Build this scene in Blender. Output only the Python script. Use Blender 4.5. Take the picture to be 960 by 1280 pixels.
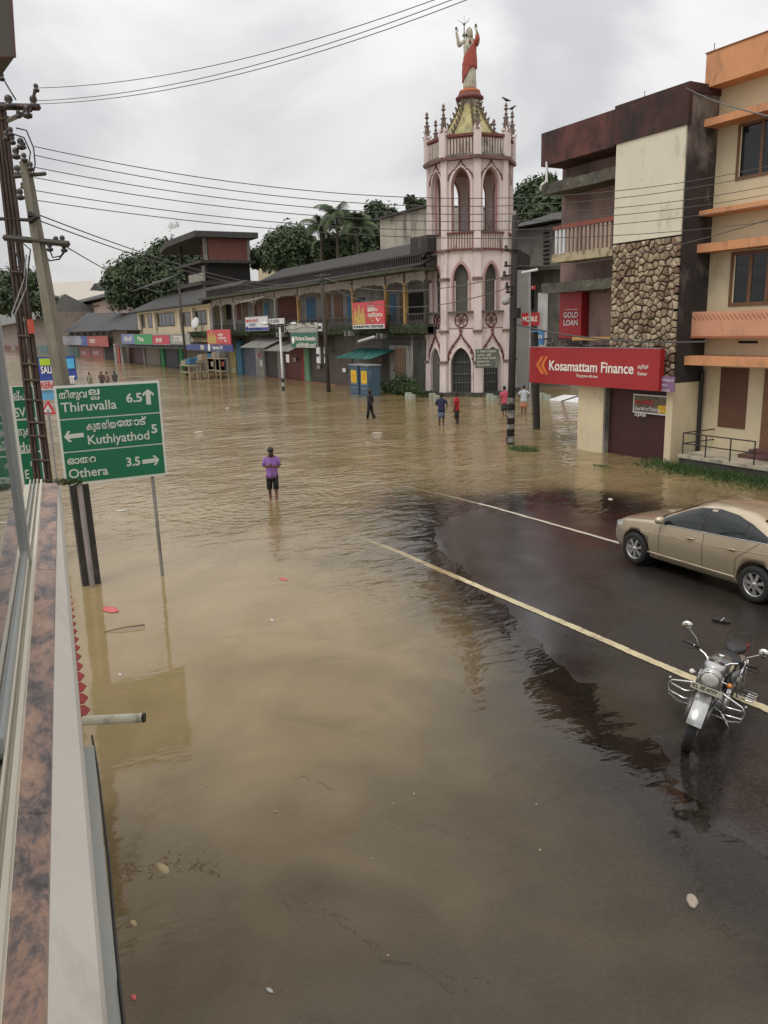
import bpy, bmesh, math, random
import numpy as np
from mathutils import Vector, Matrix, Euler, noise as mnoise
random.seed(7)
S = bpy.context.scene
COL = S.collection
for o in list(bpy.data.objects): bpy.data.objects.remove(o)

# ------------------------------------------------------------ camera
# world: x runs along the street (towards the right of the photo), y across it, z = 0 is the flood water level
F_PX, CAM_H, ROLL, AZ = 1000.0, 4.8, math.radians(1.6), math.radians(29)
PITCH = math.atan((640 - 409) * math.cos(ROLL) / F_PX)
F0 = np.array([-math.cos(AZ), math.sin(AZ), 0.]); R0 = np.array([math.sin(AZ), math.cos(AZ), 0.]); U0 = np.array([0, 0, 1.])
FW = F0 * math.cos(PITCH) - U0 * math.sin(PITCH)
UP = F0 * math.sin(PITCH) + U0 * math.cos(PITCH)
RC = R0 * math.cos(ROLL) - UP * math.sin(ROLL); UC = UP * math.cos(ROLL) + R0 * math.sin(ROLL)
CP = np.array([0, 0, CAM_H])
cam_d = bpy.data.cameras.new('camera'); cam = bpy.data.objects.new('camera', cam_d); COL.objects.link(cam)
m = Matrix(((RC[0], UC[0], -FW[0], 0), (RC[1], UC[1], -FW[1], 0), (RC[2], UC[2], -FW[2], CAM_H), (0, 0, 0, 1)))
cam.matrix_world = m
cam_d.sensor_fit = 'VERTICAL'; cam_d.sensor_height = 36; cam_d.lens = 36 * F_PX / 1280
cam_d.clip_start = 0.05; cam_d.clip_end = 6000
S.camera = cam
def ray(x, y): return FW + RC * (x - 480) / F_PX + UC * (640 - y) / F_PX
def G(x, y, z=0.):                       # point at height z
    r = ray(x, y); t = (z - CAM_H) / r[2]; return CP + r * t
def PY(x, y, Y):                         # point on the facade plane y = Y
    r = ray(x, y); return CP + r * (Y / r[1])
def PX(x, y, X):                         # point on the cross plane x = X
    r = ray(x, y); return CP + r * (X / r[0])
def PD(x, y, D):                         # point at forward distance D
    r = ray(x, y); return CP + r * (D / float(r @ F0))

# ------------------------------------------------------------ world and sun (overcast)
W = bpy.data.worlds.new('World'); S.world = W; W.use_nodes = True
nt = W.node_tree; nt.nodes.clear()
def N(t, typ, **kw):
    n = t.nodes.new(typ)
    for k, v in kw.items(): setattr(n, k, v)
    return n
out = N(nt, 'ShaderNodeOutputWorld'); mixs = N(nt, 'ShaderNodeMixShader')
sky = N(nt, 'ShaderNodeTexSky', sky_type='NISHITA'); sky.sun_disc = False
SUN_EL, SUN_AZ = math.radians(58), math.radians(-60)
sky.sun_elevation = SUN_EL; sky.sun_rotation = math.radians(90) - SUN_AZ
bg1 = N(nt, 'ShaderNodeBackground'); bg1.inputs[1].default_value = 0.1; nt.links.new(sky.outputs[0], bg1.inputs[0])
bg2 = N(nt, 'ShaderNodeBackground'); bg2.inputs[1].default_value = 1.0
tc = N(nt, 'ShaderNodeTexCoord'); mp = N(nt, 'ShaderNodeMapping'); mp.inputs['Scale'].default_value = (1, 1, 2.6); mp.inputs['Location'].default_value = (.35, .2, .1)
nt.links.new(tc.outputs['Generated'], mp.inputs[0])
no = N(nt, 'ShaderNodeTexNoise'); no.inputs['Scale'].default_value = 2.1; no.inputs['Detail'].default_value = 5; no.inputs['Roughness'].default_value = .5; no.inputs['Distortion'].default_value = .5
nt.links.new(mp.outputs[0], no.inputs[0])
cr = N(nt, 'ShaderNodeValToRGB'); cr.color_ramp.interpolation = 'EASE'
cr.color_ramp.elements[0].position = .36; cr.color_ramp.elements[0].color = (.47, .47, .485, 1)
cr.color_ramp.elements[1].position = .60; cr.color_ramp.elements[1].color = (.69, .68, .672, 1)
nt.links.new(no.outputs[0], cr.inputs[0])
sx = N(nt, 'ShaderNodeSeparateXYZ'); nt.links.new(tc.outputs['Generated'], sx.inputs[0])
mr = N(nt, 'ShaderNodeMapRange'); mr.inputs[1].default_value = 0; mr.inputs[2].default_value = 1; mr.inputs[3].default_value = .97; mr.inputs[4].default_value = 2.5
nt.links.new(sx.outputs[2], mr.inputs[0])
vm = N(nt, 'ShaderNodeVectorMath', operation='SCALE'); nt.links.new(cr.outputs[0], vm.inputs[0]); nt.links.new(mr.outputs[0], vm.inputs['Scale'])
nt.links.new(vm.outputs[0], bg2.inputs[0])
mixs.inputs[0].default_value = .93
nt.links.new(bg1.outputs[0], mixs.inputs[1]); nt.links.new(bg2.outputs[0], mixs.inputs[2]); nt.links.new(mixs.outputs[0], out.inputs[0])
sd = bpy.data.lights.new('sun', 'SUN'); sd.energy = 1.2; sd.angle = math.radians(25); sd.color = (1, .965, .9)
so = bpy.data.objects.new('sun', sd); COL.objects.link(so)
dsun = Vector((math.cos(SUN_EL) * math.cos(SUN_AZ), math.cos(SUN_EL) * math.sin(SUN_AZ), math.sin(SUN_EL)))
so.rotation_euler = dsun.to_track_quat('Z', 'Y').to_euler(); so.location = (0, -20, 60)
S.view_settings.view_transform = 'Standard'; S.view_settings.look = 'None'; S.view_settings.exposure = 0.03; S.view_settings.gamma = 1
S.render.engine = 'CYCLES'
S.cycles.max_bounces = 8; S.cycles.transparent_max_bounces = 12

# ------------------------------------------------------------ materials
MATS = {}
def mat(name, col, rough=.85, var=.18, scale=1.2, dirt=None, damt=.5, dscale=1.5, streak=3.0, bump=.15, bscale=25, metal=0., coat=0., spec=None, trans=None, emit=None):
    if name in MATS: return MATS[name]
    M = bpy.data.materials.new(name); M.use_nodes = True; t = M.node_tree; b = t.nodes['Principled BSDF']
    geo = N(t, 'ShaderNodeNewGeometry')
    n1 = N(t, 'ShaderNodeTexNoise'); n1.inputs['Scale'].default_value = scale; n1.inputs['Detail'].default_value = 6; n1.inputs['Roughness'].default_value = .62
    t.links.new(geo.outputs['Position'], n1.inputs['Vector'])
    r = N(t, 'ShaderNodeValToRGB'); r.color_ramp.elements[0].position = .3; r.color_ramp.elements[1].position = .7
    r.color_ramp.elements[0].color = tuple(c * (1 - var) for c in col) + (1,); r.color_ramp.elements[1].color = tuple(min(1, c * (1 + var * .7)) for c in col) + (1,)
    t.links.new(n1.outputs[0], r.inputs[0]); last = r.outputs[0]
    if dirt:
        mp = N(t, 'ShaderNodeMapping'); mp.inputs['Scale'].default_value = (1, 1, 1 / streak); t.links.new(geo.outputs['Position'], mp.inputs[0])
        n2 = N(t, 'ShaderNodeTexNoise'); n2.inputs['Scale'].default_value = dscale; n2.inputs['Detail'].default_value = 8; n2.inputs['Roughness'].default_value = .68
        t.links.new(mp.outputs[0], n2.inputs['Vector'])
        r2 = N(t, 'ShaderNodeValToRGB'); lo = .625 - .30 * damt
        r2.color_ramp.elements[0].position = lo; r2.color_ramp.elements[0].color = (0, 0, 0, 1); r2.color_ramp.elements[1].position = lo + .17; r2.color_ramp.elements[1].color = (.92, .92, .92, 1)
        t.links.new(n2.outputs[0], r2.inputs[0])
        mx = N(t, 'ShaderNodeMix', data_type='RGBA'); t.links.new(r2.outputs[0], mx.inputs[0]); t.links.new(last, mx.inputs[6]); mx.inputs[7].default_value = tuple(dirt) + (1,)
        last = mx.outputs[2]
    t.links.new(last, b.inputs['Base Color'])
    b.inputs['Roughness'].default_value = rough; b.inputs['Metallic'].default_value = metal
    if coat: b.inputs['Coat Weight'].default_value = coat; b.inputs['Coat Roughness'].default_value = .06
    if spec is not None: b.inputs['Specular IOR Level'].default_value = spec
    if emit: b.inputs['Emission Color'].default_value = tuple(emit) + (1,); b.inputs['Emission Strength'].default_value = 1
    if bump:
        n3 = N(t, 'ShaderNodeTexNoise'); n3.inputs['Scale'].default_value = bscale; n3.inputs['Detail'].default_value = 4; t.links.new(geo.outputs['Position'], n3.inputs['Vector'])
        bp = N(t, 'ShaderNodeBump'); bp.inputs['Strength'].default_value = bump; bp.inputs['Distance'].default_value = .02
        t.links.new(n3.outputs[0], bp.inputs['Height']); t.links.new(bp.outputs[0], b.inputs['Normal'])
    M.diffuse_color = tuple(col) + (1,)
    MATS[name] = M; return M
def glass(name, col=(.012, .014, .015), rough=.06):
    return mat(name, col, rough=rough, var=.2, bump=.03, bscale=3, spec=.55)

# ------------------------------------------------------------ mesh helpers
class MB:
    def __init__(s): s.v = []; s.f = []
    def add(s, vs, fs):
        k = len(s.v); s.v += [tuple(map(float, v)) for v in vs]; s.f += [tuple(i + k for i in f) for f in fs]; return s
    def box(s, x0, x1, y0, y1, z0, z1):
        if x0 > x1: x0, x1 = x1, x0
        if y0 > y1: y0, y1 = y1, y0
        if z0 > z1: z0, z1 = z1, z0
        return s.add([(x0, y0, z0), (x1, y0, z0), (x1, y1, z0), (x0, y1, z0), (x0, y0, z1), (x1, y0, z1), (x1, y1, z1), (x0, y1, z1)],
                     [(0, 3, 2, 1), (4, 5, 6, 7), (0, 1, 5, 4), (1, 2, 6, 5), (2, 3, 7, 6), (3, 0, 4, 7)])
    def obox(s, c, ax, ay, az):           # centre and three half axes
        c, ax, ay, az = map(Vector, (c, ax, ay, az)); P = []
        for k in (-1, 1):
            for (i, j) in ((-1, -1), (1, -1), (1, 1), (-1, 1)): P.append(c + ax * i + ay * j + az * k)
        return s.add(P, [(0, 3, 2, 1), (4, 5, 6, 7), (0, 1, 5, 4), (1, 2, 6, 5), (2, 3, 7, 6), (3, 0, 4, 7)])
    def poly(s, pts, o, ux, uz, d):       # polygon in the plane (ux, uz), extruded by the vector d
        o, ux, uz, d = map(Vector, (o, ux, uz, d)); n = len(pts)
        A = [o + ux * p[0] + uz * p[1] for p in pts]; B = [a + d for a in A]
        return s.add(A + B, [tuple(range(n)), tuple(range(2 * n - 1, n - 1, -1))] + [(i, i + n, (i + 1) % n + n, (i + 1) % n) for i in range(n)])
    def tube(s, pts, r, n=8, cap=True):
        pts = [Vector(p) for p in pts]; R = r if isinstance(r, (list, tuple)) else [r] * len(pts); k0 = len(s.v); vs = []; prev = None
        for i, p in enumerate(pts):
            t = (pts[min(i + 1, len(pts) - 1)] - pts[max(i - 1, 0)]).normalized()
            a = prev if prev is not None else (Vector((0, 0, 1)) if abs(t.z) < .9 else Vector((1, 0, 0)))
            a = (a - t * a.dot(t)).normalized(); prev = a; b = t.cross(a)
            for j in range(n):
                q = 2 * math.pi * j / n; vs.append(p + (a * math.cos(q) + b * math.sin(q)) * R[i])
        fs = []
        for i in range(len(pts) - 1):
            for j in range(n): fs.append((i * n + j, i * n + (j + 1) % n, (i + 1) * n + (j + 1) % n, (i + 1) * n + j))
        if cap: fs += [tuple(range(n - 1, -1, -1)), tuple(range((len(pts) - 1) * n, len(pts) * n))]
        return s.add(vs, fs)
    def lathe(s, prof, c=(0, 0, 0), n=12, axis=None, rot=0., cap=True):      # prof: (radius, height)
        c = Vector(c); az = Vector(axis).normalized() if axis is not None else Vector((0, 0, 1))
        ax = (Vector((1, 0, 0)) if abs(az.x) < .9 else Vector((0, 1, 0))); ax = (ax - az * ax.dot(az)).normalized(); ay = az.cross(ax)
        vs = [c + az * h + (ax * math.cos(rot + 2 * math.pi * j / n) + ay * math.sin(rot + 2 * math.pi * j / n)) * r for r, h in prof for j in range(n)]
        fs = [(i * n + j, i * n + (j + 1) % n, (i + 1) * n + (j + 1) % n, (i + 1) * n + j) for i in range(len(prof) - 1) for j in range(n)]
        if cap: fs += [tuple(range(n - 1, -1, -1)), tuple(range((len(prof) - 1) * n, len(prof) * n))]
        return s.add(vs, fs)
    def loft(s, rings):                   # rings: list of equal-length point lists
        n = len(rings[0]); vs = [p for r in rings for p in r]
        fs = [(i * n + j, i * n + (j + 1) % n, (i + 1) * n + (j + 1) % n, (i + 1) * n + j) for i in range(len(rings) - 1) for j in range(n)]
        fs += [tuple(range(n - 1, -1, -1)), tuple(range((len(rings) - 1) * n, len(rings) * n))]
        return s.add(vs, fs)
    def ell(s, secs, n=12):               # secs: (cx, cy, cz, rx, ry) horizontal ellipses
        return s.loft([[(cx + rx * math.cos(2 * math.pi * j / n), cy + ry * math.sin(2 * math.pi * j / n), cz) for j in range(n)] for cx, cy, cz, rx, ry in secs])
    def ball(s, c, r, n=10, m=6):
        rx, ry, rz = r if isinstance(r, (list, tuple)) else (r, r, r)
        return s.ell([(c[0], c[1], c[2] + rz * math.sin(-1.45 + 2.9 * i / m), max(.04, math.cos(-1.45 + 2.9 * i / m)) * rx, max(.04, math.cos(-1.45 + 2.9 * i / m)) * ry) for i in range(m + 1)], n)
    def grid(s, P):
        h, w = len(P), len(P[0])
        return s.add([p for r in P for p in r], [(i * w + j, i * w + j + 1, (i + 1) * w + j + 1, (i + 1) * w + j) for i in range(h - 1) for j in range(w - 1)])
    def mesh(s, name, M, smooth=False, fix=True):
        me = bpy.data.meshes.new(name); me.from_pydata(s.v, [], s.f)
        if fix:
            bm = bmesh.new(); bm.from_mesh(me); bmesh.ops.recalc_face_normals(bm, faces=bm.faces); bm.to_mesh(me); bm.free()
        if smooth: me.shade_smooth()
        if M: me.materials.append(M)
        return me
    def build(s, name, M, parent=None, label=None, smooth=False, stuff=False, fix=True):
        return link(name, s.mesh(name, M, smooth, fix), parent, label, stuff)
def link(name, me, parent=None, label=None, stuff=False):
    o = bpy.data.objects.new(name, me); COL.objects.link(o)
    if parent is not None:
        o.parent = parent
        if parent.get('_w'): o.matrix_parent_inverse = parent_inv(parent)
    if label: o['label'] = label
    if stuff: o['kind'] = 'stuff'
    return o
def parent_inv(p):
    q = p
    while q.parent is not None: q = q.parent
    return (Matrix.Translation(q.location)).inverted() if p is q else Matrix.Identity(4)
def thing(name, label, cat, loc=(0, 0, 0), group=None, local=False, rot=None):
    o = bpy.data.objects.new(name, None); COL.objects.link(o); o.location = tuple(map(float, loc)); o.empty_display_size = .2
    if rot is not None: o.rotation_euler = rot
    o['label'] = label; o['category'] = cat
    if group: o['group'] = group
    if not local: o['_w'] = 1
    return o
def single(o, label, cat, group=None):
    o['label'] = label; o['category'] = cat
    if group: o['group'] = group
    return o
def struct(o): o['kind'] = 'structure'; return o
def copy_tree(o, parent=None):
    c = o.copy(); COL.objects.link(c); c.parent = parent
    if parent is not None: c.matrix_parent_inverse = o.matrix_parent_inverse
    for ch in o.children: copy_tree(ch, c)
    return c
def evalmesh(o, name):
    dg = bpy.context.evaluated_depsgraph_get(); dg.update()
    me = bpy.data.meshes.new_from_object(o.evaluated_get(dg)); me.name = name; return me
def text(name, body, size, M, parent, loc, face='y', bold=.0, align='LEFT', ext=.004, sx=1., rot=None, label=None, shear=0):
    c = bpy.data.curves.new('t', 'FONT'); c.body = body; c.size = size; c.extrude = ext; c.offset = bold; c.align_x = align; c.align_y = 'CENTER'; c.resolution_u = 3; c.shear = shear
    if face == 'x' and not body.isascii(): c.bevel_depth = size * .034; c.bevel_resolution = 0; c.extrude = 0
    o = bpy.data.objects.new('t', c); COL.objects.link(o)
    me = evalmesh(o, name); bpy.data.objects.remove(o)
    if rot is None: rot = Euler((math.pi / 2, 0, 0)) if face == 'y' else Euler((math.pi / 2, 0, math.pi / 2))
    me.transform(Matrix.Translation(Vector(loc)) @ (rot.to_matrix().to_4x4() if isinstance(rot, Euler) else rot) @ Matrix.Diagonal((sx, 1, 1, 1)))
    me.materials.clear(); me.materials.append(M)
    return link(name, me, parent, label)

# ------------------------------------------------------------ ground, road, flood water
CTRL = [(-15.08,8.54,-.022),(-17.2,11.45,-.012),(-18.35,12.92,-.02),(-16,14.3,-.01),(-14.6,14.9,-.01),(-13.9,15.9,-.015),(-11.7,16.9,-.015),(-13.1,7.58,-.035),(-11,7.34,-.018),(-9.5,7.57,-.004),
 (-7.84,6.9,.0),(-6.5,6.1,-.01),(-5.67,6.9,.02),(-4.5,6.87,.04),(-5.2,5.6,-.035),(-3.9,6.1,.0),(-3.8,2.8,-.022),(-4.3,3.9,-.025),(-7.35,2.25,-.15),(-8.5,3.7,-.2),(-6.9,4.8,-.045),(-6.2,3.9,-.06),(-7.6,5.3,-.055),(-5.2,2.3,-.05),(-6.7,1.25,-.08),(-6.3,1.9,-.08),(-5.6,1.4,-.05),(-4.8,1.06,-.035),
 (-5.6,3.0,-.055),(-5.0,4.4,-.025),(-3,1,-.02),(-4.1,2.0,-.028),(-4.6,3.2,-.03),(-3,4.6,-.03),(-2,3,-.012),(-10,10.5,.09),(-13,11,.03),(-7,11,.13),(-5,9,.11),(0,9,.17),(-12,9,.03),(-14.5,10.5,.03),(-15.8,12.8,.03),(-16.2,11.,.01),(-13.5,13,.03),(-10,13.5,.08),(-6,14,.1),(3,12,.17),(-20,8,-.22),(-20,14,-.14),(-14,18.2,-.12),(-11,19,-.1),(-18,19,-.25),
 (-25,15,-.4),(-30,10,-.5),(-15,3,-.5),(-12,5,-.32),(-11,2,-.4),(-10,-1,-.4),(-6,-2,-.2),(0,-2,-.1),(-22,4,-.5),(-40,20,-.5),(-24,21,-.35),(-5,20,-.1),(0,4,0.),(4,6,.1),(-8.5,9,.06),(-13,6.2,-.17),(-16.5,7,-.2),(-10,5.6,-.15),(-17.5,9.5,-.06)]
CT = np.array(CTRL)
def height(x, y):
    x = np.asarray(x, float); y = np.asarray(y, float)
    d2 = (x[..., None] - CT[:, 0]) ** 2 + (y[..., None] - CT[:, 1]) ** 2
    w = np.exp(-d2 / 2.4) + .004 / (d2 + 1) ** 1.6
    z = (w * CT[:, 2]).sum(-1) / w.sum(-1)
    far = np.clip((np.hypot(x + 8, y - 8) - 22) / 20, 0, 1)
    z = z * (1 - far) - .6 * far
    z = z + .003 * np.sin(x * 1.3 + 1.1 * np.sin(y * 1.3)) * np.cos(y * 1.9 + np.sin(x * 1.1)) + .003 * np.sin(x * 5.1 + y * 2.2) * np.sin(y * 4.3 - x * 1.9) + .002 * np.sin(x * 9.7 - y * 6.1) * np.sin(y * 11.3 + x * 3.9)
    return z
def hz(x, y): return float(height(np.array([x]), np.array([y]))[0])
def axis_pts(lo, a, b, hi, step):
    mid = list(np.arange(a, b + 1e-6, step)); L = []; s = step; v = a
    while v > lo: s *= 1.22; v -= s; L.append(max(v, lo))
    R = []; s = step; v = b
    while v < hi: s *= 1.22; v += s; R.append(min(v, hi))
    return np.array(L[::-1] + mid + R)
def sheet(name, xs, ys, zf, M, attrs=None):
    X, Y = np.meshgrid(xs, ys); Z = zf(X, Y); h, w = X.shape
    co = np.stack([X, Y, Z], -1).reshape(-1, 3)
    i = np.arange(h * w).reshape(h, w); f = np.stack([i[:-1, :-1], i[:-1, 1:], i[1:, 1:], i[1:, :-1]], -1).reshape(-1, 4)
    me = bpy.data.meshes.new(name); me.vertices.add(len(co)); me.vertices.foreach_set('co', co.ravel())
    me.loops.add(f.size); me.loops.foreach_set('vertex_index', f.ravel()); me.polygons.add(len(f)); me.polygons.foreach_set('loop_start', np.arange(0, f.size, 4)); me.polygons.foreach_set('loop_total', np.full(len(f), 4))
    me.update(); me.validate(); me.shade_smooth(); me.materials.append(M)
    for k, fn in (attrs or {}).items():
        a = me.attributes.new(k, 'FLOAT', 'POINT'); a.data.foreach_set('value', fn(X, Y).ravel().astype(np.float32))
    return struct(link(name, me))
# wet asphalt
def wet_asphalt():
    M = mat('wet_asphalt', (.024, .019, .016), rough=.30, var=.75, scale=26, dirt=(.034, .027, .021), damt=.3, dscale=.9, streak=1, bump=0, spec=.36)
    t = M.node_tree; b = t.nodes['Principled BSDF']; geo = N(t, 'ShaderNodeNewGeometry')
    n = N(t, 'ShaderNodeTexNoise'); n.inputs['Scale'].default_value = .55; n.inputs['Detail'].default_value = 5; n.inputs['Distortion'].default_value = .6; t.links.new(geo.outputs['Position'], n.inputs['Vector'])
    r = N(t, 'ShaderNodeMapRange'); r.inputs[1].default_value = .36; r.inputs[2].default_value = .68; r.inputs[3].default_value = .22; r.inputs[4].default_value = .40; t.links.new(n.outputs[0], r.inputs[0])
    sz_ = N(t, 'ShaderNodeSeparateXYZ'); t.links.new(geo.outputs['Position'], sz_.inputs[0]); wet = N(t, 'ShaderNodeMapRange'); wet.inputs[1].default_value = .004; wet.inputs[2].default_value = .05; wet.inputs[3].default_value = .3; wet.inputs[4].default_value = 1.; t.links.new(sz_.outputs[2], wet.inputs[0])
    mw = N(t, 'ShaderNodeMath', operation='MULTIPLY'); t.links.new(r.outputs[0], mw.inputs[0]); t.links.new(wet.outputs[0], mw.inputs[1]); mw2 = N(t, 'ShaderNodeMath', operation='ADD'); t.links.new(mw.outputs[0], mw2.inputs[0]); mw2.inputs[1].default_value = .03; t.links.new(mw2.outputs[0], b.inputs['Roughness'])
    g = N(t, 'ShaderNodeTexNoise'); g.inputs['Scale'].default_value = 55; g.inputs['Detail'].default_value = 3; t.links.new(geo.outputs['Position'], g.inputs['Vector'])
    v = N(t, 'ShaderNodeTexVoronoi'); v.inputs['Scale'].default_value = 70; t.links.new(geo.outputs['Position'], v.inputs['Vector'])
    ad = N(t, 'ShaderNodeMath', operation='ADD'); t.links.new(g.outputs[0], ad.inputs[0]); t.links.new(v.outputs['Distance'], ad.inputs[1])
    r2 = N(t, 'ShaderNodeMapRange'); r2.inputs[1].default_value = .36; r2.inputs[2].default_value = .62; r2.inputs[3].default_value = .08; r2.inputs[4].default_value = .4; t.links.new(n.outputs[0], r2.inputs[0])
    bp = N(t, 'ShaderNodeBump'); bp.inputs['Distance'].default_value = .006; t.links.new(ad.outputs[0], bp.inputs['Height']); mb_ = N(t, 'ShaderNodeMath', operation='MULTIPLY'); t.links.new(r2.outputs[0], mb_.inputs[0]); t.links.new(wet.outputs[0], mb_.inputs[1]); t.links.new(mb_.outputs[0], bp.inputs['Strength']); t.links.new(bp.outputs[0], b.inputs['Normal'])
    return M
ASPH = wet_asphalt()
SILT = mat('silty_ground', (.15, .12, .085), rough=.9, var=.3, scale=.6)
sheet('ground', axis_pts(-2600, -30, 6, 900, .6), axis_pts(-900, -3, 24, 2600, .6), lambda X, Y: height(X, Y) - .012 - .05 * np.clip((np.abs(Y - 8.5) - 6) / 2, 0, 1), SILT)
sheet('road', axis_pts(-240, -24, 5, 60, .2), np.arange(-1.6, 17.41, .2), lambda X, Y: height(X, Y), ASPH)
# worn painted lines: strips lying on the road, their edges broken by wear
def painted_line(name, y0, x0, x1, w, M, wob=0.):
    mb = MB(); xs = np.arange(x0, x1, .04); rows = []
    for i, x in enumerate(xs):
        cy = y0 + wob * (x - x0)
        a = w / 2 * (1 - .3 * max(0, mnoise.noise(Vector((x * 9, 3, 1)))) - .12 * random.random()); c = w / 2 * (1 - .3 * max(0, mnoise.noise(Vector((x * 11, 9, 4)))) - .12 * random.random())
        rows.append([(x, cy - a, 0), (x, cy, 0), (x, cy + c, 0)])
    P = np.array(rows).reshape(-1, 3); P[:, 2] = height(P[:, 0], P[:, 1]) + .009
    mb.grid(P.reshape(len(xs), 3, 3).tolist()); o = mb.build(name, M, fix=False); return struct(o)
yl = mat('yellow_line_paint', (.44, .33, .15), rough=.42, var=.2, scale=6, dirt=(.10, .08, .05), damt=.22, dscale=7, streak=1, bump=.1)
wl = mat('white_line_paint', (.50, .45, .36), rough=.42, var=.15, scale=6, dirt=(.10, .085, .07), damt=.32, dscale=7, streak=1, bump=.1)
painted_line('centre_line', 8.47, -30, 5, .15, mat('centre_line_paint', (.50, .42, .26), rough=.4, var=.2, scale=5, dirt=(.10, .08, .06), damt=.25, dscale=6, streak=1, bump=.1))
painted_line('edge_line', 12.72, -30, 5, .12, wl)
# flood water: muddy body that hides what lies deeper, clear film where shallow, mirror surface
def water_mat():
    M = bpy.data.materials.new('flood_water'); M.use_nodes = True; t = M.node_tree; t.nodes.clear(); L = t.links.new
    out = N(t, 'ShaderNodeOutputMaterial'); geo = N(t, 'ShaderNodeNewGeometry')
    dep = N(t, 'ShaderNodeAttribute', attribute_name='depth'); wav = N(t, 'ShaderNodeAttribute', attribute_name='wave')
    def mth(op, a, b=None, c=None):
        n = N(t, 'ShaderNodeMath', operation=op)
        for i, v in enumerate((a, b, c)):
            if v is None: continue
            if isinstance(v, (int, float)): n.inputs[i].default_value = v
            else: L(v, n.inputs[i])
        return n.outputs[0]
    nz = N(t, 'ShaderNodeTexNoise'); nz.inputs['Scale'].default_value = .5; nz.inputs['Detail'].default_value = 9; nz.inputs['Roughness'].default_value = .6; nz.inputs['Distortion'].default_value = 1.4; L(geo.outputs['Position'], nz.inputs['Vector'])
    k = mth('MULTIPLY', mth('MAXIMUM', mth('SUBTRACT', dep.outputs['Fac'], .014), 0.), mth('MULTIPLY_ADD', nz.outputs[0], -22., -1.))      # sediment varies from place to place
    murk = mth('SUBTRACT', 1., mth('POWER', 2.718, k)); murk = mth('MINIMUM', murk, .985)
    tint = N(t, 'ShaderNodeValToRGB'); tint.color_ramp.elements[0].position = .35; tint.color_ramp.elements[0].color = (.208, .150, .070, 1); tint.color_ramp.elements[1].position = .68; tint.color_ramp.elements[1].color = (.280, .208, .106, 1)
    nz2 = N(t, 'ShaderNodeTexNoise'); nz2.inputs['Scale'].default_value = .28; nz2.inputs['Detail'].default_value = 9; nz2.inputs['Roughness'].default_value = .6; nz2.inputs['Distortion'].default_value = 1.2; L(geo.outputs['Position'], nz2.inputs['Vector']); L(nz2.outputs[0], tint.inputs[0])
    dif = N(t, 'ShaderNodeBsdfDiffuse'); L(tint.outputs[0], dif.inputs[0])
    tr = N(t, 'ShaderNodeBsdfTransparent'); tr.inputs[0].default_value = (.93, .9, .84, 1)
    m1 = N(t, 'ShaderNodeMixShader'); L(murk, m1.inputs[0]); L(tr.outputs[0], m1.inputs[1]); L(dif.outputs[0], m1.inputs[2])
    # ripples
    def noise(sc, det, map_, dist=0., rough=.5):
        mp = N(t, 'ShaderNodeMapping'); mp.inputs['Scale'].default_value = map_; mp.inputs['Rotation'].default_value = (0, 0, .45); L(geo.outputs['Position'], mp.inputs[0])
        n = N(t, 'ShaderNodeTexNoise'); n.inputs['Scale'].default_value = sc; n.inputs['Detail'].default_value = det; n.inputs['Distortion'].default_value = dist; n.inputs['Roughness'].default_value = rough; L(mp.outputs[0], n.inputs['Vector']); return n.outputs[0]
    big = noise(.9, 3, (1.5, .8, 1), .6); mid = noise(3.0, 3, (1.5, .7, 1), .4); fine = noise(11, 2, (1.3, .8, 1), .3)
    msk = noise(.18, 3, (1, 1, 1)); mask = N(t, 'ShaderNodeMapRange'); mask.inputs[1].default_value = .35; mask.inputs[2].default_value = .65; mask.inputs[3].default_value = .35; mask.inputs[4].default_value = 1.25; L(msk, mask.inputs[0])
    # rings round the wading man
    rings = None
    for (cx, cy, rad, sc) in RINGS:
        mp = N(t, 'ShaderNodeMapping'); mp.inputs['Location'].default_value = (-cx, -cy, 0); L(geo.outputs['Position'], mp.inputs[0])
        wt = N(t, 'ShaderNodeTexWave', wave_type='RINGS', rings_direction='SPHERICAL', wave_profile='SIN'); wt.inputs['Scale'].default_value = sc; wt.inputs['Distortion'].default_value = 5.5; wt.inputs['Detail'].default_value = 2; wt.inputs['Detail Scale'].default_value = .9; L(mp.outputs[0], wt.inputs['Vector'])
        ln = N(t, 'ShaderNodeVectorMath', operation='LENGTH'); L(mp.outputs[0], ln.inputs[0])
        f = N(t, 'ShaderNodeMapRange'); f.inputs[1].default_value = 0; f.inputs[2].default_value = rad; f.inputs[3].default_value = 1; f.inputs[4].default_value = 0; L(ln.outputs['Value'], f.inputs[0])
        v = mth('MULTIPLY', wt.outputs['Fac'], f.outputs[0]); rings = v if rings is None else mth('ADD', rings, v)
    w = mth('MULTIPLY', wav.outputs['Fac'], mask.outputs[0])
    h = mth('ADD', mth('MULTIPLY', mth('MULTIPLY_ADD', big, .078, mth('MULTIPLY', mid, .042)), w), mth('MULTIPLY', mth('MULTIPLY', fine, .0034), mth('ADD', w, .16)))
    h = mth('ADD', h, mth('MULTIPLY', mth('MULTIPLY', rings, .008), mth('MINIMUM', mth('ADD', wav.outputs['Fac'], .4), 1.)))
    h = mth('ADD', h, mth('MULTIPLY', big, .0075)); h = mth('ADD', h, mth('MULTIPLY', mid, .0026))
    bp = N(t, 'ShaderNodeBump'); bp.inputs['Strength'].default_value = 1; bp.inputs['Distance'].default_value = 1.; L(h, bp.inputs['Height'])
    gl = N(t, 'ShaderNodeBsdfGlossy'); gl.inputs['Roughness'].default_value = .04; gl.inputs[0].default_value = (.95, .93, .9, 1); L(bp.outputs[0], gl.inputs['Normal'])
    fr = N(t, 'ShaderNodeFresnel'); fr.inputs['IOR'].default_value = 1.36; L(bp.outputs[0], fr.inputs['Normal'])
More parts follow.
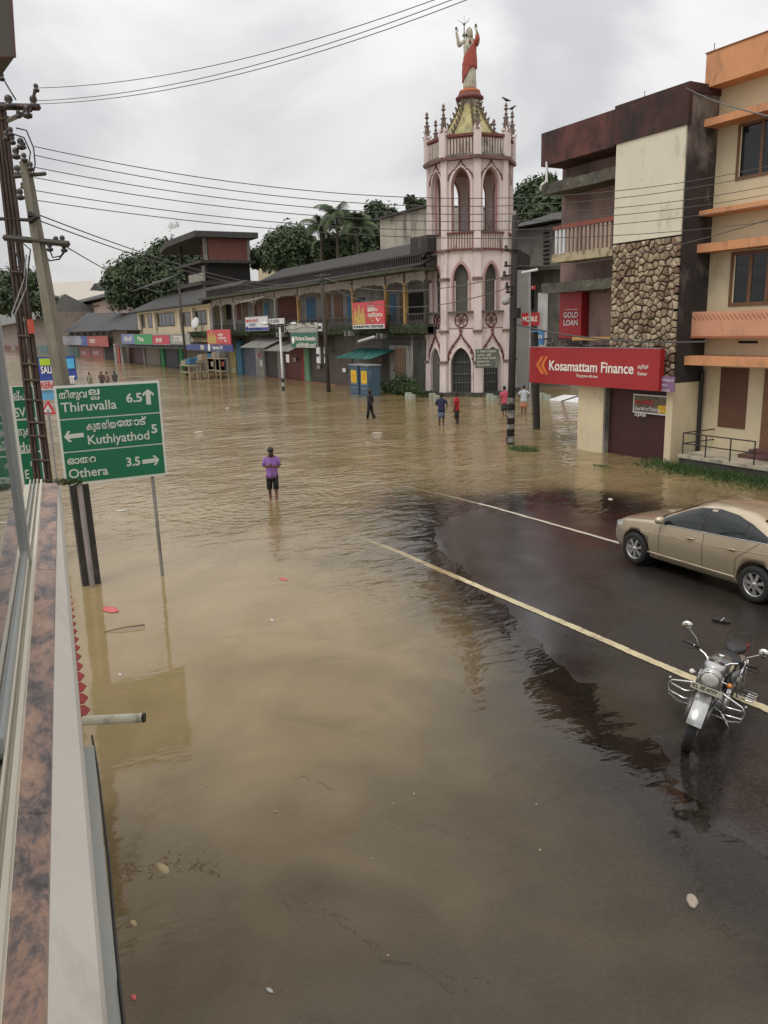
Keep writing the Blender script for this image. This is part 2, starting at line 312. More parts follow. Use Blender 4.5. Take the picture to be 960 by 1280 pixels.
    m2 = N(t, 'ShaderNodeMixShader'); L(fr.outputs[0], m2.inputs[0]); L(m1.outputs[0], m2.inputs[1]); L(gl.outputs[0], m2.inputs[2]); L(m2.outputs[0], out.inputs[0])
    return M
RINGS = [(-21.4, 8.2, 5.5, 1.0), (-37., 21., 9, .7)]
def smooth01(a): a = np.clip(a, 0, 1); return a * a * (3 - 2 * a)
def wavef(X, Y):
    d = np.hypot(X, Y)
    return smooth01((d - 13) / 12) * (.9 + .5 * smooth01((d - 25) / 25)) + .30 * np.exp(-(((X + 12) / 3.2) ** 2 + ((Y - 6.9) / 1.6) ** 2))
sheet('flood_water', axis_pts(-2600, -30, 6, 900, .3), axis_pts(-900, -3, 24, 2600, .3), lambda X, Y: X * 0, water_mat(),
      dict(depth=lambda X, Y: np.maximum(0, -height(X, Y)), wave=wavef))

# ------------------------------------------------------------ common materials
CREAM = mat('cream_wall', (.60, .51, .34), var=.10, scale=.8, dirt=(.40, .34, .23), damt=.30, dscale=.9, streak=2)
PANELW = mat('ivory_panel', (.66, .61, .48), var=.06, scale=.7, dirt=(.42, .38, .28), damt=.25, dscale=1.6, streak=2)
ORANGE = mat('orange_trim', (.62, .29, .14), var=.12, scale=1., dirt=(.30, .16, .09), damt=.30, dscale=2, streak=2)
SALMON = mat('salmon_balcony', (.60, .30, .18), var=.10, scale=1, dirt=(.35, .2, .13), damt=.25, dscale=2, streak=3)
BLACKW = mat('soot_black_plaster', (.022, .018, .018), var=.4, scale=.9, dirt=(.11, .09, .08), damt=.16, dscale=.8, streak=2.5)
MAROON = mat('weathered_maroon_parapet', (.115, .040, .032), var=.35, scale=1.3, dirt=(.018, .015, .015), damt=.58, dscale=1.0, streak=1.6)
DARKCONC = mat('mossy_dark_concrete', (.055, .05, .042), var=.4, scale=1.5, dirt=(.02, .022, .015), damt=.5, dscale=1.6, streak=1.5)
GREYCONC = mat('grey_concrete', (.22, .21, .18), var=.2, scale=1.2, dirt=(.06, .06, .05), damt=.42, dscale=1.2, streak=3)
PINKWALL = mat('dusky_pink_wall', (.30, .20, .17), var=.12, scale=1, dirt=(.14, .1, .09), damt=.3, dscale=1.2, streak=2)
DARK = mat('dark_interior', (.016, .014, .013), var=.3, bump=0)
WOOD = mat('brown_wood', (.16, .075, .035), var=.25, scale=4, rough=.6)
GLASSD = glass('dark_window_glass')
RUSTRED = mat('rust_red_rail', (.24, .07, .045), var=.2, dirt=(.08, .05, .04), damt=.35)
BALU = mat('faded_baluster', (.36, .27, .21), var=.15, dirt=(.12, .09, .07), damt=.4)
MARSHUT = mat('maroon_shutter', (.055, .012, .012), rough=.6, var=.2, dirt=(.03, .012, .01), damt=.4)
BLACKM = mat('black_metal', (.018, .016, .015), rough=.5, var=.3)
WHITEP = mat('white_paint', (.72, .71, .68), rough=.6, var=.06)
OFFW = mat('off_white_board', (.60, .60, .60), rough=.6, var=.08, dirt=(.35, .33, .30), damt=.25, dscale=2)
REDSIGN = mat('red_flex', (.33, .014, .018), rough=.38, var=.10, scale=.8, bump=.03)
SIGNGREEN = mat('road_sign_green', (.004, .125, .055), rough=.35, var=.10, scale=1.5, bump=.01)
SIGNWHITE = mat('reflective_white', (.58, .60, .55), rough=.4, var=.05, bump=0)
GALV = mat('galvanised_grey', (.30, .30, .30), rough=.55, var=.2, scale=4, metal=.4)

# ------------------------------------------------------------ finance building (dark, three storeys)
FX0, FX1, FY0, FY1 = -25.75, -18.72, 22.7, 30.
FINX0 = -21.72
b = thing('finance_building', 'three storey soot blackened building with ivory panel, stone cladding and maroon roller shutter', 'building', (-21.5, 25, 0))
MB().box(FX0, FX1 - .004, FY0, FY1, 3.2, 10.7).build('wall', mat('upper_wall', (.24, .16, .14), var=.15, dirt=(.07, .05, .045), damt=.45, dscale=.8, streak=2.5), b)
MB().box(-23.1, FX1 - .02, 22.0, FY1, -.7, 3.2).build('wall', CREAM, b, 'cream painted ground floor wall')
# side wall facing the orange building: sooty above, pale rendered below
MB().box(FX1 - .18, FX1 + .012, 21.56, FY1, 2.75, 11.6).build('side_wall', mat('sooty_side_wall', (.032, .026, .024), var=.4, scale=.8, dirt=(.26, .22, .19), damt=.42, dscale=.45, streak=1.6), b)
MB().box(FX1 - .2, FX1 + .02, 21.5, FY1, -.7, 2.72).build('side_wall', CREAM, b, 'cream lower side wall')
# rendered fin with ivory panel
MB().box(FINX0, FX1, 21.6, FY0 + .01, 2.5, 10.7).build('fin_wall', BLACKW, b)
MB().box(FINX0 + .03, FX1 - .03, 21.5, 21.6, 7.43, 10.66).build('ivory_panel', PANELW, b)
# parapets
p = MB(); p.box(-25.62, FINX0 - .06, 21.5, 21.64, 10.62, 11.8); p.box(-25.62, -25.5, 21.64, FY1, 10.62, 11.8); p.box(-25.5, FINX0 - .06, 21.64, FY1, 10.62, 10.74)
p.build('parapet', MAROON, b)
p = MB(); p.box(FINX0 - .06, FX1 + .06, 21.46, 21.62, 10.66, 11.88); p.box(FX1 - .1, FX1 + .06, 21.62, FY1, 11.6, 11.88); p.box(FINX0 - .06, FINX0 + .1, 21.62, FY1, 10.7, 11.88)
p.build('parapet', mat('sooty_maroon_parapet', (.06, .024, .02), var=.4, scale=1.6, dirt=(.018, .015, .015), damt=.55, dscale=1.5, streak=2), b, 'blackened taller right parapet')
MB().box(FINX0 + .1, FX1 - .1, 21.62, FY1, 11.0, 11.1).build('roof', DARKCONC, b)
rodm = MB(); rodm.tube([(-22.9, 24, 11.7), (-22.9, 24, 12.9)], .012); rodm.tube([(-22.75, 24.3, 11.7), (-22.7, 24.3, 12.6)], .012); rodm.tube([(-19.4, 23.4, 11.8), (-19.45, 23.4, 13.4)], .012); rodm.build('roof_rod', BLACKM, b)
# sunshades (chajja), mossy
def rough_slab(x0, x1, y0, y1, z0, z1, n=26):
    mb = MB(); R = []
    for i in range(n + 1):
        x = x0 + (x1 - x0) * i / n; j = .05 * mnoise.noise(Vector((x * 3, y0, z0)))
        R.append([(x, y0 + j, z0 + j * .6), (x, y0 + j * .5, z1 + j + .02 * random.random()), (x, y1, z1 + .03), (x, y1, z0 + .02)])
    return mb.loft(R)
MOSSY = mat('moss_stained_slab', (.085, .078, .06), var=.5, scale=2.5, dirt=(.28, .26, .21), damt=.14, dscale=3.5, streak=1)
rough_slab(-25.65, FINX0 - .02, 21.6, FY0 + .05, 9.60, 9.98).build('sunshade', MOSSY, b)
rough_slab(-25.55, FINX0 - .02, 21.55, FY0 + .05, 5.92, 6.28).build('sunshade', MOSSY, b)
pb = MB(); pb.tube([(-25.6, 21.5, 9.8), (-25.5, 21.45, 9.95), (-25.2, 21.45, 10.05)], .05); pb.tube([(-25.3, 21.52, 10.0), (-25.3, 21.52, 10.75)], .05); pb.build('drain_pipe_or_gap_shade', WHITEP, b)
# second floor balcony
MB().box(-24.9, FINX0 - .01, 21.5, FY0 + .02, 7.04, 7.34).build('balcony_slab', mat('stained_cream_slab', (.42, .35, .22), var=.15, dirt=(.05, .045, .035), damt=.42, dscale=4, streak=1.2), b)
rl = MB(); rl.box(-24.85, FINX0, 21.5, 21.62, 8.22, 8.36).box(-24.85, -24.73, 21.62, 22.7, 8.22, 8.36)
rail = rl.build('railing', RUSTRED, b, 'red topped balcony railing')
bal = MB().box(-.055, .055, -.04, .04, 0, .88).mesh('baluster', BALU); balw = MB().box(-.055, .055, -.04, .04, 0, .88).mesh('baluster', OFFW)
for i in range(14):
    o = link('baluster', bal if i > 2 else balw, rail); o.location = (-24.7 + i * .215, 21.56, 7.34)
for i in range(4):
    o = link('baluster', balw, rail); o.location = (-24.79, 21.85 + i * .25, 7.34)
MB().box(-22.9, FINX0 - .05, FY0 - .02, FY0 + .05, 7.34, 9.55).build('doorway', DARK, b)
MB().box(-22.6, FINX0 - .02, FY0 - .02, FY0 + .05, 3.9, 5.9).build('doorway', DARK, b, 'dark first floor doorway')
# first floor: red display, mesh railing, yellow sill
rd = MB().box(-25.3, -24.05, 22.3, 22.66, 4.1, 5.95).build('display_panel', REDSIGN, b)
text('lettering', 'GOLD', .30, OFFW, rd, (-24.62, 22.285, 5.06), align='CENTER', bold=.004); text('lettering', 'LOAN', .30, OFFW, rd, (-24.62, 22.285, 4.76), align='CENTER', bold=.004)
MB().box(-24.95, -24.25, 22.285, 22.299, 5.27, 5.29).build('lettering', OFFW, rd)
MB().box(-24.0, -22.7, FY0 - .03, FY0 + .03, 3.9, 5.85).build('plaster_panel', PINKWALL, b)
MB().box(-25.5, FINX0, 21.6, 22.7, 3.28, 3.5).build('balcony_slab', DARKCONC, b, 'dark first floor slab')
gm = MB()
for i in range(60):
    x = -25.4 + i * .062; gm.tube([(x, 21.6, 3.5), (x + .06 * math.sin(i), 21.6, 3.8), (x, 21.6, 4.15)], .011, 4)
gm.box(-25.4, FINX0, 21.59, 21.62, 4.14, 4.2); gm.build('mesh_railing', BLACKM, b, stuff=True)
ug = MB()
for i in range(90):
    x = random.uniform(-25.3, -22.2); z = 3.98 + .12 * math.sin(x * 5) + random.uniform(-.1, .1); ug.box(x, x + .035, 21.58, 21.59, z, z + .03)
ug.build('railing_ornament', GALV, b, stuff=True)
MB().box(-23.7, FINX0 - .01, 21.55, 21.68, 4.12, 4.24).build('sill', mat('ochre_sill', (.45, .27, .08)), b)
# ground floor columns and shutter
MB().box(-23.22, -21.88, 21.5, 21.99, -.7, 2.9).build('column', CREAM, b)
MB().box(-21.88, -21.80, 21.52, 21.9, -.7, 2.9).build('shutter_guide', GREYCONC, b)
MB().box(-18.98, FX1 - .2, 21.5, 21.99, -.7, 2.72).build('column', CREAM, b)
sh = MB(); z = -.7
while z < 2.75: sh.box(-21.8, -18.98, 21.72, 21.80, z, z + .062); sh.box(-21.8, -18.98, 21.74, 21.80, z + .062, z + .078); z += .078
sh.build('roller_shutter', MARSHUT, b, 'closed maroon roller shutter', stuff=True)
# rubble stone cladding, each stone a piece
def clip(poly, px, pz, nx, nz):
    o = []
    for i in range(len(poly)):
        a, c = poly[i], poly[(i + 1) % len(poly)]; da = (a[0] - px) * nx + (a[1] - pz) * nz; dc = (c[0] - px) * nx + (c[1] - pz) * nz
        if da <= 0: o.append(a)
        if (da < 0 < dc) or (dc < 0 < da): q = da / (da - dc); o.append((a[0] + (c[0] - a[0]) * q, a[1] + (c[1] - a[1]) * q))
    return o
smats = [mat('stone_%d' % i, c, var=.35, scale=5, dirt=(.05, .03, .02), damt=.25, dscale=6, streak=1, bump=.5, bscale=18) for i, c in enumerate([(.42, .34, .23), (.33, .26, .17), (.26, .19, .125), (.20, .125, .08)])]
sx0, sx1, sz0, sz1 = FINX0 + .02, FX1 - .01, 2.52, 7.4
cl = MB().box(sx0, sx1, 21.56, 21.60, sz0, sz1).build('stone_cladding', mat('dark_brown_mortar', (.05, .026, .016), var=.3), b)
seeds = []; nx_, nz_ = 14, 21
for i in range(nx_):
    for j in range(nz_):
        seeds.append((sx0 + (i + .5 + random.uniform(-.45, .45)) * (sx1 - sx0) / nx_, sz0 + (j + .5 + random.uniform(-.45, .45)) * (sz1 - sz0) / nz_))
for k, (x, z) in enumerate(seeds):
    P = [(sx0, sz0), (sx1, sz0), (sx1, sz1), (sx0, sz1)]
    for q, (x2, z2) in enumerate(seeds):
        if q == k or abs(x2 - x) > .8 or abs(z2 - z) > .8: continue
        P = clip(P, (x + x2) / 2, (z + z2) / 2, x2 - x, z2 - z)
        if len(P) < 3: break
    if len(P) < 3: continue
    cx = sum(p[0] for p in P) / len(P); cz = sum(p[1] for p in P) / len(P); sc = random.uniform(.72, .88); d = random.uniform(.05, .11); n = len(P)
    A = [(cx + (p[0] - cx) * sc, 21.565, cz + (p[1] - cz) * sc) for p in P]
    B = [(cx + (p[0] - cx) * sc * .93, 21.565 - d * random.uniform(.6, 1), cz + (p[1] - cz) * sc * .93) for p in P]
    st = MB().add(A + B + [(cx, 21.565 - d * 1.05, cz)], [(i, i + n, (i + 1) % n + n, (i + 1) % n) for i in range(n)] + [(n + i, 2 * n, n + (i + 1) % n) for i in range(n)])
    st.build('stone', random.choices(smats, (4, 4, 3, 3))[0], cl)
# weeds on the sunshade
def tuft(mb, x, y, z, h, n, spread):
    for _ in range(n):
        a = random.uniform(0, 6.28); r = random.uniform(0, spread); px, py = x + r * math.cos(a), y + r * math.sin(a); l = h * random.uniform(.5, 1.1); w = h * .06; tx, ty = random.uniform(-.5, .5) * l, random.uniform(-.5, .5) * l
        mb.add([(px - w, py, z), (px + w, py, z), (px + tx * .5 + w * .8, py + ty * .5, z + l * .6), (px + tx, py + ty, z + l)], [(0, 1, 2), (0, 2, 3)])
GRASS = mat('weed_green', (.055, .10, .025), var=.4, scale=6, bump=0)
MOSSG = mat('moss_green', (.05, .075, .02), var=.4, scale=6, bump=0)
w = MB(); [tuft(w, random.uniform(-25.7, -25.1), 21.8, 9.98, .5, 8, .15) for _ in range(10)]
struct_w = single(w.build('roof_weed', GRASS, fix=False), 'weeds sprouting on the mossy sunshade of the dark building', 'plant')
struct_w['kind'] = 'stuff'

# ---- shop signs on it
def quad_sign(name, x0, x1, y, z0, z1, th, M, parent=None, label=None):
    return MB().box(x0, x1, y, y + th, z0, z1).build(name, M, parent, label)
def sx_(x, Y): return float(x)
TL = PY(662, 434, 21.1); BR = PY(823, 489, 21.1)
s = thing('shop_sign', 'long red box sign reading Kosamattam Finance above the maroon shutter', 'sign', (-22.3, 21.1, 3.1))
bd = quad_sign('sign_board', TL[0], BR[0], 21.1, BR[2], TL[2], .22, REDSIGN, s)
MB().box(TL[0] - .012, BR[0] + .012, 21.13, 21.3, TL[2], TL[2] + .02).build('frame', GALV, s)
LT = mat('sign_letter_white', (.74, .70, .62), rough=.5, var=.04, bump=0)
def ptY(x, y, Y): return PY(x, y, Y)
q0 = PY(686, 455, 21.09); q1 = PY(791, 461, 21.09)
w_ = q1[0] - q0[0]
t1 = text('lettering', 'Kosamattam Finance', .52, LT, s, (q0[0], 21.09, PY(740, 459.5, 21.09)[2]), bold=.006)
sxf = w_ / t1.dimensions.x if t1.dimensions.x else 1
bpy.data.objects.remove(t1)
text('lettering', 'Kosamattam Finance', .52, LT, s, (q0[0], 21.09, PY(740, 459.5, 21.09)[2]), bold=.009, sx=sxf)
qs = PY(720, 469.5, 21.09); text('lettering', 'That grows with time', .15, LT, s, (qs[0], 21.09, qs[2]), sx=.85, bold=.001)
qm = PY(797, 458.5, 21.09); text('lettering', 'കുറ്റൂർ', .17, LT, s, (qm[0], 21.09, qm[2]), sx=.75, bold=.002)
qm = PY(797, 467, 21.09); text('lettering', 'Kuttoor', .16, LT, s, (qm[0], 21.09, qm[2]), sx=.8, bold=.002)
LG = mat('logo_orange', (.62, .15, .03), rough=.5, var=.25, scale=3, bump=0)
lc = PY(678.5, 457, 21.085); lg = MB(); ux, uz = (1, 0, 0), (0, 0, 1)
lg.poly([(-.42, .02), (-.1, .36), (.08, .36), (-.2, .02), (.12, -.32), (-.08, -.34)], lc, ux, uz, (0, -.006, 0))
lg.poly([(-.12, .02), (.14, .36), (.32, .36), (.06, .02), (.34, -.34), (.18, -.34)], lc, ux, uz, (0, -.006, 0))
lg.build('logo', LG, s)
s = thing('small_sign', 'small purple nameboard beside the right end of the red sign', 'sign', (-19, 21.3, 2.7))
a, c = PY(823, 470, 21.25), PY(842, 490, 21.25)
quad_sign('sign_board', a[0] + .02, c[0], 21.25, c[2], a[2], .05, mat('purple_board', (.22, .12, .22), rough=.6, var=.25, scale=6), s)
for k in range(3): text('lettering', ['PUTHUKULAM', 'STUDIO', 'KUTTOOR'][k], .11, OFFW, s, (a[0] + .08, 21.245, a[2] - .13 - .17 * k), sx=.8)
s = thing('poster', 'printed poster with red and yellow print pasted on the maroon shutter', 'poster', (-20, 21.7, 2))
a, c = PY(792, 492, 21.6), PY(835, 520, 21.6)
quad_sign('sheet', a[0], c[0], 21.6, c[2], a[2], .01, OFFW, s)
pw, ph = c[0] - a[0], a[2] - c[2]
quad_sign('print', a[0] + .05, c[0] - .05, 21.594, c[2] + .05, a[2] - .05, .005, mat('poster_print', (.20, .16, .10), var=.7, scale=4, dirt=(.03, .03, .03), damt=.5, dscale=4, streak=1, bump=0), s)
quad_sign('print', c[0] - .45, c[0] - .08, 21.588, c[2] + .07, c[2] + ph * .5, .005, mat('poster_yellow', (.6, .38, .03), var=.3, scale=8), s)
for k in range(3): text('lettering', ['ആർട്സ്', 'മഹോത്സവം', 'കുറ്റൂർ'][k], .2 - .03 * k, mat('poster_red', (.5, .03, .04)) if k == 0 else OFFW, s, (a[0] + .1, 21.586, a[2] - .28 - .22 * k), bold=.003)

# ------------------------------------------------------------ orange trimmed building
OY = 22.9; OX0 = -18.86; OX1 = -6
b = thing('orange_trim_building', 'cream three storey building with orange ledges and wooden windows', 'building', (-14, 26, 0))
MB().box(OX0, OX1, OY, 32, -.7, 11.97).build('wall', CREAM, b)
def at_oy(x, y, Y): return PY(x, y, Y)
p = MB(); zt_, zb_ = PY(882, 68, 22.3)[2], PY(882, 110, 22.3)[2]; xl = PY(882, 90, 22.3)[0]
p.box(xl, OX1 + .3, 22.3, 22.42, zb_, zt_).box(xl, xl + .12, 22.42, 32, zb_, zt_).box(xl + .12, OX1 + .3, 22.42, 32, zb_, zb_ + .12); p.build('parapet', ORANGE, b)
MB().box(xl - .03, OX1 + .3, 22.27, 22.42, zt_, zt_ + .03).build('coping', mat('brown_coping', (.25, .09, .04)), b)
def ledge(px, y0, y1, Y=22.25, name='ledge'):
    a, c = PY(px, y0, Y), PY(px, y1, Y); return MB().box(a[0], OX1 + .3, Y, OY + .01, c[2], a[2]).build(name, ORANGE, b)
ledge(876, 151, 160); ledge(872, 264, 270.5); ledge(868, 306, 316.5); ledge(852, 445, 456, 21.95)
lm = MB(); x = -19; 
for i in range(80): tuft(lm, random.uniform(-19, -16), 22.4, PY(852, 445, 21.95)[2], .05, 3, .1)
lm.build('moss', MOSSG, b, stuff=True, fix=False)
a, c = PY(865, 390, 22.2), PY(865, 421.5, 22.2)
bc = MB().box(a[0], OX1 + .3, 22.2, 22.34, c[2], a[2]).box(a[0], a[0] + .14, 22.34, OY + .01, c[2], a[2]).box(a[0] + .14, OX1, 22.34, OY + .01, c[2], c[2] + .1).build('balcony', SALMON, b)
cm = MB(); zz = (c[2] + a[2]) / 2 + .22
cm.box(a[0] - .02, OX1, 22.17, 22.2, c[2] - .03, c[2] + .04)
for i in range(50): x = a[0] + .1 + i * .16; cm.obox((x, 22.195, zz), (.085, 0, -.085), (0, .006, 0), (.008, 0, .008))
cm.build('balcony_trim', mat('terracotta_trim', (.36, .13, .07)), bc)
def window(x0, x1, z0, z1, Y, n, par, fr=.09, frame=WOOD, gl=GLASSD, depth=.18, rails=0):
    f = MB(); f.box(x0, x1, Y - .03, Y + .05, z0, z0 + fr).box(x0, x1, Y - .03, Y + .05, z1 - fr, z1)
    f.box(x0, x0 + fr, Y - .03, Y + .05, z0 + fr, z1 - fr).box(x1 - fr, x1, Y - .03, Y + .05, z0 + fr, z1 - fr)
    iw = (x1 - x0 - 2 * fr) / n
    for i in range(1, n): f.box(x0 + fr + i * iw - fr * .55, x0 + fr + i * iw + fr * .55, Y - .024, Y + .04, z0 + fr, z1 - fr)
    o = f.build('window', frame, par)
    for i in range(n): MB().box(x0 + fr + i * iw + fr * .55, x0 + fr + (i + 1) * iw - fr * .55, Y - .004, Y + .01, z0 + fr, z1 - fr).build('pane', gl, o)
    if rails:
        r = MB()
        for k in range(rails): z = z0 + fr + (z1 - z0 - 2 * fr) * (k + 1) / (rails + 1); r.box(x0 + fr, x1 - fr, Y - .02, Y - .012, z - .01, z + .01)
        r.build('grille', BLACKM, o)
    return o
window(-17.93, -14.6, 8.98, 10.62, OY, 4, b); window(-17.88, -13.9, 5.15, 6.83, OY, 6, b, fr=.11)
MB().box(-17.98, -16.93, OY - .02, OY + .03, 1.24, 3.2).build('closed_shutter', mat('closed_brown_shutter', (.115, .05, .028), var=.15, rough=.7), b)
MB().box(-16.35, -15.2, OY - .03, OY + .03, .5, 3.2).build('door', WOOD, b)
MB().box(-17.4, -16.7, OY - .015, OY + .02, 3.98, 4.06).build('vent', DARK, b)
# platform with railing and steps
pa = G(849, 568, .42)
PFY = pa[1]
MB().box(pa[0], OX1, PFY, OY + .02, -.7, .32).build('platform', DARKCONC, b)
MB().box(pa[0] - .03, OX1, PFY - .04, OY - .002, .322, .43).build('platform_slab', mat('pale_slab', (.40, .36, .27), dirt=(.12, .11, .08), damt=.4), b)
st = MB().box(-16.6, -14.9, 22.2, OY - .004, .432, .55).box(-16.45, -15.0, 22.5, OY - .005, .552, .68); st.build('step', mat('maroon_step', (.11, .05, .045), dirt=(.05, .03, .03), damt=.3), b)
r = thing('handrail', 'thin black pipe railing on the platform of the orange trimmed building', 'railing', (-17.6, PFY, .43))
xs = [pa[0] + .08, pa[0] + .98, pa[0] + 1.9, pa[0] + 2.75]
zs = .43
for x in xs: MB().tube([(x, PFY + .06, zs), (x, PFY + .06, zs + .72)], .022).build('post', BLACKM, r)
for h in (.36, .71): MB().tube([(xs[0], PFY + .06, zs + h), (xs[-1], PFY + .06, zs + h)], .02).tube([(xs[0], PFY + .06, zs + h), (xs[0], OY, zs + h)], .02).build('rail', BLACKM, r)
# black tube standing in for the shadow in the gap between the buildings
gap_shade = MB().tube([(FX1 + .1, 22.75, .3), (FX1 + .1, 22.75, 3.1)], .07).build('drain_pipe_or_gap_shade', BLACKM, b)
# grass bank
gb = MB()
for _ in range(6500):
    x = random.uniform(pa[0] - 1.3, -9); yy = PFY - abs(random.gauss(0, .55)) if x > pa[0] else PFY + random.uniform(-.9, .2)
    if x < pa[0] and random.random() < .6: continue
    a_ = random.uniform(0, 6.28); l = random.uniform(.06, .22) * (1.3 if yy > PFY - .5 else .8); w = .012; zb = -.02; tx, ty = random.uniform(-.1, .1), random.uniform(-.1, .1)
    gb.add([(x - w, yy, zb), (x + w, yy, zb), (x + tx + w, yy + ty, zb + l * .7), (x + tx * 1.7, yy + ty * 1.7, zb + l)], [(0, 1, 2), (0, 2, 3)])
o = gb.build('grass', GRASS, fix=False); single(o, 'green grass bank growing along the foot of the platform', 'grass'); o['kind'] = 'stuff'

# ------------------------------------------------------------ bell tower (octagonal, pink, with lancets)
TC = np.array(PD(587.5, 300, 58.5)); TCX, TCY = TC[0], TC[1]
cd = Vector((-TCX, -TCY, 0)).normalized(); rd_ = Vector((-cd.y, cd.x, 0)) * 1.0
# image right as seen from the camera
if rd_.dot(Vector(tuple(R0))) < 0: rd_ = -rd_
a0 = math.radians(9.4); V0 = (cd * math.cos(a0) + rd_ * math.sin(a0)); ang0 = math.atan2(V0.y, V0.x)
def zT(y): return float(PD(594, y, 55.7)[2])
PINK = mat('pale_pink_tower', (.63, .54, .52), var=.10, scale=.8, dirt=(.27, .21, .18), damt=.26, dscale=.9, streak=3)
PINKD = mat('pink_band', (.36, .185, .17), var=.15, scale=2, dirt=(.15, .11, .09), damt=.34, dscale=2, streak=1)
TRIMR = mat('dark_red_trim', (.17, .055, .045), var=.25, scale=3, dirt=(.07, .05, .04), damt=.42, dscale=3, streak=1)
STAINW = mat('stained_whitish', (.48, .42, .37), var=.12, scale=2, dirt=(.12, .11, .08), damt=.42, dscale=2, streak=2)
tw = thing('bell_tower', 'tall pale pink octagonal tower with pointed arches and a lichen covered spire roof', 'tower', (TCX, TCY, 0))
def oct_pt(i, R, z): a = ang0 + i * math.pi / 4; return Vector((TCX + R * math.cos(a), TCY + R * math.sin(a), z))
def face_frame(i, R):
    A, B = oct_pt(i, R, 0), oct_pt(i + 1, R, 0); m_ = (A + B) / 2; u = (B - A).normalized(); n = Vector((m_.x - TCX, m_.y - TCY, 0)).normalized(); return m_, u, n, (B - A).length
def arch_pts(a, zs, za, n=10):          # pointed arch outline from (-a, zs) over (0, za) to (a, zs)
    L = []
    for k in range(n + 1):
        q = k / n; th = q * math.pi / 2 * .86; x = -a + a * (1 - math.cos(th)) / (1 - math.cos(math.pi / 2 * .86)); z = zs + (za - zs) * math.sin(th) / math.sin(math.pi / 2 * .86); L.append((x, z))
    return L + [(-x, z) for x, z in L[-2::-1]]
def ogee(a, zs, za, n=10):              # ogee gable: hugs the arch, then sweeps up to a point
    L = []; base = arch_pts(a, zs, za - .42, n)[:n + 1]
    for k, (x, z) in enumerate(base): q = k / n; L.append((x, z + .42 * q ** 7 + .03 * math.sin(q * 25)))
    return L + [(-x, z) for x, z in L[-2::-1]]
def oct_ring(R0_, R1_, z0, z1, name, M, **k):
    mb = MB(); vs = [oct_pt(i, R0_, z0) for i in range(8)] + [oct_pt(i, R1_, z1) for i in range(8)]
    mb.add(vs, [(i, (i + 1) % 8, (i + 1) % 8 + 8, i + 8) for i in range(8)] + [tuple(range(7, -1, -1)), tuple(range(8, 16))]); return mb.build(name, M, tw, **k)
Z = dict(base=-.7, low_s=zT(458), low_a=zT(434), band1=zT(411), rose=zT(400), sill=zT(389), mid_s=zT(350), mid_a=zT(326), band2=zT(312), bal2=zT(290), up_s=zT(232), up_a=zT(207), cor=zT(195), bal_t=zT(167))
RW = 3.02
def panel(i, R, z0, z1, a, oz0, zs, za, th=.42, M=PINK, cut=True):
    m_, u, n, w = face_frame(i, R); h = w / 2
    ar = arch_pts(a, zs, za)
    mb = MB()
    if oz0 > z0 + .01: mb.poly([(-h, z0), (h, z0), (h, oz0), (-h, oz0)], m_, u, (0, 0, 1), -n * th)
    # left, right and top around the arch as quads
    Lp = ar[:len(ar) // 2 + 1]; Rp = ar[len(ar) // 2:]
    mb.poly([(-h, oz0), (-a, oz0), (-a, zs), (-h, zs)], m_, u, (0, 0, 1), -n * th); mb.poly([(a, oz0), (h, oz0), (h, zs), (a, zs)], m_, u, (0, 0, 1), -n * th)
    for P, sgn in ((Lp, -1), (Rp, 1)):
        for k in range(len(P) - 1):
            (x0, y0), (x1, y1) = P[k], P[k + 1]
            if sgn < 0: mb.poly([(-h if k == 0 else -h, y0), (x0, y0), (x1, y1), (-h, y1)], m_, u, (0, 0, 1), -n * th)
            else: mb.poly([(x0, y0), (h, y0), (h, y1), (x1, y1)], m_, u, (0, 0, 1), -n * th)
    mb.poly([(-h, za), (h, za), (h, z1), (-h, z1)], m_, u, (0, 0, 1), -n * th)
    mb.build('wall_panel', M, tw)
    return m_, u, n, w
def hood(i, R, a, oz0, zs, za, w, M, name='arch_moulding', jamb=True, out_=.06):
    m_, u, n, _ = face_frame(i, R); I = arch_pts(a, zs, za); O = arch_pts(a + w, zs, za + w * 1.5)
    if jamb: I = [(-a, oz0)] + I + [(a, oz0)]; O = [(-a - w, oz0)] + O + [(a + w, oz0)]
    mb = MB()
    for k in range(len(I) - 1): mb.poly([I[k], I[k + 1], O[k + 1], O[k]], m_ + n * out_, u, (0, 0, 1), -n * (out_ + .02))
    return mb.build(name, M, tw)
INNERSHADE = mat('dim_interior_shade', (.085, .08, .07), var=.25, scale=2)  # shade inside the openings, put into the panel colour
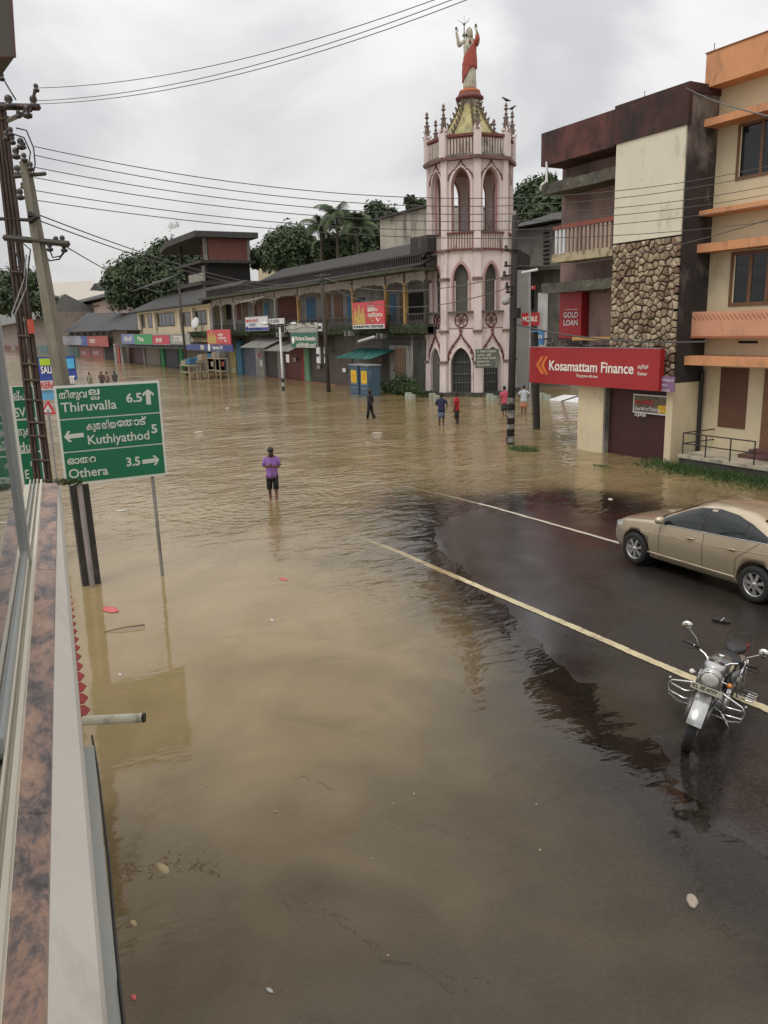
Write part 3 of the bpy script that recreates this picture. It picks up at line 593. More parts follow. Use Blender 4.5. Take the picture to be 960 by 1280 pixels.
for i in range(8):
    # upper belfry: open lancets
    panel(i, RW, Z['bal2'], Z['cor'], .70, Z['bal2'] + .001, Z['up_s'], Z['up_a'], .40)
    hood(i, RW, .70, Z['bal2'], Z['up_s'], Z['up_a'], .13, PINK); 
    m_, u, n, w = face_frame(i, RW)
    # inner pink reveal edge
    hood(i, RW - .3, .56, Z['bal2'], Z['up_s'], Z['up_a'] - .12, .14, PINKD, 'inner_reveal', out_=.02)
    # crocketed gable moulding, dark red
    G_ = ogee(.90, Z['up_s'] + .45, Z['up_a'] + .40); mb = MB()
    for k in range(len(G_)):
        mb.ball(m_ + u * G_[k][0] + Vector((0, 0, G_[k][1])) + n * .07, .055, 6, 3)
        if k: mb.tube([m_ + u * G_[k - 1][0] + Vector((0, 0, G_[k - 1][1])) + n * .05, m_ + u * G_[k][0] + Vector((0, 0, G_[k][1])) + n * .05], .035, 5)
    mb.tube([m_ + Vector((0, 0, Z['up_a'] + .32)) + n * .06, m_ + Vector((0, 0, Z['up_a'] + .78)) + n * .06], [.05, .03], 5); mb.obox(m_ + Vector((0, 0, Z['up_a'] + .62)) + n * .06, u * .13, n * .03, (0, 0, .035))
    mb.build('crocketed_gable', TRIMR, tw)
    # small balustrade inside the lancet foot
    bm_ = MB(); zb0, zb1 = Z['band2'] + .12, Z['bal2'] - .06
    for k in range(9): bm_.obox(m_ + u * (-.78 + k * .195) + n * .09 + Vector((0, 0, (zb0 + zb1) / 2)), u * .055, n * .05, (0, 0, (zb1 - zb0) / 2))
    bm_.build('balustrade', STAINW, tw, stuff=True)
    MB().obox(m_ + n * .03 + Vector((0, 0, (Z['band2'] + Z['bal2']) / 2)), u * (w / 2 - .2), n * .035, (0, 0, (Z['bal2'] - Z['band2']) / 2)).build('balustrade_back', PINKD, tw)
    MB().obox(m_ + n * .12 + Vector((0, 0, Z['bal2'])), u * (w / 2 - .16), n * .12, (0, 0, .05)).build('rail', TRIMR, tw)
    MB().obox(m_ + n * .10 + Vector((0, 0, Z['band2'] + .03)), u * (w / 2 - .16), n * .12, (0, 0, .045)).build('rail', TRIMR, tw)
    # middle stage: lancet with side slots, flat infill coloured as the dark interior
    R1 = RW + .06
    panel(i, R1, Z['band1'], Z['band2'], .62, Z['sill'], Z['mid_s'], Z['mid_a'] - .05, .45)
    hood(i, R1, .56, Z['sill'], Z['mid_s'], Z['mid_a'] - .15, .14, mat('pink_moulding', (.40, .25, .235), var=.1), out_=.05)
    m1, u1, n1, w1 = face_frame(i, R1)
    MB().obox(m1 - n1 * .38 + Vector((0, 0, (Z['sill'] + Z['mid_a']) / 2)), u1 * .70, n1 * .03, (0, 0, (Z['mid_a'] - Z['sill']) / 2)).build('infill', INNERSHADE, tw)
    for sg in (-1, 1): MB().obox(m1 + u1 * sg * .50 - n1 * .22 + Vector((0, 0, (Z['sill'] + Z['mid_s']) / 2)), u1 * .05, n1 * .06, (0, 0, (Z['mid_s'] - Z['sill']) / 2)).build('slot_mullion', PINK, tw)
    MB().obox(m1 + n1 * .16 + Vector((0, 0, Z['sill'] - .05)), u1 * .88, n1 * .2, (0, 0, .07)).build('sill', mat('mossy_sill', (.10, .085, .07), var=.3), tw)
    # rose roundel
    cz = Z['rose']; c_ = m1 + Vector((0, 0, cz)) + n1 * .03; rb = MB(); rb.tube([c_ + (u1 * math.cos(t_) + Vector((0, 0, 1)) * math.sin(t_)) * .46 for t_ in np.linspace(0, 2 * math.pi, 25)], .05, 5)
    for k in range(6): t_ = k * math.pi / 3; rb.tube([c_ + (u1 * math.cos(t_ + q) + Vector((0, 0, 1)) * math.sin(t_ + q)) * rr for q, rr in ((0, .08), (-.3, .26), (0, .40), (.3, .26), (0, .08))], .028, 4)
    rb.ball(c_, .07, 6, 4); rb.build('rose_roundel', TRIMR, tw)
    MB().obox(m1 + n1 * .06 + Vector((0, 0, Z['band1'])), u1 * (w1 / 2 - .22), n1 * .08, (0, 0, .06)).build('rail', TRIMR, tw)
    # ground stage
    R2 = RW + .22; z1 = Z['band1'] - .002
    panel(i, R2, -.7, z1, .78, -.699, Z['low_s'], Z['low_a'], .5)
    hood(i, R2, .78, -.7, Z['low_s'], Z['low_a'], .14, PINK, out_=.09)
    m2, u2, n2, w2 = face_frame(i, R2)
    G_ = ogee(1.0, Z['low_s'] + .30, Z['low_a'] + .92, 9); mb = MB(); mb.tube([m2 + Vector((0, 0, Z['low_a'] + .9)) + n2 * .07, m2 + Vector((0, 0, Z['low_a'] + 1.3)) + n2 * .07], [.07, .04], 5); mb.obox(m2 + Vector((0, 0, Z['low_a'] + 1.15)) + n2 * .07, u2 * .15, n2 * .03, (0, 0, .04))
    for k in range(len(G_)):
        mb.ball(m2 + u2 * G_[k][0] * (1 - .12 * (k % 2)) + Vector((0, 0, G_[k][1])) + n2 * .08, .085, 6, 3)
        if k: mb.tube([m2 + u2 * G_[k - 1][0] + Vector((0, 0, G_[k - 1][1])) + n2 * .05, m2 + u2 * G_[k][0] + Vector((0, 0, G_[k][1])) + n2 * .05], .06, 5)
    mb.build('crocketed_gable', TRIMR, tw)
    d_ = MB().obox(m2 - n2 * .42 + Vector((0, 0, (Z['low_a'] - .7) / 2)), u2 * .82, n2 * .03, (0, 0, (Z['low_a'] + .7) / 2)).build('door', mat('dark_green_door', (.03, .033, .028), var=.2, rough=.6), tw)
    gr = MB(); zt = Z['low_a'] - .1
    for k in range(7): xk = -.66 + k * .22; top = Z['low_s'] + (zt - Z['low_s']) * (1 - (abs(xk) / .78) ** 1.8); gr.tube([m2 + u2 * xk - n2 * .3 + Vector((0, 0, -.5)), m2 + u2 * xk - n2 * .3 + Vector((0, 0, top))], .022, 5)
    for zz in (.9, 1.5, 2.3): gr.obox(m2 - n2 * .3 + Vector((0, 0, zz)), u2 * .76, n2 * .02, (0, 0, .03))
    gr.build('grille', mat('grey_grille', (.10, .10, .09), rough=.6), d_)
    # battered corner pier, stepped
    A = oct_pt(i, 1, 0) - Vector((TCX, TCY, 0)); A.z = 0; A.normalize(); T_ = Vector((-A.y, A.x, 0)); P0 = Vector((TCX, TCY, 0))
    pr = MB()
    for (za, zb, ra, rb_, ha, hb) in ((-.7, Z['low_s'] + .3, 3.52, 3.46, .30, .29), (Z['low_s'] + .3, Z['band1'] - .15, 3.42, 3.40, .275, .27), (Z['band1'] - .15, Z['mid_s'] + .1, 3.33, 3.30, .265, .26), (Z['mid_s'] + .1, Z['band2'], 3.24, 3.22, .26, .25), (Z['band2'], Z['cor'], 3.17, 3.15, .25, .25)):
        vs = []
        for (zz, rr, hh) in ((za, ra, ha), (zb, rb_, hb)):
            for (r_, t_) in ((2.7, -1), (2.7, 1), (rr, 1), (rr, -1)): vs.append(P0 + A * r_ + T_ * hh * t_ + Vector((0, 0, zz)))
        pr.add(vs, [(0, 1, 2, 3), (7, 6, 5, 4), (0, 4, 5, 1), (1, 5, 6, 2), (2, 6, 7, 3), (3, 7, 4, 0)])
    pr_o = pr.build('corner_pier', PINK, tw)
    cp = MB()
    for zz, rr in ((Z['low_s'] + .3, 3.54), (Z['band1'] - .15, 3.48), (Z['mid_s'] + .1, 3.37), (Z['band2'], 3.30), (Z['cor'], 3.28)):
        cp.obox(P0 + A * (rr - .2) + Vector((0, 0, zz)), T_ * .34, A * .24, (0, 0, .09 if zz < Z['cor'] - .1 else .07))
    cp.build('pier_cap', mat('dull_mauve_cap', (.20, .12, .105), var=.25, dirt=(.09, .08, .065), damt=.45, dscale=4, streak=1), pr_o, stuff=True)
    # parapet pier, spirelet and finial
    pp = MB(); zc, zp = Z['cor'], Z['bal_t'] + .35
    vs = []
    for zz, hh in ((zc, .27), (zp, .25)):
        for (r_, t_) in ((2.85, -1), (2.85, 1), (3.32, 1), (3.32, -1)): vs.append(P0 + A * r_ + T_ * hh * t_ + Vector((0, 0, zz)))
    vs.append(P0 + A * 3.085 + Vector((0, 0, zp + .5)))
    pp.add(vs, [(0, 1, 2, 3), (0, 4, 5, 1), (1, 5, 6, 2), (2, 6, 7, 3), (3, 7, 4, 0), (4, 8, 5), (5, 8, 6), (6, 8, 7), (7, 8, 4)])
    pp.build('parapet_pier', PINK, tw)
    fn = MB(); c0 = P0 + A * 3.085 + Vector((0, 0, zp - .12))
    fn.lathe([(r_ * 1.0, h_ * .80) for r_, h_ in [(.30, 0), (.22, .25), (.13, 1.15), (.07, 1.3), (.15, 1.36), (.06, 1.44), (.055, 1.62), (.17, 1.72), (.14, 1.80), (.05, 1.9), (.13, 1.98), (.03, 2.2)]], c0, 8)
    for k in range(4):
        for q in range(3): t_ = k * math.pi / 2 + math.pi / 4; rr = .30 - q * .06; fn.ball(c0 + Vector((math.cos(t_) * rr, math.sin(t_) * rr, .18 + q * .34)), .055, 5, 3)
    fn.build('pinnacle', mat('sooty_mauve', (.20, .14, .12), var=.3, dirt=(.06, .055, .045), damt=.5, dscale=3, streak=1), tw)
    # parapet balustrade
    m3, u3, n3, w3 = face_frame(i, 3.14); bm3 = MB(); h3 = (Z['bal_t'] - Z['cor'])
    for k in range(8): bm3.obox(m3 + u3 * (-.78 + k * .223) + Vector((0, 0, zc + h3 * .47)), u3 * .065, n3 * .07, (0, 0, h3 * .36))
    bm3.build('parapet_baluster_row', STAINW, tw, stuff=True)
    MB().obox(m3 - n3 * .12 + Vector((0, 0, zc + h3 * .5)), u3 * (w3 / 2), n3 * .04, (0, 0, h3 * .48)).build('parapet_back', PINKD, tw)
    MB().obox(m3 + Vector((0, 0, Z['bal_t'] - .02)), u3 * (w3 / 2 - .2), n3 * .12, (0, 0, .08)).build('parapet_rail', TRIMR, tw)
    MB().obox(m3 + Vector((0, 0, zc + .10)), u3 * (w3 / 2 - .2), n3 * .13, (0, 0, .09)).build('parapet_kerb', mat('stained_kerb', (.20, .17, .14), dirt=(.07, .07, .05), damt=.5), tw)
oct_ring(3.42, 3.42, Z['cor'] - .16, Z['cor'] + .03, 'cornice', mat('mauve_cornice', (.17, .09, .08), var=.3, dirt=(.07, .06, .05), damt=.4))
oct_ring(2.9, 2.9, Z['cor'] - .4, Z['cor'] - .17, 'ceiling_slab', PINKD)
oct_ring(2.85, 2.85, Z['band2'] - .2, Z['band2'] + .05, 'belfry_floor', GREYCONC)
oct_ring(3.95, 3.9, -.7, .26, 'plinth', DARKCONC)
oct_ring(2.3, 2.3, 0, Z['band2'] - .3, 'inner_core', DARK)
# concave roof with lichen, crockets on the ribs
LICH = mat('yellow_lichen_roof', (.40, .36, .17), var=.3, scale=1.6, dirt=(.17, .15, .10), damt=.50, dscale=2.2, streak=3, bump=.5, bscale=8)
z0, z1 = Z['cor'] + .3, zT(117)
prof = [(2.75, z0), (2.66, z0 + .55)] + [(0.72 + 1.94 * (1 - q) ** 1.28, z0 + .55 + (z1 - z0 - .55) * q) for q in np.linspace(.08, 1, 9)]
rf = MB(); n8 = 8; vs = [oct_pt(j, r_, z_) for r_, z_ in prof for j in range(8)]
rf.add(vs, [(i * 8 + j, i * 8 + (j + 1) % 8, (i + 1) * 8 + (j + 1) % 8, (i + 1) * 8 + j) for i in range(len(prof) - 1) for j in range(8)] + [tuple(range((len(prof) - 1) * 8, len(prof) * 8))])
ro = rf.build('spire_roof', LICH, tw)
for j in range(8):
    ck = MB()
    for k, (r_, z_) in enumerate(prof[1:]): ck.ball(oct_pt(j, r_ + .08, z_ + .05), .13, 5, 3); ck.tube([oct_pt(j, r_ + .06, z_ + .08), oct_pt(j, r_ + .22, z_ + .22)], .06, 5)
    ck.tube([oct_pt(j, r_ + .02, z_) for r_, z_ in prof[1:]], .07, 5); ck.build('crocket_rib', mat('crocket_stone', (.16, .12, .08), var=.3, dirt=(.36, .32, .14), damt=.3), ro, stuff=True)
cc = (TCX, TCY, 0)
MB().lathe([(.70, z1 - .3), (.66, z1 + .25), (.72, z1 + .28)], cc, 16).build('drum', STAINW, tw)
PEDZ = z1 + .28
MB().lathe([(.80, PEDZ), (1.0, PEDZ + .08), (1.0, PEDZ + .2), (.85, PEDZ + .28), (.8, PEDZ + .42)], cc, 20).build('pedestal', TRIMR, tw, smooth=True)
MB().lathe([(.78, PEDZ + .421), (.74, PEDZ + .60), (.6, PEDZ + .66)], cc, 20).build('pedestal_top', mat('orange_brown', (.40, .13, .05), var=.2), tw, smooth=True)

tw.scale = (.94, .94, 1)
# ------------------------------------------------------------ people
def skin_body(chains, M, name, parent=None, sub=2):
    """chains: lists of (x,y,z,r); first is the trunk, later chains begin at a vertex near an existing one or stand alone"""
    bm = bmesh.new(); lay = bm.verts.layers.skin.verify(); seen = {}
    def vget(p):
        k = (round(p[0], 4), round(p[1], 4), round(p[2], 4))
        if k not in seen: v = bm.verts.new(p[:3]); v[lay].radius = (p[3], p[3] * (p[4] if len(p) > 4 else 1)); seen[k] = v; v[lay].use_root = (len(seen) == 1)
        return seen[k]
    roots = []
    for c in chains:
        if c[0] is None: c = c[1:]; f = vget(c[0]); f[lay].use_root = True; prev = f; rest = c[1:]
        else: prev = vget(c[0]); rest = c[1:]
        for p in rest: v = vget(p); bm.edges.new((prev, v)); prev = v
    me = bpy.data.meshes.new(name); bm.to_mesh(me); bm.free()
    o = bpy.data.objects.new('tmp', me); COL.objects.link(o)
    md = o.modifiers.new('s', 'SKIN'); md.use_smooth_shade = True; sb = o.modifiers.new('u', 'SUBSURF'); sb.levels = sb.render_levels = sub
    m2 = evalmesh(o, name); bpy.data.objects.remove(o); m2.shade_smooth(); m2.materials.clear(); m2.materials.append(M); return m2
def join_meshes(name, ms, M):
    bm = bmesh.new()
    for m_ in ms: bm.from_mesh(m_)
    me = bpy.data.meshes.new(name); bm.to_mesh(me); bm.free(); me.shade_smooth(); me.materials.append(M); return me
SKIN = mat('brown_skin', (.155, .075, .042), rough=.6, var=.1, scale=5, bump=0)
SKIND = mat('dark_skin', (.07, .036, .022), rough=.6, var=.1, scale=5, bump=0)
HAIR = mat('black_hair', (.010, .009, .008), rough=.5, var=.2, scale=20, bump=.2)
def hand_chains(w, d, side, curl=.35, r=.0095):
    """w: wrist, d: unit direction of the palm; side: unit vector towards the thumb"""
    w, d, side = Vector(w), Vector(d).normalized(), Vector(side).normalized(); nrm = d.cross(side).normalized(); ch = []
    ls = (.070, .078, .072, .056)
    for k in range(4):
        b_ = w + d * .085 + side * (.027 - .018 * k); l = ls[k]; p1 = b_ + d * l * .45 + nrm * l * curl * .25; p2 = p1 + (d * (1 - curl) + nrm * curl).normalized() * l * .35; p3 = p2 + (d * (1 - 1.4 * curl) + nrm * curl * 1.4).normalized() * l * .25
        ch.append([None] + [(*(w + d * .05 + side * (.018 - .012 * k)), .012), (*b_, r), (*p1, r * .95), (*p2, r * .88), (*p3, r * .75)])
    t0 = w + d * .025 + side * .026; t1 = t0 + (d * .6 + side * .8).normalized() * .035; t2 = t1 + (d * .85 + side * .45 + nrm * .2).normalized() * .03
    ch.append([None] + [(*(w + d * .015 + side * .012), .013), (*t0, .012), (*t1, .0105), (*t2, .009)])
    return ch
def head_mesh(cx, cy, cz, yaw, pitch, s=1.):
    mb = MB(); n = 16
    secs = [(-.135, .045, .035), (-.11, .055, .060), (-.08, .064, .078), (-.04, .070, .088), (0, .075, .094), (.045, .076, .096), (.085, .066, .084), (.11, .045, .058), (.122, .012, .016)]
    rings = []
    for z, rx, ry in secs:
        R = []
        for j in range(n):
            a = 2 * math.pi * j / n; x = rx * math.cos(a); y = -ry * math.sin(a)
            if y < 0 and -.125 < z < .0: y -= .006          # jaw forward
            if abs(x) > .02 and abs(x) < .05 and y < -.05 and -.01 < z < .05: y += .010   # eye sockets
            R.append((x, y + .004, z))
        rings.append(R)
    mb.loft(rings)
    mb.loft([[(.006 * q, -.090, .028) for q in (-1, 1, 0)], [(.012 * q, -.100 if q else -.112, -.012) for q in (-1, 1, 0)], [(.014 * q, -.092 if q else -.100, -.026) for q in (-1, 1, 0)]])
    for sg in (-1, 1): mb.ball((sg * .078, .008, .0), (.010, .018, .030), 8, 5)
    me = mb.mesh('head', None, True)
    T_ = Matrix.Translation((cx, cy, cz)) @ Euler((pitch, 0, yaw)).to_matrix().to_4x4() @ Matrix.Scale(s, 4); me.transform(T_); return me, T_
def person(label, loc, heading, h=1.68, group=None, shirt=None, shirtM=None, lower='shorts', lowerM=None, skin=SKIN, arms='down', lean=0, stride=0, bow=0., beard=False, armL=None, armR=None, lowz=.50, hair_long=False, cat='person', seed=0, bent=0.):
    """local frame: faces -y, x to its left; feet at z=0"""
    k = h / 1.70; rt = thing('person', label, cat, loc, group, local=True, rot=(0, 0, heading))
    def sc(p): return tuple(c * k for c in p[:3]) + ((p[3] * k,) if len(p) == 4 else (p[3] * k, p[4]) if len(p) > 4 else ())
    ln = lean; st = stride
    pel = (0, 0, .93, .125, .8); w = (0, -.01 - ln * .3, 1.08, .115, .8); ch = (0, -.01 - ln * .7, 1.27, .135, .72); nk0 = (0, .0 - ln, 1.42, .075); nk = (0, -.015 - ln - bow * .05, 1.50, .050); hd = (0, -.03 - ln - bow * .09, 1.56, .05)
    J = [[pel, w, ch, nk0, nk, hd]]
    aL = armL or [(.19, .0 - ln, 1.39), (.235, .03 - ln, 1.12), (.235, -.05 - ln, .88)]
    aR = armR or [(-.19, .0 - ln, 1.39), (-.235, .03 - ln, 1.12), (-.235, -.05 - ln, .88)]
    for a in (aL, aR): J.append([nk0, (a[0][0], a[0][1], a[0][2], .058), (*((Vector(a[0]) + Vector(a[1])) / 2), .047), (*a[1], .038), (*((Vector(a[1]) * .55 + Vector(a[2]) * .45)), .036), (*a[2], .024), (*(Vector(a[2]) + (Vector(a[2]) - Vector(a[1])).normalized() * .06), .030, .55)])
    for sg, so_ in ((1, st), (-1, -st)):
        J.append([pel, (sg * .085, 0, .86, .095), (sg * .095, -so_ * .35, .50 + abs(so_) * .02, .058), (sg * .098, -so_ * .35 + .03 + (.1 if so_ < 0 else -.0), .33, .055), (sg * .095, -so_ * .75 + .03 + (.08 if so_ < 0 else 0), .09, .036), (sg * .095, -so_ * .75 + .01 + (.05 if so_ < 0 else 0), .03, .036), (sg * .10, -so_ * .75 - .12, .02, .030)])
    ms = [skin_body([[sc(p) for p in c] for c in J], skin, 'b', sub=1)]
    for a, sg in ((aL, 1), (aR, -1)):
        d = (Vector(a[2]) - Vector(a[1])).normalized(); side = Vector((0, -1, .15)); side = (side - d * side.dot(d)).normalized()
        if abs(d.x) > .5: side = Vector((0, 0, 1))
        ms.append(skin_body([[c[0]] + [sc(p) for p in c[1:]] for c in hand_chains(Vector(a[2]) + d * .01, d, side)], skin, 'h', sub=1))
    hm, T_ = head_mesh(0, (-.035 - ln - bow * .13) * k, 1.605 * k - bow * .02, 0, bow, k * 1.05); ms.append(hm)
    body = link('body', join_meshes('body', ms, skin), rt)
    # hair cap
    hb = MB(); n = 16; R = []
    for z, rx, ry, yo in [(-.02 if not hair_long else -.13, .076, .080, .028), (.03, .082, .090, .016), (.055, .084, .100, .006), (.085, .076, .094, .006), (.115, .055, .07, .006), (.135, .02, .03, .006)]:
        R.append([((rx + .006 * math.sin(j * 3.3)) * math.cos(2 * math.pi * j / n), -(ry + .005 * math.sin(j * 2.7 + 1)) * math.sin(2 * math.pi * j / n) + yo + (.045 if z < .05 and math.sin(2 * math.pi * j / n) > .3 else 0), z) for j in range(n)])
    hb.loft(R); hm = hb.mesh('hair', HAIR, True); hm.transform(T_); link('hair', hm, rt)
    fc = MB(); [fc.ball((sg * .030, -.083, .018), (.013, .008, .006), 6, 4) for sg in (-1, 1)]; [fc.box(sg * .03 - .018, sg * .03 + .018, -.094, -.082, .036, .043) for sg in (-1, 1)]; fc.box(-.022, .022, -.098, -.084, -.060, -.052)
    if beard: fc.ell([(0, -.035, -.145, .04, .05), (0, -.035, -.11, .06, .068), (0, -.032, -.075, .068, .073), (0, -.02, -.05, .06, .05)], 12)
    fm = fc.mesh('face_features', HAIR, True); fm.transform(T_); link('face_features', fm, rt)
    # shirt: torso with sleeves
    if shirtM:
        sb = MB(); hem = .80 if shirt != 'short' else .90
        sb.ell([tuple(v * k for v in q) for q in [(0, .01, hem, .185, .135), (0, 0, .92, .178, .132), (0, -.01 - ln * .3, 1.08, .165, .122), (0, -.01 - ln * .7, 1.25, .185, .128), (0, -ln, 1.36, .19, .112), (0, -ln, 1.41, .16, .098), (0, -ln, 1.44, .11, .085), (0, -ln - .01, 1.47, .075, .075)]], 20)
        for a in (aL, aR):
            e = Vector(a[0]) * .15 + Vector(a[1]) * .85 if shirt != 'full' else Vector(a[1]); pts = [Vector(a[0]) * .72 + Vector((0, -ln, 1.40)) * .28, Vector(a[0]) * .93 + Vector((0, 0, 1.38)) * .07 - Vector((0, 0, .015)), (Vector(a[0]) + e) / 2, e]; rr = [.058, .066, .064, .060]; pts.insert(0, Vector((math.copysign(.07, a[0][0]), -ln - .005, 1.42))); rr.insert(0, .05)
            if shirt == 'full': pts.append(Vector(a[2])); rr.append(.042)
            sb.tube([p * k for p in pts], [q * k for q in rr], 12)
        me = sb.mesh('shirt', shirtM, True)
        for v in me.vertices: v.co += Vector((1, 1, 0)) * .006 * mnoise.noise(v.co * 14 + Vector((seed, 0, 0)))
        so2 = link('shirt', me, rt)
        if shirt == 'collar':
            cb = MB(); cb.ell([(0, (-ln - .01) * k, 1.45 * k, .082 * k, .082 * k), (0, (-ln - .015) * k, 1.50 * k, .068 * k, .068 * k)], 14); cb.box(-.012 * k, .012 * k, (-.137 - ln * .5) * k, (-.12) * k, .84 * k, 1.40 * k); cb.build('collar', shirtM, so2, smooth=True)
    if lowerM:
        lb = MB()
        if lower == 'lungi':
            lb.ell([tuple(v * k for v in q) for q in [(0, -.01, lowz, .185, .16), (.01, 0, lowz + .15, .19, .15), (0, 0, .80, .175, .138), (0, 0, .98, .155, .120)]], 20)
        else:
            lb.ell([tuple(v * k for v in q) for q in [(0, 0, .74, .175, .130), (0, 0, .88, .170, .126), (0, 0, 1.0, .155, .118)]], 18)
            for sg, so_ in ((1, st), (-1, -st)):
                zq = max(lowz, .06); q = (.86 - zq) / .36 * .35; y2 = -so_ * min(q, .5)
                pts = [Vector((sg * .085, 0, .88)), Vector((sg * .092, y2 * .5, (.88 + zq) / 2)), Vector((sg * .097, y2 + (.05 if zq < .3 and so_ < 0 else 0), zq))]
                lb.tube([p * k for p in pts], [.098 * k, .088 * k, (.082 if lower == 'shorts' else .07) * k], 12)
        me = lb.mesh('lungi' if lower == 'lungi' else 'shorts' if lower == 'shorts' else 'trousers', lowerM, True)
        for v in me.vertices: v.co += Vector((1, 1, 0)) * .008 * mnoise.noise(Vector((v.co.x * 22, v.co.y * 22, v.co.z * 4 + seed)))
        link(me.name, me, rt)
    return rt
def cloth(name, c, **k): return mat(name, c, rough=.9, var=k.get('var', .15), scale=k.get('scale', 9), bump=.1, bscale=40)
def face_to(loc, tgt): dx, dy = tgt[0] - loc[0], tgt[1] - loc[1]; return math.atan2(dx, -dy)
dz = -.10
p0 = G(342, 625)
person('man in purple shirt and black shorts wading alone, looking at his hands', (p0[0], p0[1], dz - .02), face_to(p0, (0, -1)), 1.66, shirt='collar', shirtM=cloth('purple_shirt', (.26, .125, .37)), lower='shorts', lowerM=cloth('black_shorts', (.012, .014, .014)), lowz=.46, bow=.45, stride=.10, beard=True,
       armL=[(.185, 0, 1.38), (.225, .0, 1.12), (.05, -.21, 1.17)], armR=[(-.185, 0, 1.38), (-.225, .0, 1.12), (-.06, -.20, 1.20)], seed=1)
p1 = G(463, 523)
person('person in dark clothes walking across the water before the blue meter boxes', (p1[0], p1[1], -.12), face_to(p1, (p1[0] - 1.0, p1[1] + 9)) + 1.9, 1.66, shirt='full', shirtM=cloth('charcoal_tunic', (.014, .014, .017)), lower='trousers', lowerM=cloth('black_trousers', (.012, .012, .014)), lowz=.12, stride=.26, skin=SKIND, armL=[(.19, 0, 1.38), (.25, .12, 1.15), (.30, .32, 1.02)], hair_long=True, seed=2)
p2 = G(552, 532); cam2 = (0, 0)
person('man in navy shirt and grey blue lungi, back turned, before the tower', (p2[0], p2[1], -.12), face_to(p2, (0, 0)) + math.pi - .2, 1.70, shirt='collar', shirtM=cloth('navy_shirt', (.022, .024, .07)), lower='lungi', lowerM=cloth('grey_blue_lungi', (.10, .12, .17), var=.4), lowz=.50, skin=SKIND, armL=[(.19, 0, 1.38), (.27, .0, 1.14), (.10, -.14, 1.08)], armR=[(-.19, 0, 1.38), (-.29, .02, 1.16), (-.26, .05, .92)], seed=3)
p3 = G(571, 530)
person('man in a red shirt and dark shorts standing beside the man in the navy shirt', (p3[0], p3[1], -.12), face_to(p3, (0, 0)) - 1.9, 1.68, shirt='collar', shirtM=cloth('red_shirt', (.40, .018, .022)), lower='shorts', lowerM=cloth('dark_shorts', (.02, .018, .03)), lowz=.42, skin=SKIND, seed=4)
p4 = G(630.5, 520)
person('person in a pink shirt and dark green lungi partly hidden behind the roadside pole', (p4[0], p4[1], -.16), face_to(p4, (0, 0)) + math.pi + .5, 1.72, shirt='collar', shirtM=cloth('pink_shirt', (.52, .09, .14)), lower='lungi', lowerM=cloth('dark_green_lungi', (.03, .042, .036)), lowz=.46, seed=5)
p5 = G(654.5, 518)
person('man in white shirt and orange lungi, back turned, beside the red sign', (p5[0], p5[1], -.14), face_to(p5, (0, 0)) + math.pi, 1.68, shirt='collar', shirtM=cloth('white_shirt', (.46, .50, .54)), lower='lungi', lowerM=cloth('orange_lungi', (.50, .20, .12)), lowz=.52, armL=[(.19, 0, 1.38), (.30, -.02, 1.17), (.16, -.16, 1.05)], armR=[(-.19, 0, 1.38), (-.30, -.02, 1.17), (-.16, -.16, 1.05)], seed=6)
for k, (px, py, c, lc_, lab) in enumerate([(113, 484.5, (.22, .20, .13), (.2, .18, .12), 'distant person in khaki clothes, leftmost of four wading above the green sign'), (128, 483, (.10, .06, .05), (.06, .05, .05), 'distant person in dark maroon, second from left of four above the green sign'), (134.5, 483, (.20, .13, .11), (.16, .12, .10), 'distant person in a dusty pink shirt between two darker ones above the green sign'), (144.5, 482.5, (.07, .06, .06), (.16, .13, .12), 'distant person in a dark shirt, rightmost of the four above the green sign')]):
    q = G(px, py); person(lab, (q[0], q[1], -.3), face_to(q, (0, 0)) + (math.pi if k % 2 else 2.6), 1.68, group='people wading far down the street', shirt='collar', shirtM=cloth('far_shirt_%d' % k, c), lower='lungi', lowerM=cloth('far_lungi_%d' % k, lc_), lowz=.45, skin=SKIND, seed=10 + k)

# statue on the tower
sz = PEDZ + .66; ZH = float(PD(590, 36, 58.5)[2])       # crown of the head
hS = (ZH - sz); k = hS / 1.74
st = thing('robed_statue', 'statue in white robe and red cloak, arms raised, on top of the tower', 'statue', (TCX, TCY, sz), local=True, rot=(0, 0, face_to((TCX, TCY), (0, 0)) + .12))
SW = mat('statue_white', (.46, .43, .34), var=.15, scale=3, dirt=(.16, .16, .12), damt=.4, dscale=3, streak=2)
SR = mat('statue_red', (.33, .07, .05), var=.2, scale=3, dirt=(.16, .06, .04), damt=.3, dscale=3, streak=2)
SG = mat('statue_grey', (.15, .155, .13), var=.25, scale=4)
def sk(p): return tuple(c * k for c in p)
ms = [skin_body([[sk(p) for p in c] for c in [[(0, 0, .9, .14), (0, 0, 1.2, .13), (0, 0, 1.42, .08), (0, -.02, 1.5, .055), (0, -.03, 1.58, .06)],
      [(0, 0, 1.42, .08), (-.19, 0, 1.40, .07), (-.33, -.06, 1.22, .062), (-.37, -.08, 1.45, .05), (-.41, -.1, 1.60, .036), (-.415, -.1, 1.67, .035)], [(0, 0, 1.42, .08), (.19, 0, 1.40, .07), (.27, -.06, 1.30, .062), (.26, -.10, 1.50, .05), (.20, -.12, 1.66, .036), (.195, -.12, 1.73, .035)]]], SW, 'b', sub=1)]
hm, T_ = head_mesh(0, -.035 * k, 1.62 * k, 0, 0, k * 1.05)
link('body', join_meshes('body', ms, SW), st)
hs = [skin_body([[c[0]] + [sk(p) for p in c[1:]] for c in hand_chains(w_h, d_h, s_h, .15, .013)], SG, 'h', sub=1) for w_h, d_h, s_h in (((-.412, -.1, 1.62), (-.05, 0, 1), (1, 0, 0)), ((.20, -.12, 1.68), (-.12, 0, 1), (-1, 0, 0)))]
link('hands', join_meshes('hands', hs, SG), st)
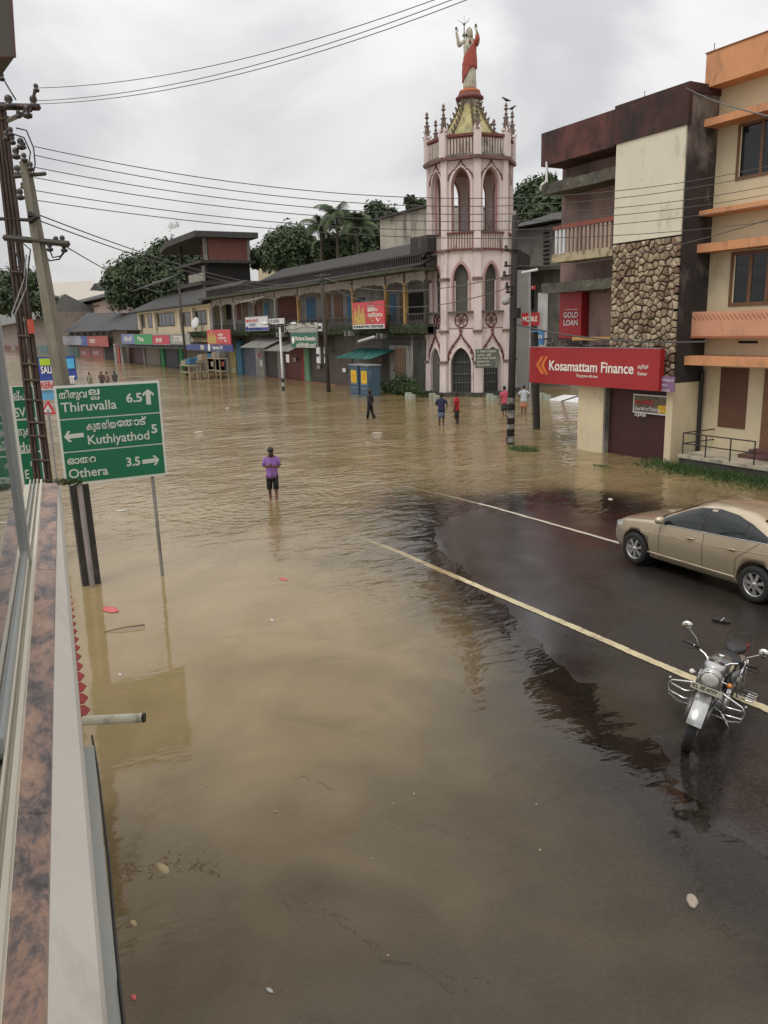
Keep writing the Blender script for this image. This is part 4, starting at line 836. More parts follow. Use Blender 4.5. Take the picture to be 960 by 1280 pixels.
link('head', join_meshes('head', [hm], SW), st)
hb = MB(); hb.ell([(0, .055, -.22, .10, .06), (0, .05, -.08, .105, .065), (0, .045, .03, .095, .075), (0, .02, .085, .085, .085), (0, .01, .14, .03, .04)], 14); me = hb.mesh('hair', mat('statue_hair', (.05, .045, .04), var=.3), True); me.transform(T_); link('hair', me, st)
rb = MB(); R = []
for z, rx, ry in [(0, .20, .19), (.12, .205, .19), (.5, .19, .17), (.9, .18, .15), (1.25, .19, .14), (1.42, .12, .09)]:
    R.append([((rx + .012 * math.sin(j * 5.2) * (1.3 - z)) * math.cos(2 * math.pi * j / 28) * k, (ry + .014 * math.cos(j * 4.4) * (1.3 - z)) * math.sin(2 * math.pi * j / 28) * k, z * k) for j in range(28)])
rb.loft(R); rb.build('robe', SW, st, smooth=True)
# cloak: wraps the left shoulder, its hem rising diagonally
ck = MB(); n = 32; R = []
for q in np.linspace(0, 1, 9):
    ring = []
    for j in range(n):
        a = 2 * math.pi * j / n; lo = .60 + .22 * math.cos(a) - (.0 if math.cos(a) > -.2 else .42 * (-math.cos(a) - .2)); lo = .50 + .16 * math.sin(a * .5) + .10 * math.cos(a) - .36 * max(0, -math.cos(a)); hi = 1.18 + .24 * math.cos(a); z = lo + (hi - lo) * q
        rr = .235 - .02 * q + .013 * math.sin(j * 2.3 + q * 6) ; ry = .205 - .03 * q + .01 * math.sin(j * 3.1)
        if q > .8: rr -= .03; 
        ring.append((rr * math.cos(a) * k, ry * math.sin(a) * k, z * k))
    R.append(ring)
ck.loft(R); ck.tube([sk((.17, -.02, 1.40)), sk((.22, -.05, 1.30)), sk((.24, -.09, 1.42)), sk((.225, -.11, 1.55))], [.09 * k, .085 * k, .075 * k, .06 * k], 12); ck.build('cloak', SR, st, smooth=True)
MB().lathe([(.02 * k, 0), (.035 * k, .03 * k), (.02 * k, .09 * k)], sk((0, -.15, 1.3)), 8).build('heart', mat('statue_heart', (.20, .03, .02)), st)
# lightning rod beside the head
lr = thing('lightning_rod', 'forked lightning rod rising beside the head of the statue', 'rod', (TCX, TCY, sz)); o_ = Vector((TCX, TCY, sz)) - rd_ * .16 * k + Vector((0, 0, 1.60 * k))
mb = MB().tube([o_ + Vector((0, 0, -.25)), o_ + Vector((0, 0, .30 * k))], [.045, .03], 6); mb.build('rod', SG, lr)
MB().ball(o_ + Vector((0, 0, .28 * k)), .09, 8, 5).build('ball', SG, lr)
MB().lathe([(.16, 0), (.05, .2)], o_ - Vector((0, 0, .1)), 8).build('base', SG, lr)
for j in range(5):
    t_ = j * 2 * math.pi / 5 + .4; d = Vector((math.cos(t_), math.sin(t_), 0)) if j < 4 else Vector((0, 0, 0)); MB().tube([o_ + Vector((0, 0, .28 * k)), o_ + Vector((0, 0, .36 * k)) + d * .3, o_ + Vector((0, 0, .42 * k + (.2 if j == 4 else 0))) + d * .42], .014, 4).build('prong', SG, lr)

# crows on the pinnacles and noticeboard at the foot
CROW = mat('crow_black', (.012, .012, .014), rough=.5, bump=0)
def crow(label, idx, yaw, fly=False):
    A = oct_pt(idx, 3.085 * .94, 0); base = (A.x, A.y, Z['bal_t'] + .35 - .12 + 1.76)
    t = thing('crow', label, 'bird', base, 'crows on the tower pinnacles', local=True, rot=(0, 0, yaw)); s_ = 1.25
    mb = MB(); mb.loft([[(.0 + c[0] * s_, c[1] * math.cos(a) * s_, (c[2] + c[1] * math.sin(a)) * s_) for a in np.linspace(0, 2 * math.pi, 9)[:-1]] for c in [(-.26, .012, .08), (-.14, .035, .09), (-.05, .07, .12), (.05, .075, .16), (.11, .05, .21), (.15, .045, .245), (.19, .035, .25), (.21, .012, .245), (.27, .004, .235)]])
    link('body', mb.mesh('body', CROW, True), t)
    for sg in (-1, 1):
        link('wing', MB().add([(s_ * .08, sg * s_ * .07, s_ * .18), (s_ * -.05, sg * s_ * .085, s_ * .16), (s_ * -.24, sg * s_ * .03, s_ * .09), (s_ * -.05, sg * s_ * .08, s_ * .09)], [(0, 1, 2, 3)]).mesh('wing', CROW), t)
        link('leg', MB().tube([(s_ * .0, sg * s_ * .03, s_ * .08), (s_ * .01, sg * s_ * .03, 0)], .012, 4).mesh('leg', CROW), t)
ryaw = math.atan2(rd_.y, rd_.x)
crow('black crow perched on the pinnacle right of the yellow roof, with its head turned left', 1, ryaw + math.pi); crow('black crow perched on the outermost right pinnacle', 2, ryaw + .4)

# ------------------------------------------------------------ left row: arcade building
AY = 30.5
def X_(px, py, Y=AY): return float(PY(px, py, Y)[0])
def Z_(px, py, Y=AY): return float(PY(px, py, Y)[2])
def bx(mb, px0, py0, px1, py1, Y, th):            # facade box from a pixel rectangle on plane Y (front face at Y)
    x0, x1 = X_(px0, (py0 + py1) / 2, Y), X_(px1, (py0 + py1) / 2, Y); z1, z0 = Z_((px0 + px1) / 2, py0, Y), Z_((px0 + px1) / 2, py1, Y)
    mb.box(x0, x1, Y, Y + th, z0, z1); return x0, x1, z0, z1
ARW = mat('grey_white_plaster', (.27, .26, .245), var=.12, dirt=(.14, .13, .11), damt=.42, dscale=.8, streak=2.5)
ARCH_W = mat('dirty_white_fascia', (.34, .315, .285), var=.12, scale=1, dirt=(.09, .085, .07), damt=.42, dscale=.8, streak=1.2)
TILE = mat('dark_roof_tile', (.032, .027, .025), var=.4, scale=1.5, dirt=(.025, .03, .02), damt=.4)
BRK = mat('brick_red_wall', (.16, .055, .04), var=.25, scale=3, dirt=(.06, .04, .035), damt=.3)
YELC = mat('ochre_column', (.40, .26, .09), var=.2, dirt=(.2, .14, .08), damt=.35)
BLUED = mat('blue_door', (.03, .12, .22), rough=.6, var=.15)
ab = thing('arcade_building', 'long old two storey arcade building with scalloped arches, mossy ledge and dark tiled roof', 'building', (-70, 33, 0))
ax0, ax1 = X_(262, 400), X_(534, 400)
gx0 = X_(240, 440)
MB().box(ax0, ax1, AY + 2.2, AY + 9, -.7, 8.6).build('wall', ARW, ab)
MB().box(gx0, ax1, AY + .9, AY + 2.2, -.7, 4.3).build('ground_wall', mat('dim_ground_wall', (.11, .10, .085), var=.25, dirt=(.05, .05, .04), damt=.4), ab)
MB().box(ax0, ax1, AY + .05, AY + 2.2, 4.3, 4.75).build('floor_slab', DARKCONC, ab)
# mossy ledge with hanging plants
lg = MB(); R = []
for i in range(121):
    x = gx0 + (ax1 - gx0) * i / 120; j = mnoise.noise(Vector((x * .9, 1, 2))); R.append([(x, AY - .25 - .15 * j, 4.35 + .2 * j), (x, AY - .3 - .15 * j, 4.85 + .12 * j), (x, AY + .5, 4.95), (x, AY + .5, 4.2)])
lg.loft(R); lg.build('ledge', mat('mossy_ledge', (.035, .045, .02), var=.5, scale=2, dirt=(.03, .028, .022), damt=.45), ab)
lv = MB()
for _ in range(5000):
    x = random.uniform(gx0, ax1); d = mnoise.noise(Vector((x * .35, 7, 3)))
    if random.random() > .45 + d: continue
    y = AY - random.uniform(.2, .6); z = 4.9 - random.random() ** 1.5 * (.5 + 1.1 * max(0, d)); s_ = random.uniform(.05, .12); n_ = Vector((random.uniform(-1, 1), random.uniform(-1, 0), random.uniform(-1, 1))).normalized(); u_ = n_.orthogonal().normalized() * s_; v_ = n_.cross(u_)
    c_ = Vector((x, y, z)); lv.add([c_ - u_, c_ - v_ * .5, c_ + u_, c_ + v_ * .5], [(0, 1, 2, 3)])
lv.build('ledge_plants', GRASS, ab, stuff=True, fix=False)
# upper arcade: posts and scalloped fascia
cols = [(263, 'w'), (275, 'w'), (291, 'w'), (317, 'b'), (343, 'w'), (371.5, 'y'), (403.5, 'y'), (440, 'y'), (481.5, 'y'), (505, 'y'), (531, 'd')]
xs = [X_(c, 380) for c, _ in cols]
for (c, kk), x in zip(cols, xs):
    w_ = .12 if kk != 'w' else .17
    MB().box(x - w_, x + w_, AY, AY + .3, 4.8, 7.9).build('post', {'w': WHITEP if False else ARCH_W, 'y': YELC, 'b': WOOD, 'd': DARKCONC}[kk], ab)
ftop = lambda x: 8.75
def scallop(x0, x1, zb=7.35, zt=8.45, lob=True):
    w_ = x1 - x0; n = 30; P = []
    for i in range(n + 1):
        q = i / n; base = zb + .50 * math.sin(math.pi * q) ** (.22 if zb > 7.4 else .35)
        if lob: base += .10 * abs(math.sin(math.pi * 5 * q)) * math.sin(math.pi * q) ** .3 - .05
        P.append((x0 + w_ * q, base))
    mb = MB()
    for i in range(n): mb.poly([P[i], P[i + 1], (P[i + 1][0], zt), (P[i][0], zt)], (0, AY + .05, 0), (1, 0, 0), (0, 0, 1), (0, .16, 0))
    return mb
for i in range(len(xs) - 1):
    scallop(xs[i] + .17, xs[i + 1] - .17, 7.35 if i < 3 else 7.45, 8.5 - .0, True).build('arch_fascia', ARCH_W, ab)
MB().box(ax0 - .2, ax1, AY - 1.2, AY + 2.3, 8.5, 8.72).build('eave_slab', mat('mossy_eave', (.05, .055, .03), var=.5, scale=2, dirt=(.03, .03, .025), damt=.5), ab)
# openings on the upper wall
WY = AY + 2.16
def up_open(px0, py0, px1, py1, M, name='door', Y=WY): mb = MB(); bx(mb, px0, py0, px1, py1, Y, .06); return mb.build(name, M, ab)
for a_ in ((296, 380, 301, 400, BRK, 'door'), (303, 378, 309, 402, WOOD, 'door'), (322, 376, 328, 400, WOOD, 'door'), (330, 378, 336, 402, BLUED, 'door'), (345, 366, 371, 402, BRK, 'brick_panel'), (383, 372, 394, 402, BLUED, 'door'), (409, 368, 413, 402, WOOD, 'door'), (418, 368, 428, 402, WOOD, 'door'), (434, 368, 439, 402, BLUED, 'door'), (446, 372, 456, 402, mat('teal_shutter', (.03, .08, .09)), 'window'), (484, 368, 494, 402, BLUED, 'door'), (500, 366, 506, 402, WOOD, 'door')):
    up_open(*a_[:4], a_[4], a_[5])
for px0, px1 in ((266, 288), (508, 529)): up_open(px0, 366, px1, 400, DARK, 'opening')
# balcony rail on the ledge
rm = MB(); 
for i in range(140): x = ax0 + (ax1 - ax0) * i / 139; rm.box(x - .03, x + .03, AY + .1, AY + .15, 4.9, 5.65)
rm.box(ax0, ax1, AY + .08, AY + .17, 5.6, 5.7); rm.build('balcony_railing', mat('dim_railing', (.07, .06, .05), var=.3), ab, stuff=True)
# tiled roof behind a pierced parapet
MB().poly([(AY - .5, 8.74), (AY + 5, 11.2), (AY + 9, 9.6), (AY + 9, 8.74)], (X_(300, 340), 0, 0), (0, 1, 0), (0, 0, 1), (ax1 - X_(300, 340), 0, 0)).build('roof', TILE, ab)
rt_ = MB()
nr = 150; xx0 = X_(300, 340)
for k in range(9):
    q = k / 9; y0 = AY - .55 + 5.5 * q; z0_ = 8.78 + 2.46 * q; rt_.obox(((xx0 + ax1) / 2, y0 + .3, z0_ + .19), ((ax1 - xx0) / 2, 0, 0), (0, .33, .15), (0, -.012, .03))
rt_.build('tile_course', TILE, ab, stuff=True)
pp = MB()
px_ = ax0
while px_ < ax1 - .3:
    pp.box(px_, px_ + .10, AY - .2, AY - .08, 8.9, 9.55); px_ += .30
pp.box(ax0, ax1, AY - .22, AY - .06, 9.55, 9.70); pp.box(ax0, ax1, AY - .24, AY - .04, 8.73, 8.90)
pp.build('roof_parapet', mat('black_parapet', (.04, .035, .03), var=.4, scale=2), ab, stuff=True)
MB().box(X_(511, 300), ax1, AY + .1, AY + 4, 9.7, Z_(520, 296)).build('roof_tank', mat('black_tank', (.035, .032, .03), var=.3, dirt=(.09, .08, .06), damt=.25), ab)
# ground floor bays
GYF = AY + .6
def gbox(px0, py0, px1, py1, M, name, label=None, Y=GYF, th=.3):
    mb = MB(); bx(mb, px0, py0, px1, py1, Y, th); return mb.build(name, M, ab, label)
SHUT = lambda n, c: mat(n, c, rough=.6, var=.2, dirt=(.04, .035, .03), damt=.35)
gbox(302, 430, 320, 476, SHUT('slate_shutter', (.07, .09, .12)), 'shutter', 'slate blue shutter', GYF + .2); gbox(296, 425, 302, 474, mat('blue_post', (.05, .16, .25)), 'pillar', 'blue pillar')
tp = gbox(320, 430, 331, 478, ARW, 'pillar', 'poster covered whitish pillar')
gbox(331, 432, 347, 478, SHUT('dark_shutter', (.06, .045, .04)), 'shutter', None, GYF + .2); gbox(347, 434, 355, 480, ARW, 'pillar')
gbox(357, 434, 377, 478, SHUT('rust_shutter', (.13, .025, .02)), 'shutter', 'dark red shutter', GYF + .2); gbox(377, 436, 380, 480, mat('red_strip', (.3, .03, .03)), 'pillar'); gbox(380, 436, 386, 482, mat('pale_green_pillar', (.16, .32, .20), dirt=(.1, .14, .1), damt=.3), 'pillar', 'pale green pillar')
gbox(387, 436, 408, 482, SHUT('dark_shutter', (.06, .045, .04)), 'shutter', None, GYF + .2); gbox(413, 440, 440, 484, SHUT('brown_shutter', (.075, .055, .045)), 'shutter', None, GYF + .2)
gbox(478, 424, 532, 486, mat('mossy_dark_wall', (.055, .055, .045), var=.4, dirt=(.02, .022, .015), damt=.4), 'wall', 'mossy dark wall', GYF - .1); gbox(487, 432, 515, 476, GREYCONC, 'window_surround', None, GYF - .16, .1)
wv = gbox(494, 434, 507, 472, mat('rusty_wood', (.15, .10, .07), var=.3, dirt=(.3, .26, .2), damt=.3), 'window', None, GYF - .2, .05)
g_ = MB()
for i in range(5): x = X_(495 + i * 2.6, 450, GYF - .22); g_.box(x - .03, x + .03, GYF - .24, GYF - .2, Z_(500, 470, GYF), Z_(500, 436, GYF))
g_.build('grille', WOOD, wv)
gbox(260, 440, 268, 470, mat('dull_red_shutter', (.16, .03, .03)), 'shutter', None, GYF + .2); gbox(270, 444, 284, 466, mat('teal_shutter2', (.04, .07, .08)), 'shutter', None, GYF + .2); gbox(288, 436, 295, 474, mat('mustard_pillar', (.26, .22, .07), dirt=(.1, .1, .08), damt=.3), 'pillar', 'mustard pillar')
gbox(331, 476, 420, 481, mat('terracotta_plinth', (.26, .12, .07), dirt=(.1, .06, .04), damt=.3), 'plinth', None, GYF - .3)
def awning(label, px0, px1, py0, py1, M, Y0=AY - 1.6, Y1=AY + .6, ribs=7, up=None):
    a = PY(px0, py1, Y0); c = PY(px1, py1, Y0); zt = PY((px0 + px1) / 2, py0, Y1 - .9)[2]
    t = thing('awning', label, 'awning', ((a[0] + c[0]) / 2, Y0, a[2]))
    mb = MB(); n = ribs * 8; w = c[0] - a[0]; P0_, P1_ = [], []
    for i in range(n + 1): q = i / n; dz_ = .05 * math.sin(q * ribs * 3 * 2 * math.pi); P0_.append((a[0] + w * q, Y0, a[2] + dz_)); P1_.append((a[0] + w * q + .2, Y1, zt + dz_))
    mb.grid([P0_, P1_]); mb.add([(x, y, z - .03) for x, y, z in P0_ + P1_], [(i, i + n + 1, i + n + 2, i + 1) for i in range(n)]); mb.build('sheet', M, t, fix=False)
    for q in (0.05, .5, .95): MB().tube([(a[0] + w * q, Y0 + .05, a[2] - .06), (a[0] + w * q + .2, Y1, zt - .06)], .03, 5).build('strut', BLACKM, t)
    MB().tube([(a[0], Y0, a[2] - .02), (c[0], Y0, a[2] - .02)], .035, 6).build('edge_bar', M, t); return t
CORR = mat('grey_corrugated_sheet', (.20, .195, .175), rough=.6, var=.25, scale=2, dirt=(.08, .07, .06), damt=.35)
awning('grey corrugated awning, left one of two, below the white clinic board', 300, 331, 422, 434, CORR); awning('grey corrugated awning sloping down behind the striped light pole', 328, 361, 426, 438, CORR)
ga = awning('teal green awning with pale edge above the blue meter boxes', 419, 463, 436, 447, mat('teal_awning', (.015, .10, .085), rough=.5, var=.2, dirt=(.2, .3, .28), damt=.25, dscale=3, streak=1))
# signs on the arcade
def board(name, label, px0, py0, px1, py1, Y, M, th=.1, cat='sign', frame=None):
    x0, x1 = X_(px0, (py0 + py1) / 2, Y), X_(px1, (py0 + py1) / 2, Y); z1, z0 = Z_((px0 + px1) / 2, py0, Y), Z_((px0 + px1) / 2, py1, Y)
    t = thing(name, label, cat, ((x0 + x1) / 2, Y, z0)); MB().box(x0, x1, Y, Y + th, z0, z1).build('sheet', M, t)
    if frame: 
        f = MB(); e = .06; f.box(x0 - e, x1 + e, Y - .02, Y + th + .02, z0 - e, z0).box(x0 - e, x1 + e, Y - .02, Y + th + .02, z1, z1 + e).box(x0 - e, x0, Y - .02, Y + th + .02, z0, z1).box(x1, x1 + e, Y - .02, Y + th + .02, z0, z1); f.build('frame', frame, t)
    return t, x0, x1, z0, z1
def fit_text(parent, body, x0, x1, z, h, Y, M, bold=.0, maxsx=1.6):
    o = text('lettering', body, h, M, parent, (x0, Y, z), bold=bold); w = max(.01, o.dimensions.x); bpy.data.objects.remove(o)
    return text('lettering', body, h, M, parent, (x0, Y, z), bold=bold, sx=min(maxsx, (x1 - x0) / w))
BLUEINK = mat('blue_ink', (.06, .08, .30), bump=0); REDINK = mat('red_ink', (.5, .04, .04), bump=0); BLACKINK = mat('black_ink', (.02, .02, .02), bump=0)
SYEL = mat('poster_gold', (.50, .34, .10), var=.5, scale=5, bump=0)
t, x0, x1, z0, z1 = board('sign', 'white shop board with blue foot hanging on the mossy ledge of the arcade', 307, 396, 335, 413, AY - .8, OFFW, frame=GALV)
MB().box(x0, x1, AY - .83, AY - .80, z0, z0 + .28).build('footer', BLUEINK, t)
for r_, (bd_, c_) in enumerate((('ജ്വല്ലറി', REDINK), ('CLINIC', BLUEINK), ('9447 202 481', BLACKINK))): fit_text(t, bd_, x0 + .9 + .2 * r_, x1 - .5, z1 - .35 - .42 * r_, .4, AY - .84, c_)
for r_ in range(2): MB().box(x0 + .2, x0 + .7, AY - .83, AY - .81, z1 - .5 - r_ * .7, z1 - .2 - r_ * .7).build('emblem', [REDINK, BLUEINK][r_], t)
t, x0, x1, z0, z1 = board('sign', 'small white board immediately right of the board with the blue foot', 336, 398, 355, 405, AY - .75, OFFW); fit_text(t, 'STUDIO', x0 + .2, x1 - .2, (z0 + z1) / 2, .45, AY - .77, BLACKINK)
t, x0, x1, z0, z1 = board('sign', 'dark green shop board with white lettering hanging from the arcade ledge', 364, 416, 396, 434, AY - 1.0, mat('board_green', (.008, .11, .06), rough=.4, var=.1), frame=GALV)
fit_text(t, 'Marthoma Diagnostics', x0 + 1.0, x1 - .25, z1 - .5, .55, AY - 1.02, LT, .01); fit_text(t, 'മാർത്തോമ്മാ ലാബ്', x0 + 1.2, x1 - .25, z1 - 1.1, .5, AY - 1.02, LT, .008); fit_text(t, 'KUTTOOR', x0 + 1.8, x1 - 1.2, z0 + .25, .28, AY - 1.02, LT)
MB().lathe([(.33, 0), (.33, .03)], (x0 + .5, AY - 1.0, (z0 + z1) / 2), 20, axis=(0, -1, 0)).build('emblem', LT, t)
def ad_poster(label, px0, py0, px1, py1, Y, name, foot):
    t, x0, x1, z0, z1 = board('hoarding', label, px0, py0, px1, py1, Y, REDSIGN2, frame=None, cat='hoarding')
    w, h = x1 - x0, z1 - z0
    if foot: MB().box(x0, x1, Y - .03, Y, z0, z0 + h * .16).build('footer', OFFW, t); fit_text(t, 'KUNNATHU TEXTILES', x0 + .15, x1 - .15, z0 + h * .08, h * .12, Y - .05, BLACKINK, .006, 3)
    P = MB()
    for k, (cx, cw, ch_) in enumerate(((.09, .06, .62), (.22, .08, .72), (.34, .075, .6))):
        P.poly([(x0 + w * (cx + cw * a), z0 + h * (.17 + ch_ * b_)) for a, b_ in ((-1, 0), (1, 0), (.9, .45), (.55, .7), (.35, .78), (.38, .95), (0, 1.05), (-.38, .95), (-.35, .78), (-.6, .7), (-.95, .4))], (0, Y - .002, 0), (1, 0, 0), (0, 0, 1), (0, -.012 - .002 * k, 0))
    P.build('printed_figures', SYEL, t, stuff=True)
    fit_text(t, 'ഓണം\nസമ്മാനം', x0 + w * .5, x0 + w * .95, z0 + h * .60, h * .2, Y - .02, LT, .01)
    for k in range(2): MB().tube([(x0 + w * (.55 + .2 * k + .12 * q), Y - .02, z0 + h * (.32 + .06 * math.sin(q * 6 + k))) for q in np.linspace(0, 1, 8)], .04, 5).build('flourish', SYEL if k == 0 else LT, t)
    if foot: MB().box(x0 + w * .49, x0 + w * .7, Y - .015, Y, z0 + h * .66, z0 + h * .86).build('inset', mat('grey_pink', (.4, .25, .25)), t)
    return t
REDSIGN2 = mat('poster_red_flex', (.52, .05, .06), rough=.45, var=.15, scale=.6, bump=0)
ad_poster('large red advertising hoarding with gold figures hung on the upper arcade', 441, 377, 480.5, 411, AY - .9, '', True)
ad_poster('red advertising hoarding with pale figures above the blue bank board', 259, 412, 288, 433, AY - 1.5, '', False)
t, x0, x1, z0, z1 = board('sign', 'long narrow blue bank board above the wooden stall tables', 230, 430.5, 291, 438.5, AY - 2.0, mat('bank_blue', (.02, .04, .18), rough=.4)); 
fit_text(t, 'SBI', x0 + (x1 - x0) * .38, x0 + (x1 - x0) * .5, (z0 + z1) / 2, .7, AY - 2.02, LT, .01); fit_text(t, 'State Bank ATM', x0 + (x1 - x0) * .63, x0 + (x1 - x0) * .82, (z0 + z1) / 2, .5, AY - 2.02, LT, .01)
MB().lathe([(.42, 0), (.42, .03)], (x0 + (x1 - x0) * .56, AY - 2.0, (z0 + z1) / 2), 16, axis=(0, -1, 0)).build('emblem', LT, t)
# white painted banner with outdoor unit circles
t, x0, x1, z0, z1 = board('banner', 'white hand painted cloth banner on the ledge above the green board', 355, 404, 397, 415, AY - .62, mat('grey_banner', (.42, .41, .36), var=.2, dirt=(.12, .13, .09), damt=.35, dscale=2), cat='banner')
for q, r_ in ((.1, .35), (.35, .4), (.62, .42), (.86, .38)): c0 = Vector((x0 + (x1 - x0) * q, AY - .65, (z0 + z1) / 2)); MB().tube([c0 + Vector((r_ * math.cos(a), 0, r_ * math.sin(a))) for a in np.linspace(.5, 2.4 + 3 * (q < .2), 12)], .05, 5).build('painted_curve', BLACKINK, t)
for k, (px, py, w_) in enumerate(((400, 409, 1), (397.5, 444, .6), (407, 444, .6))):
    t, x0, x1, z0, z1 = board('notice', ['white notice on the ledge behind the leaning wooden pole', 'tall white notice left of the leaning pole', 'tall white notice right of the leaning pole'][k], px - 2.0, py - (5 if k == 0 else 10), px + 2.0, py + (5 if k == 0 else 10), AY - .7 - .3 * (k > 0), OFFW, cat='notice'); MB().box(x0 + .1, x1 - .1, AY - .75 - .3 * (k > 0), AY - .72 - .3 * (k > 0), (z0 + z1) / 2 - .1, (z0 + z1) / 2 + .1).build('print', BLACKINK, t)
# blue meter boxes
BBLUE = mat('dull_blue_cabinet', (.045, .085, .125), rough=.6, var=.15, dirt=(.10, .15, .18), damt=.3, dscale=3)
YST = mat('yellow_sticker', (.62, .38, .02), bump=0)
for k, (px0, px1) in enumerate(((437.5, 448), (450, 461))):
    Y = 27.2; x0, x1 = X_(px0, 470, Y), X_(px1, 470, Y); zt = Z_(448, 457, Y)
    t = thing('cabinet', ['dull blue street cabinet with yellow sticker, left one of the pair', 'dull blue street cabinet with yellow sticker, right one nearer the tower'][k], 'cabinet', (x0, Y, 0), 'blue cabinets beside the tower')
    MB().box(x0, x1, Y, Y + .9, -.7, zt).build('body', BBLUE, t); MB().box(x0 - .07, x1 + .07, Y - .08, Y + .98, zt, zt + .08).build('lid', GALV, t)
    MB().box(x0 + .06, x1 - .06, Y - .03, Y, .1, zt - .12).build('door', mat('cabinet_door', (.05, .095, .14), var=.1), t)
    s_ = MB().box(x0 + .25, x1 - .25, Y - .045, Y - .03, zt - 1.25, zt - .35).build('sticker', YST, t); text('lettering', '!', .5, REDINK, s_, ((x0 + x1) / 2 - .06, Y - .05, zt - .8), bold=.02)
    for q in range(3): MB().box(x0 + .2, x1 - .2, Y - .04, Y - .03, .5 + q * .3, .54 + q * .3).build('louvre', GALV, t)
# plants at the foot of the dark wall
def bush(name, label, cx, cy, cz, rx, ry, rz, n, M, leaf=.09, cat='bush', group=None, stem=True):
    t = thing(name, label, cat, (cx, cy, cz), group); mb = MB()
    cl_ = [(random.gauss(0, .45) * rx, random.gauss(0, .45) * ry, abs(random.gauss(.35, .35)) * rz) for _ in range(max(6, n // 60))]
    for i in range(n):
        c0 = random.choice(cl_); c_ = Vector((cx + c0[0] + random.gauss(0, .16) * rx, cy + c0[1] + random.gauss(0, .16) * ry, cz + max(0, c0[2] + random.gauss(0, .14) * rz))); s_ = leaf * random.uniform(.6, 1.4)
        n_ = Vector((random.uniform(-1, 1), random.uniform(-1, 1), random.uniform(-.2, 1))).normalized(); u_ = n_.orthogonal().normalized(); u_.rotate(Matrix.Rotation(random.uniform(0, 6.28), 3, n_)); v_ = n_.cross(u_)
        mb.add([c_ - u_ * s_, c_ - v_ * s_ * .45, c_ + u_ * s_, c_ + v_ * s_ * .45], [(0, 1, 2, 3)])
    mb.build('foliage', M, t, stuff=True, fix=False)
    sm = MB(); [sm.tube([(cx, cy, cz - .5), (cx + c0[0] * .6, cy + c0[1] * .6, cz + c0[2] * .6)], .02, 4) for c0 in cl_[:6]]; sm.build('stem', WOOD, t, stuff=True); return t
FOL = mat('bush_leaf', (.035, .065, .018), var=.5, scale=1.5, bump=0)
q = G(500, 494); bush('bush', 'low dark green bush growing at the foot of the mossy wall beside the tower', q[0], q[1] + .4, 0, 3.2, .8, 1.3, 1500, FOL, .11)
q = G(474, 491); bush('bush', 'small green shrub between the blue cabinets and the mossy window', q[0], q[1] + .6, 0, .9, .5, 1.0, 400, FOL, .1)
# marker stones round the tower
for k, (px, py) in enumerate(((510, 499), (540, 500), (612, 501), (678, 500))):
    q = G(px, py); t = thing('marker_stone', ['pale squat marker stone left of the tower, beside the bush', 'pale marker stone at the left corner of the tower', 'pale marker stone in front of the right arch of the tower', 'pale marker stone in the gap beside the red sign'][k], 'bollard', (q[0], q[1], 0), 'pale marker stones round the tower')
    for sg in (0, 1): MB().box(q[0] - .38 + sg * .44, q[0] - .04 + sg * .44, q[1], q[1] + .35, -.7, .42 - .1 * sg).build('block', mat('pale_greenish_stone', (.30, .32, .26), dirt=(.2, .2, .16), damt=.3), t)
# wooden stall tables under the bank board
WOODP = mat('pale_wood', (.32, .26, .17), var=.25, scale=3)
for k, (px, py, w) in enumerate(((237, 474, 3.4), (252, 473, 2.6), (272, 472, 5.))):
    q = G(px, py, 0); t = thing('stall_table', ['pale wooden stall table, leftmost under the bank board', 'pale wooden stall table stacked high, middle of three', 'long grey wooden stall table, rightmost of three'][k], 'table', (q[0], q[1], 0), 'stall tables in front of the arcade')
    zt = 1.4 + .3 * k % 2
    MB().box(q[0] - w / 2, q[0] + w / 2, q[1] - .5, q[1] + .5, zt, zt + .1).build('tabletop', WOODP, t); MB().box(q[0] - w / 2, q[0] + w / 2, q[1] - .45, q[1] + .45, .7, .77).build('shelf', WOODP, t)
    for sx_2 in (-1, 1):
        for sy in (-1, 1): MB().box(q[0] + sx_2 * (w / 2 - .12) - .06, q[0] + sx_2 * (w / 2 - .12) + .06, q[1] + sy * .42 - .05, q[1] + sy * .42 + .05, -.7, zt).build('leg', WOODP, t)
    for j in range(3): MB().obox((q[0] - w * .3 + j * w * .3, q[1], zt + .3 + .1 * j), (.35, .1, 0), (0, .3, 0), (.05, 0, .22 + .05 * j)).build('crate', [WOODP, GREYCONC, BLUED][(j + k) % 3], t)

# ------------------------------------------------------------ cream building left of the arcade
DT = mat('dark_tin_roof', (.035, .034, .032), rough=.8, var=.3, scale=1.5, dirt=(.06, .055, .045), damt=.2)
def roof_poly(name, pts, o, d, M, par): return MB().poly(pts, o, (0, 1, 0), (0, 0, 1), d).build(name, M, par)
cb = thing('cream_building', 'cream two storey building with dark lean-to roof and closed green edged shop', 'building', (-118, 33, 0))
x0c, x1c = X_(171, 400), X_(262, 400); 
MB().box(x0c, x1c, AY + .3, AY + 8, 3.6, Z_(215, 386) + .6).build('wall', CREAM, cb)
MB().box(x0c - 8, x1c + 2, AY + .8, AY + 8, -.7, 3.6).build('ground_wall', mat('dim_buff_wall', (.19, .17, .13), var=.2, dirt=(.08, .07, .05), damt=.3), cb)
zc = Z_(215, 384)
MB().poly([(AY - 1.0, zc), (AY + 5, zc + 2.6), (AY + 9, zc + .6), (AY + 9, zc - .2), (AY - 1.0, zc - .2)], (x0c - 1.5, 0, 0), (0, 1, 0), (0, 0, 1), (x1c - x0c + 2.2, 0, 0)).build('roof', DT, cb)
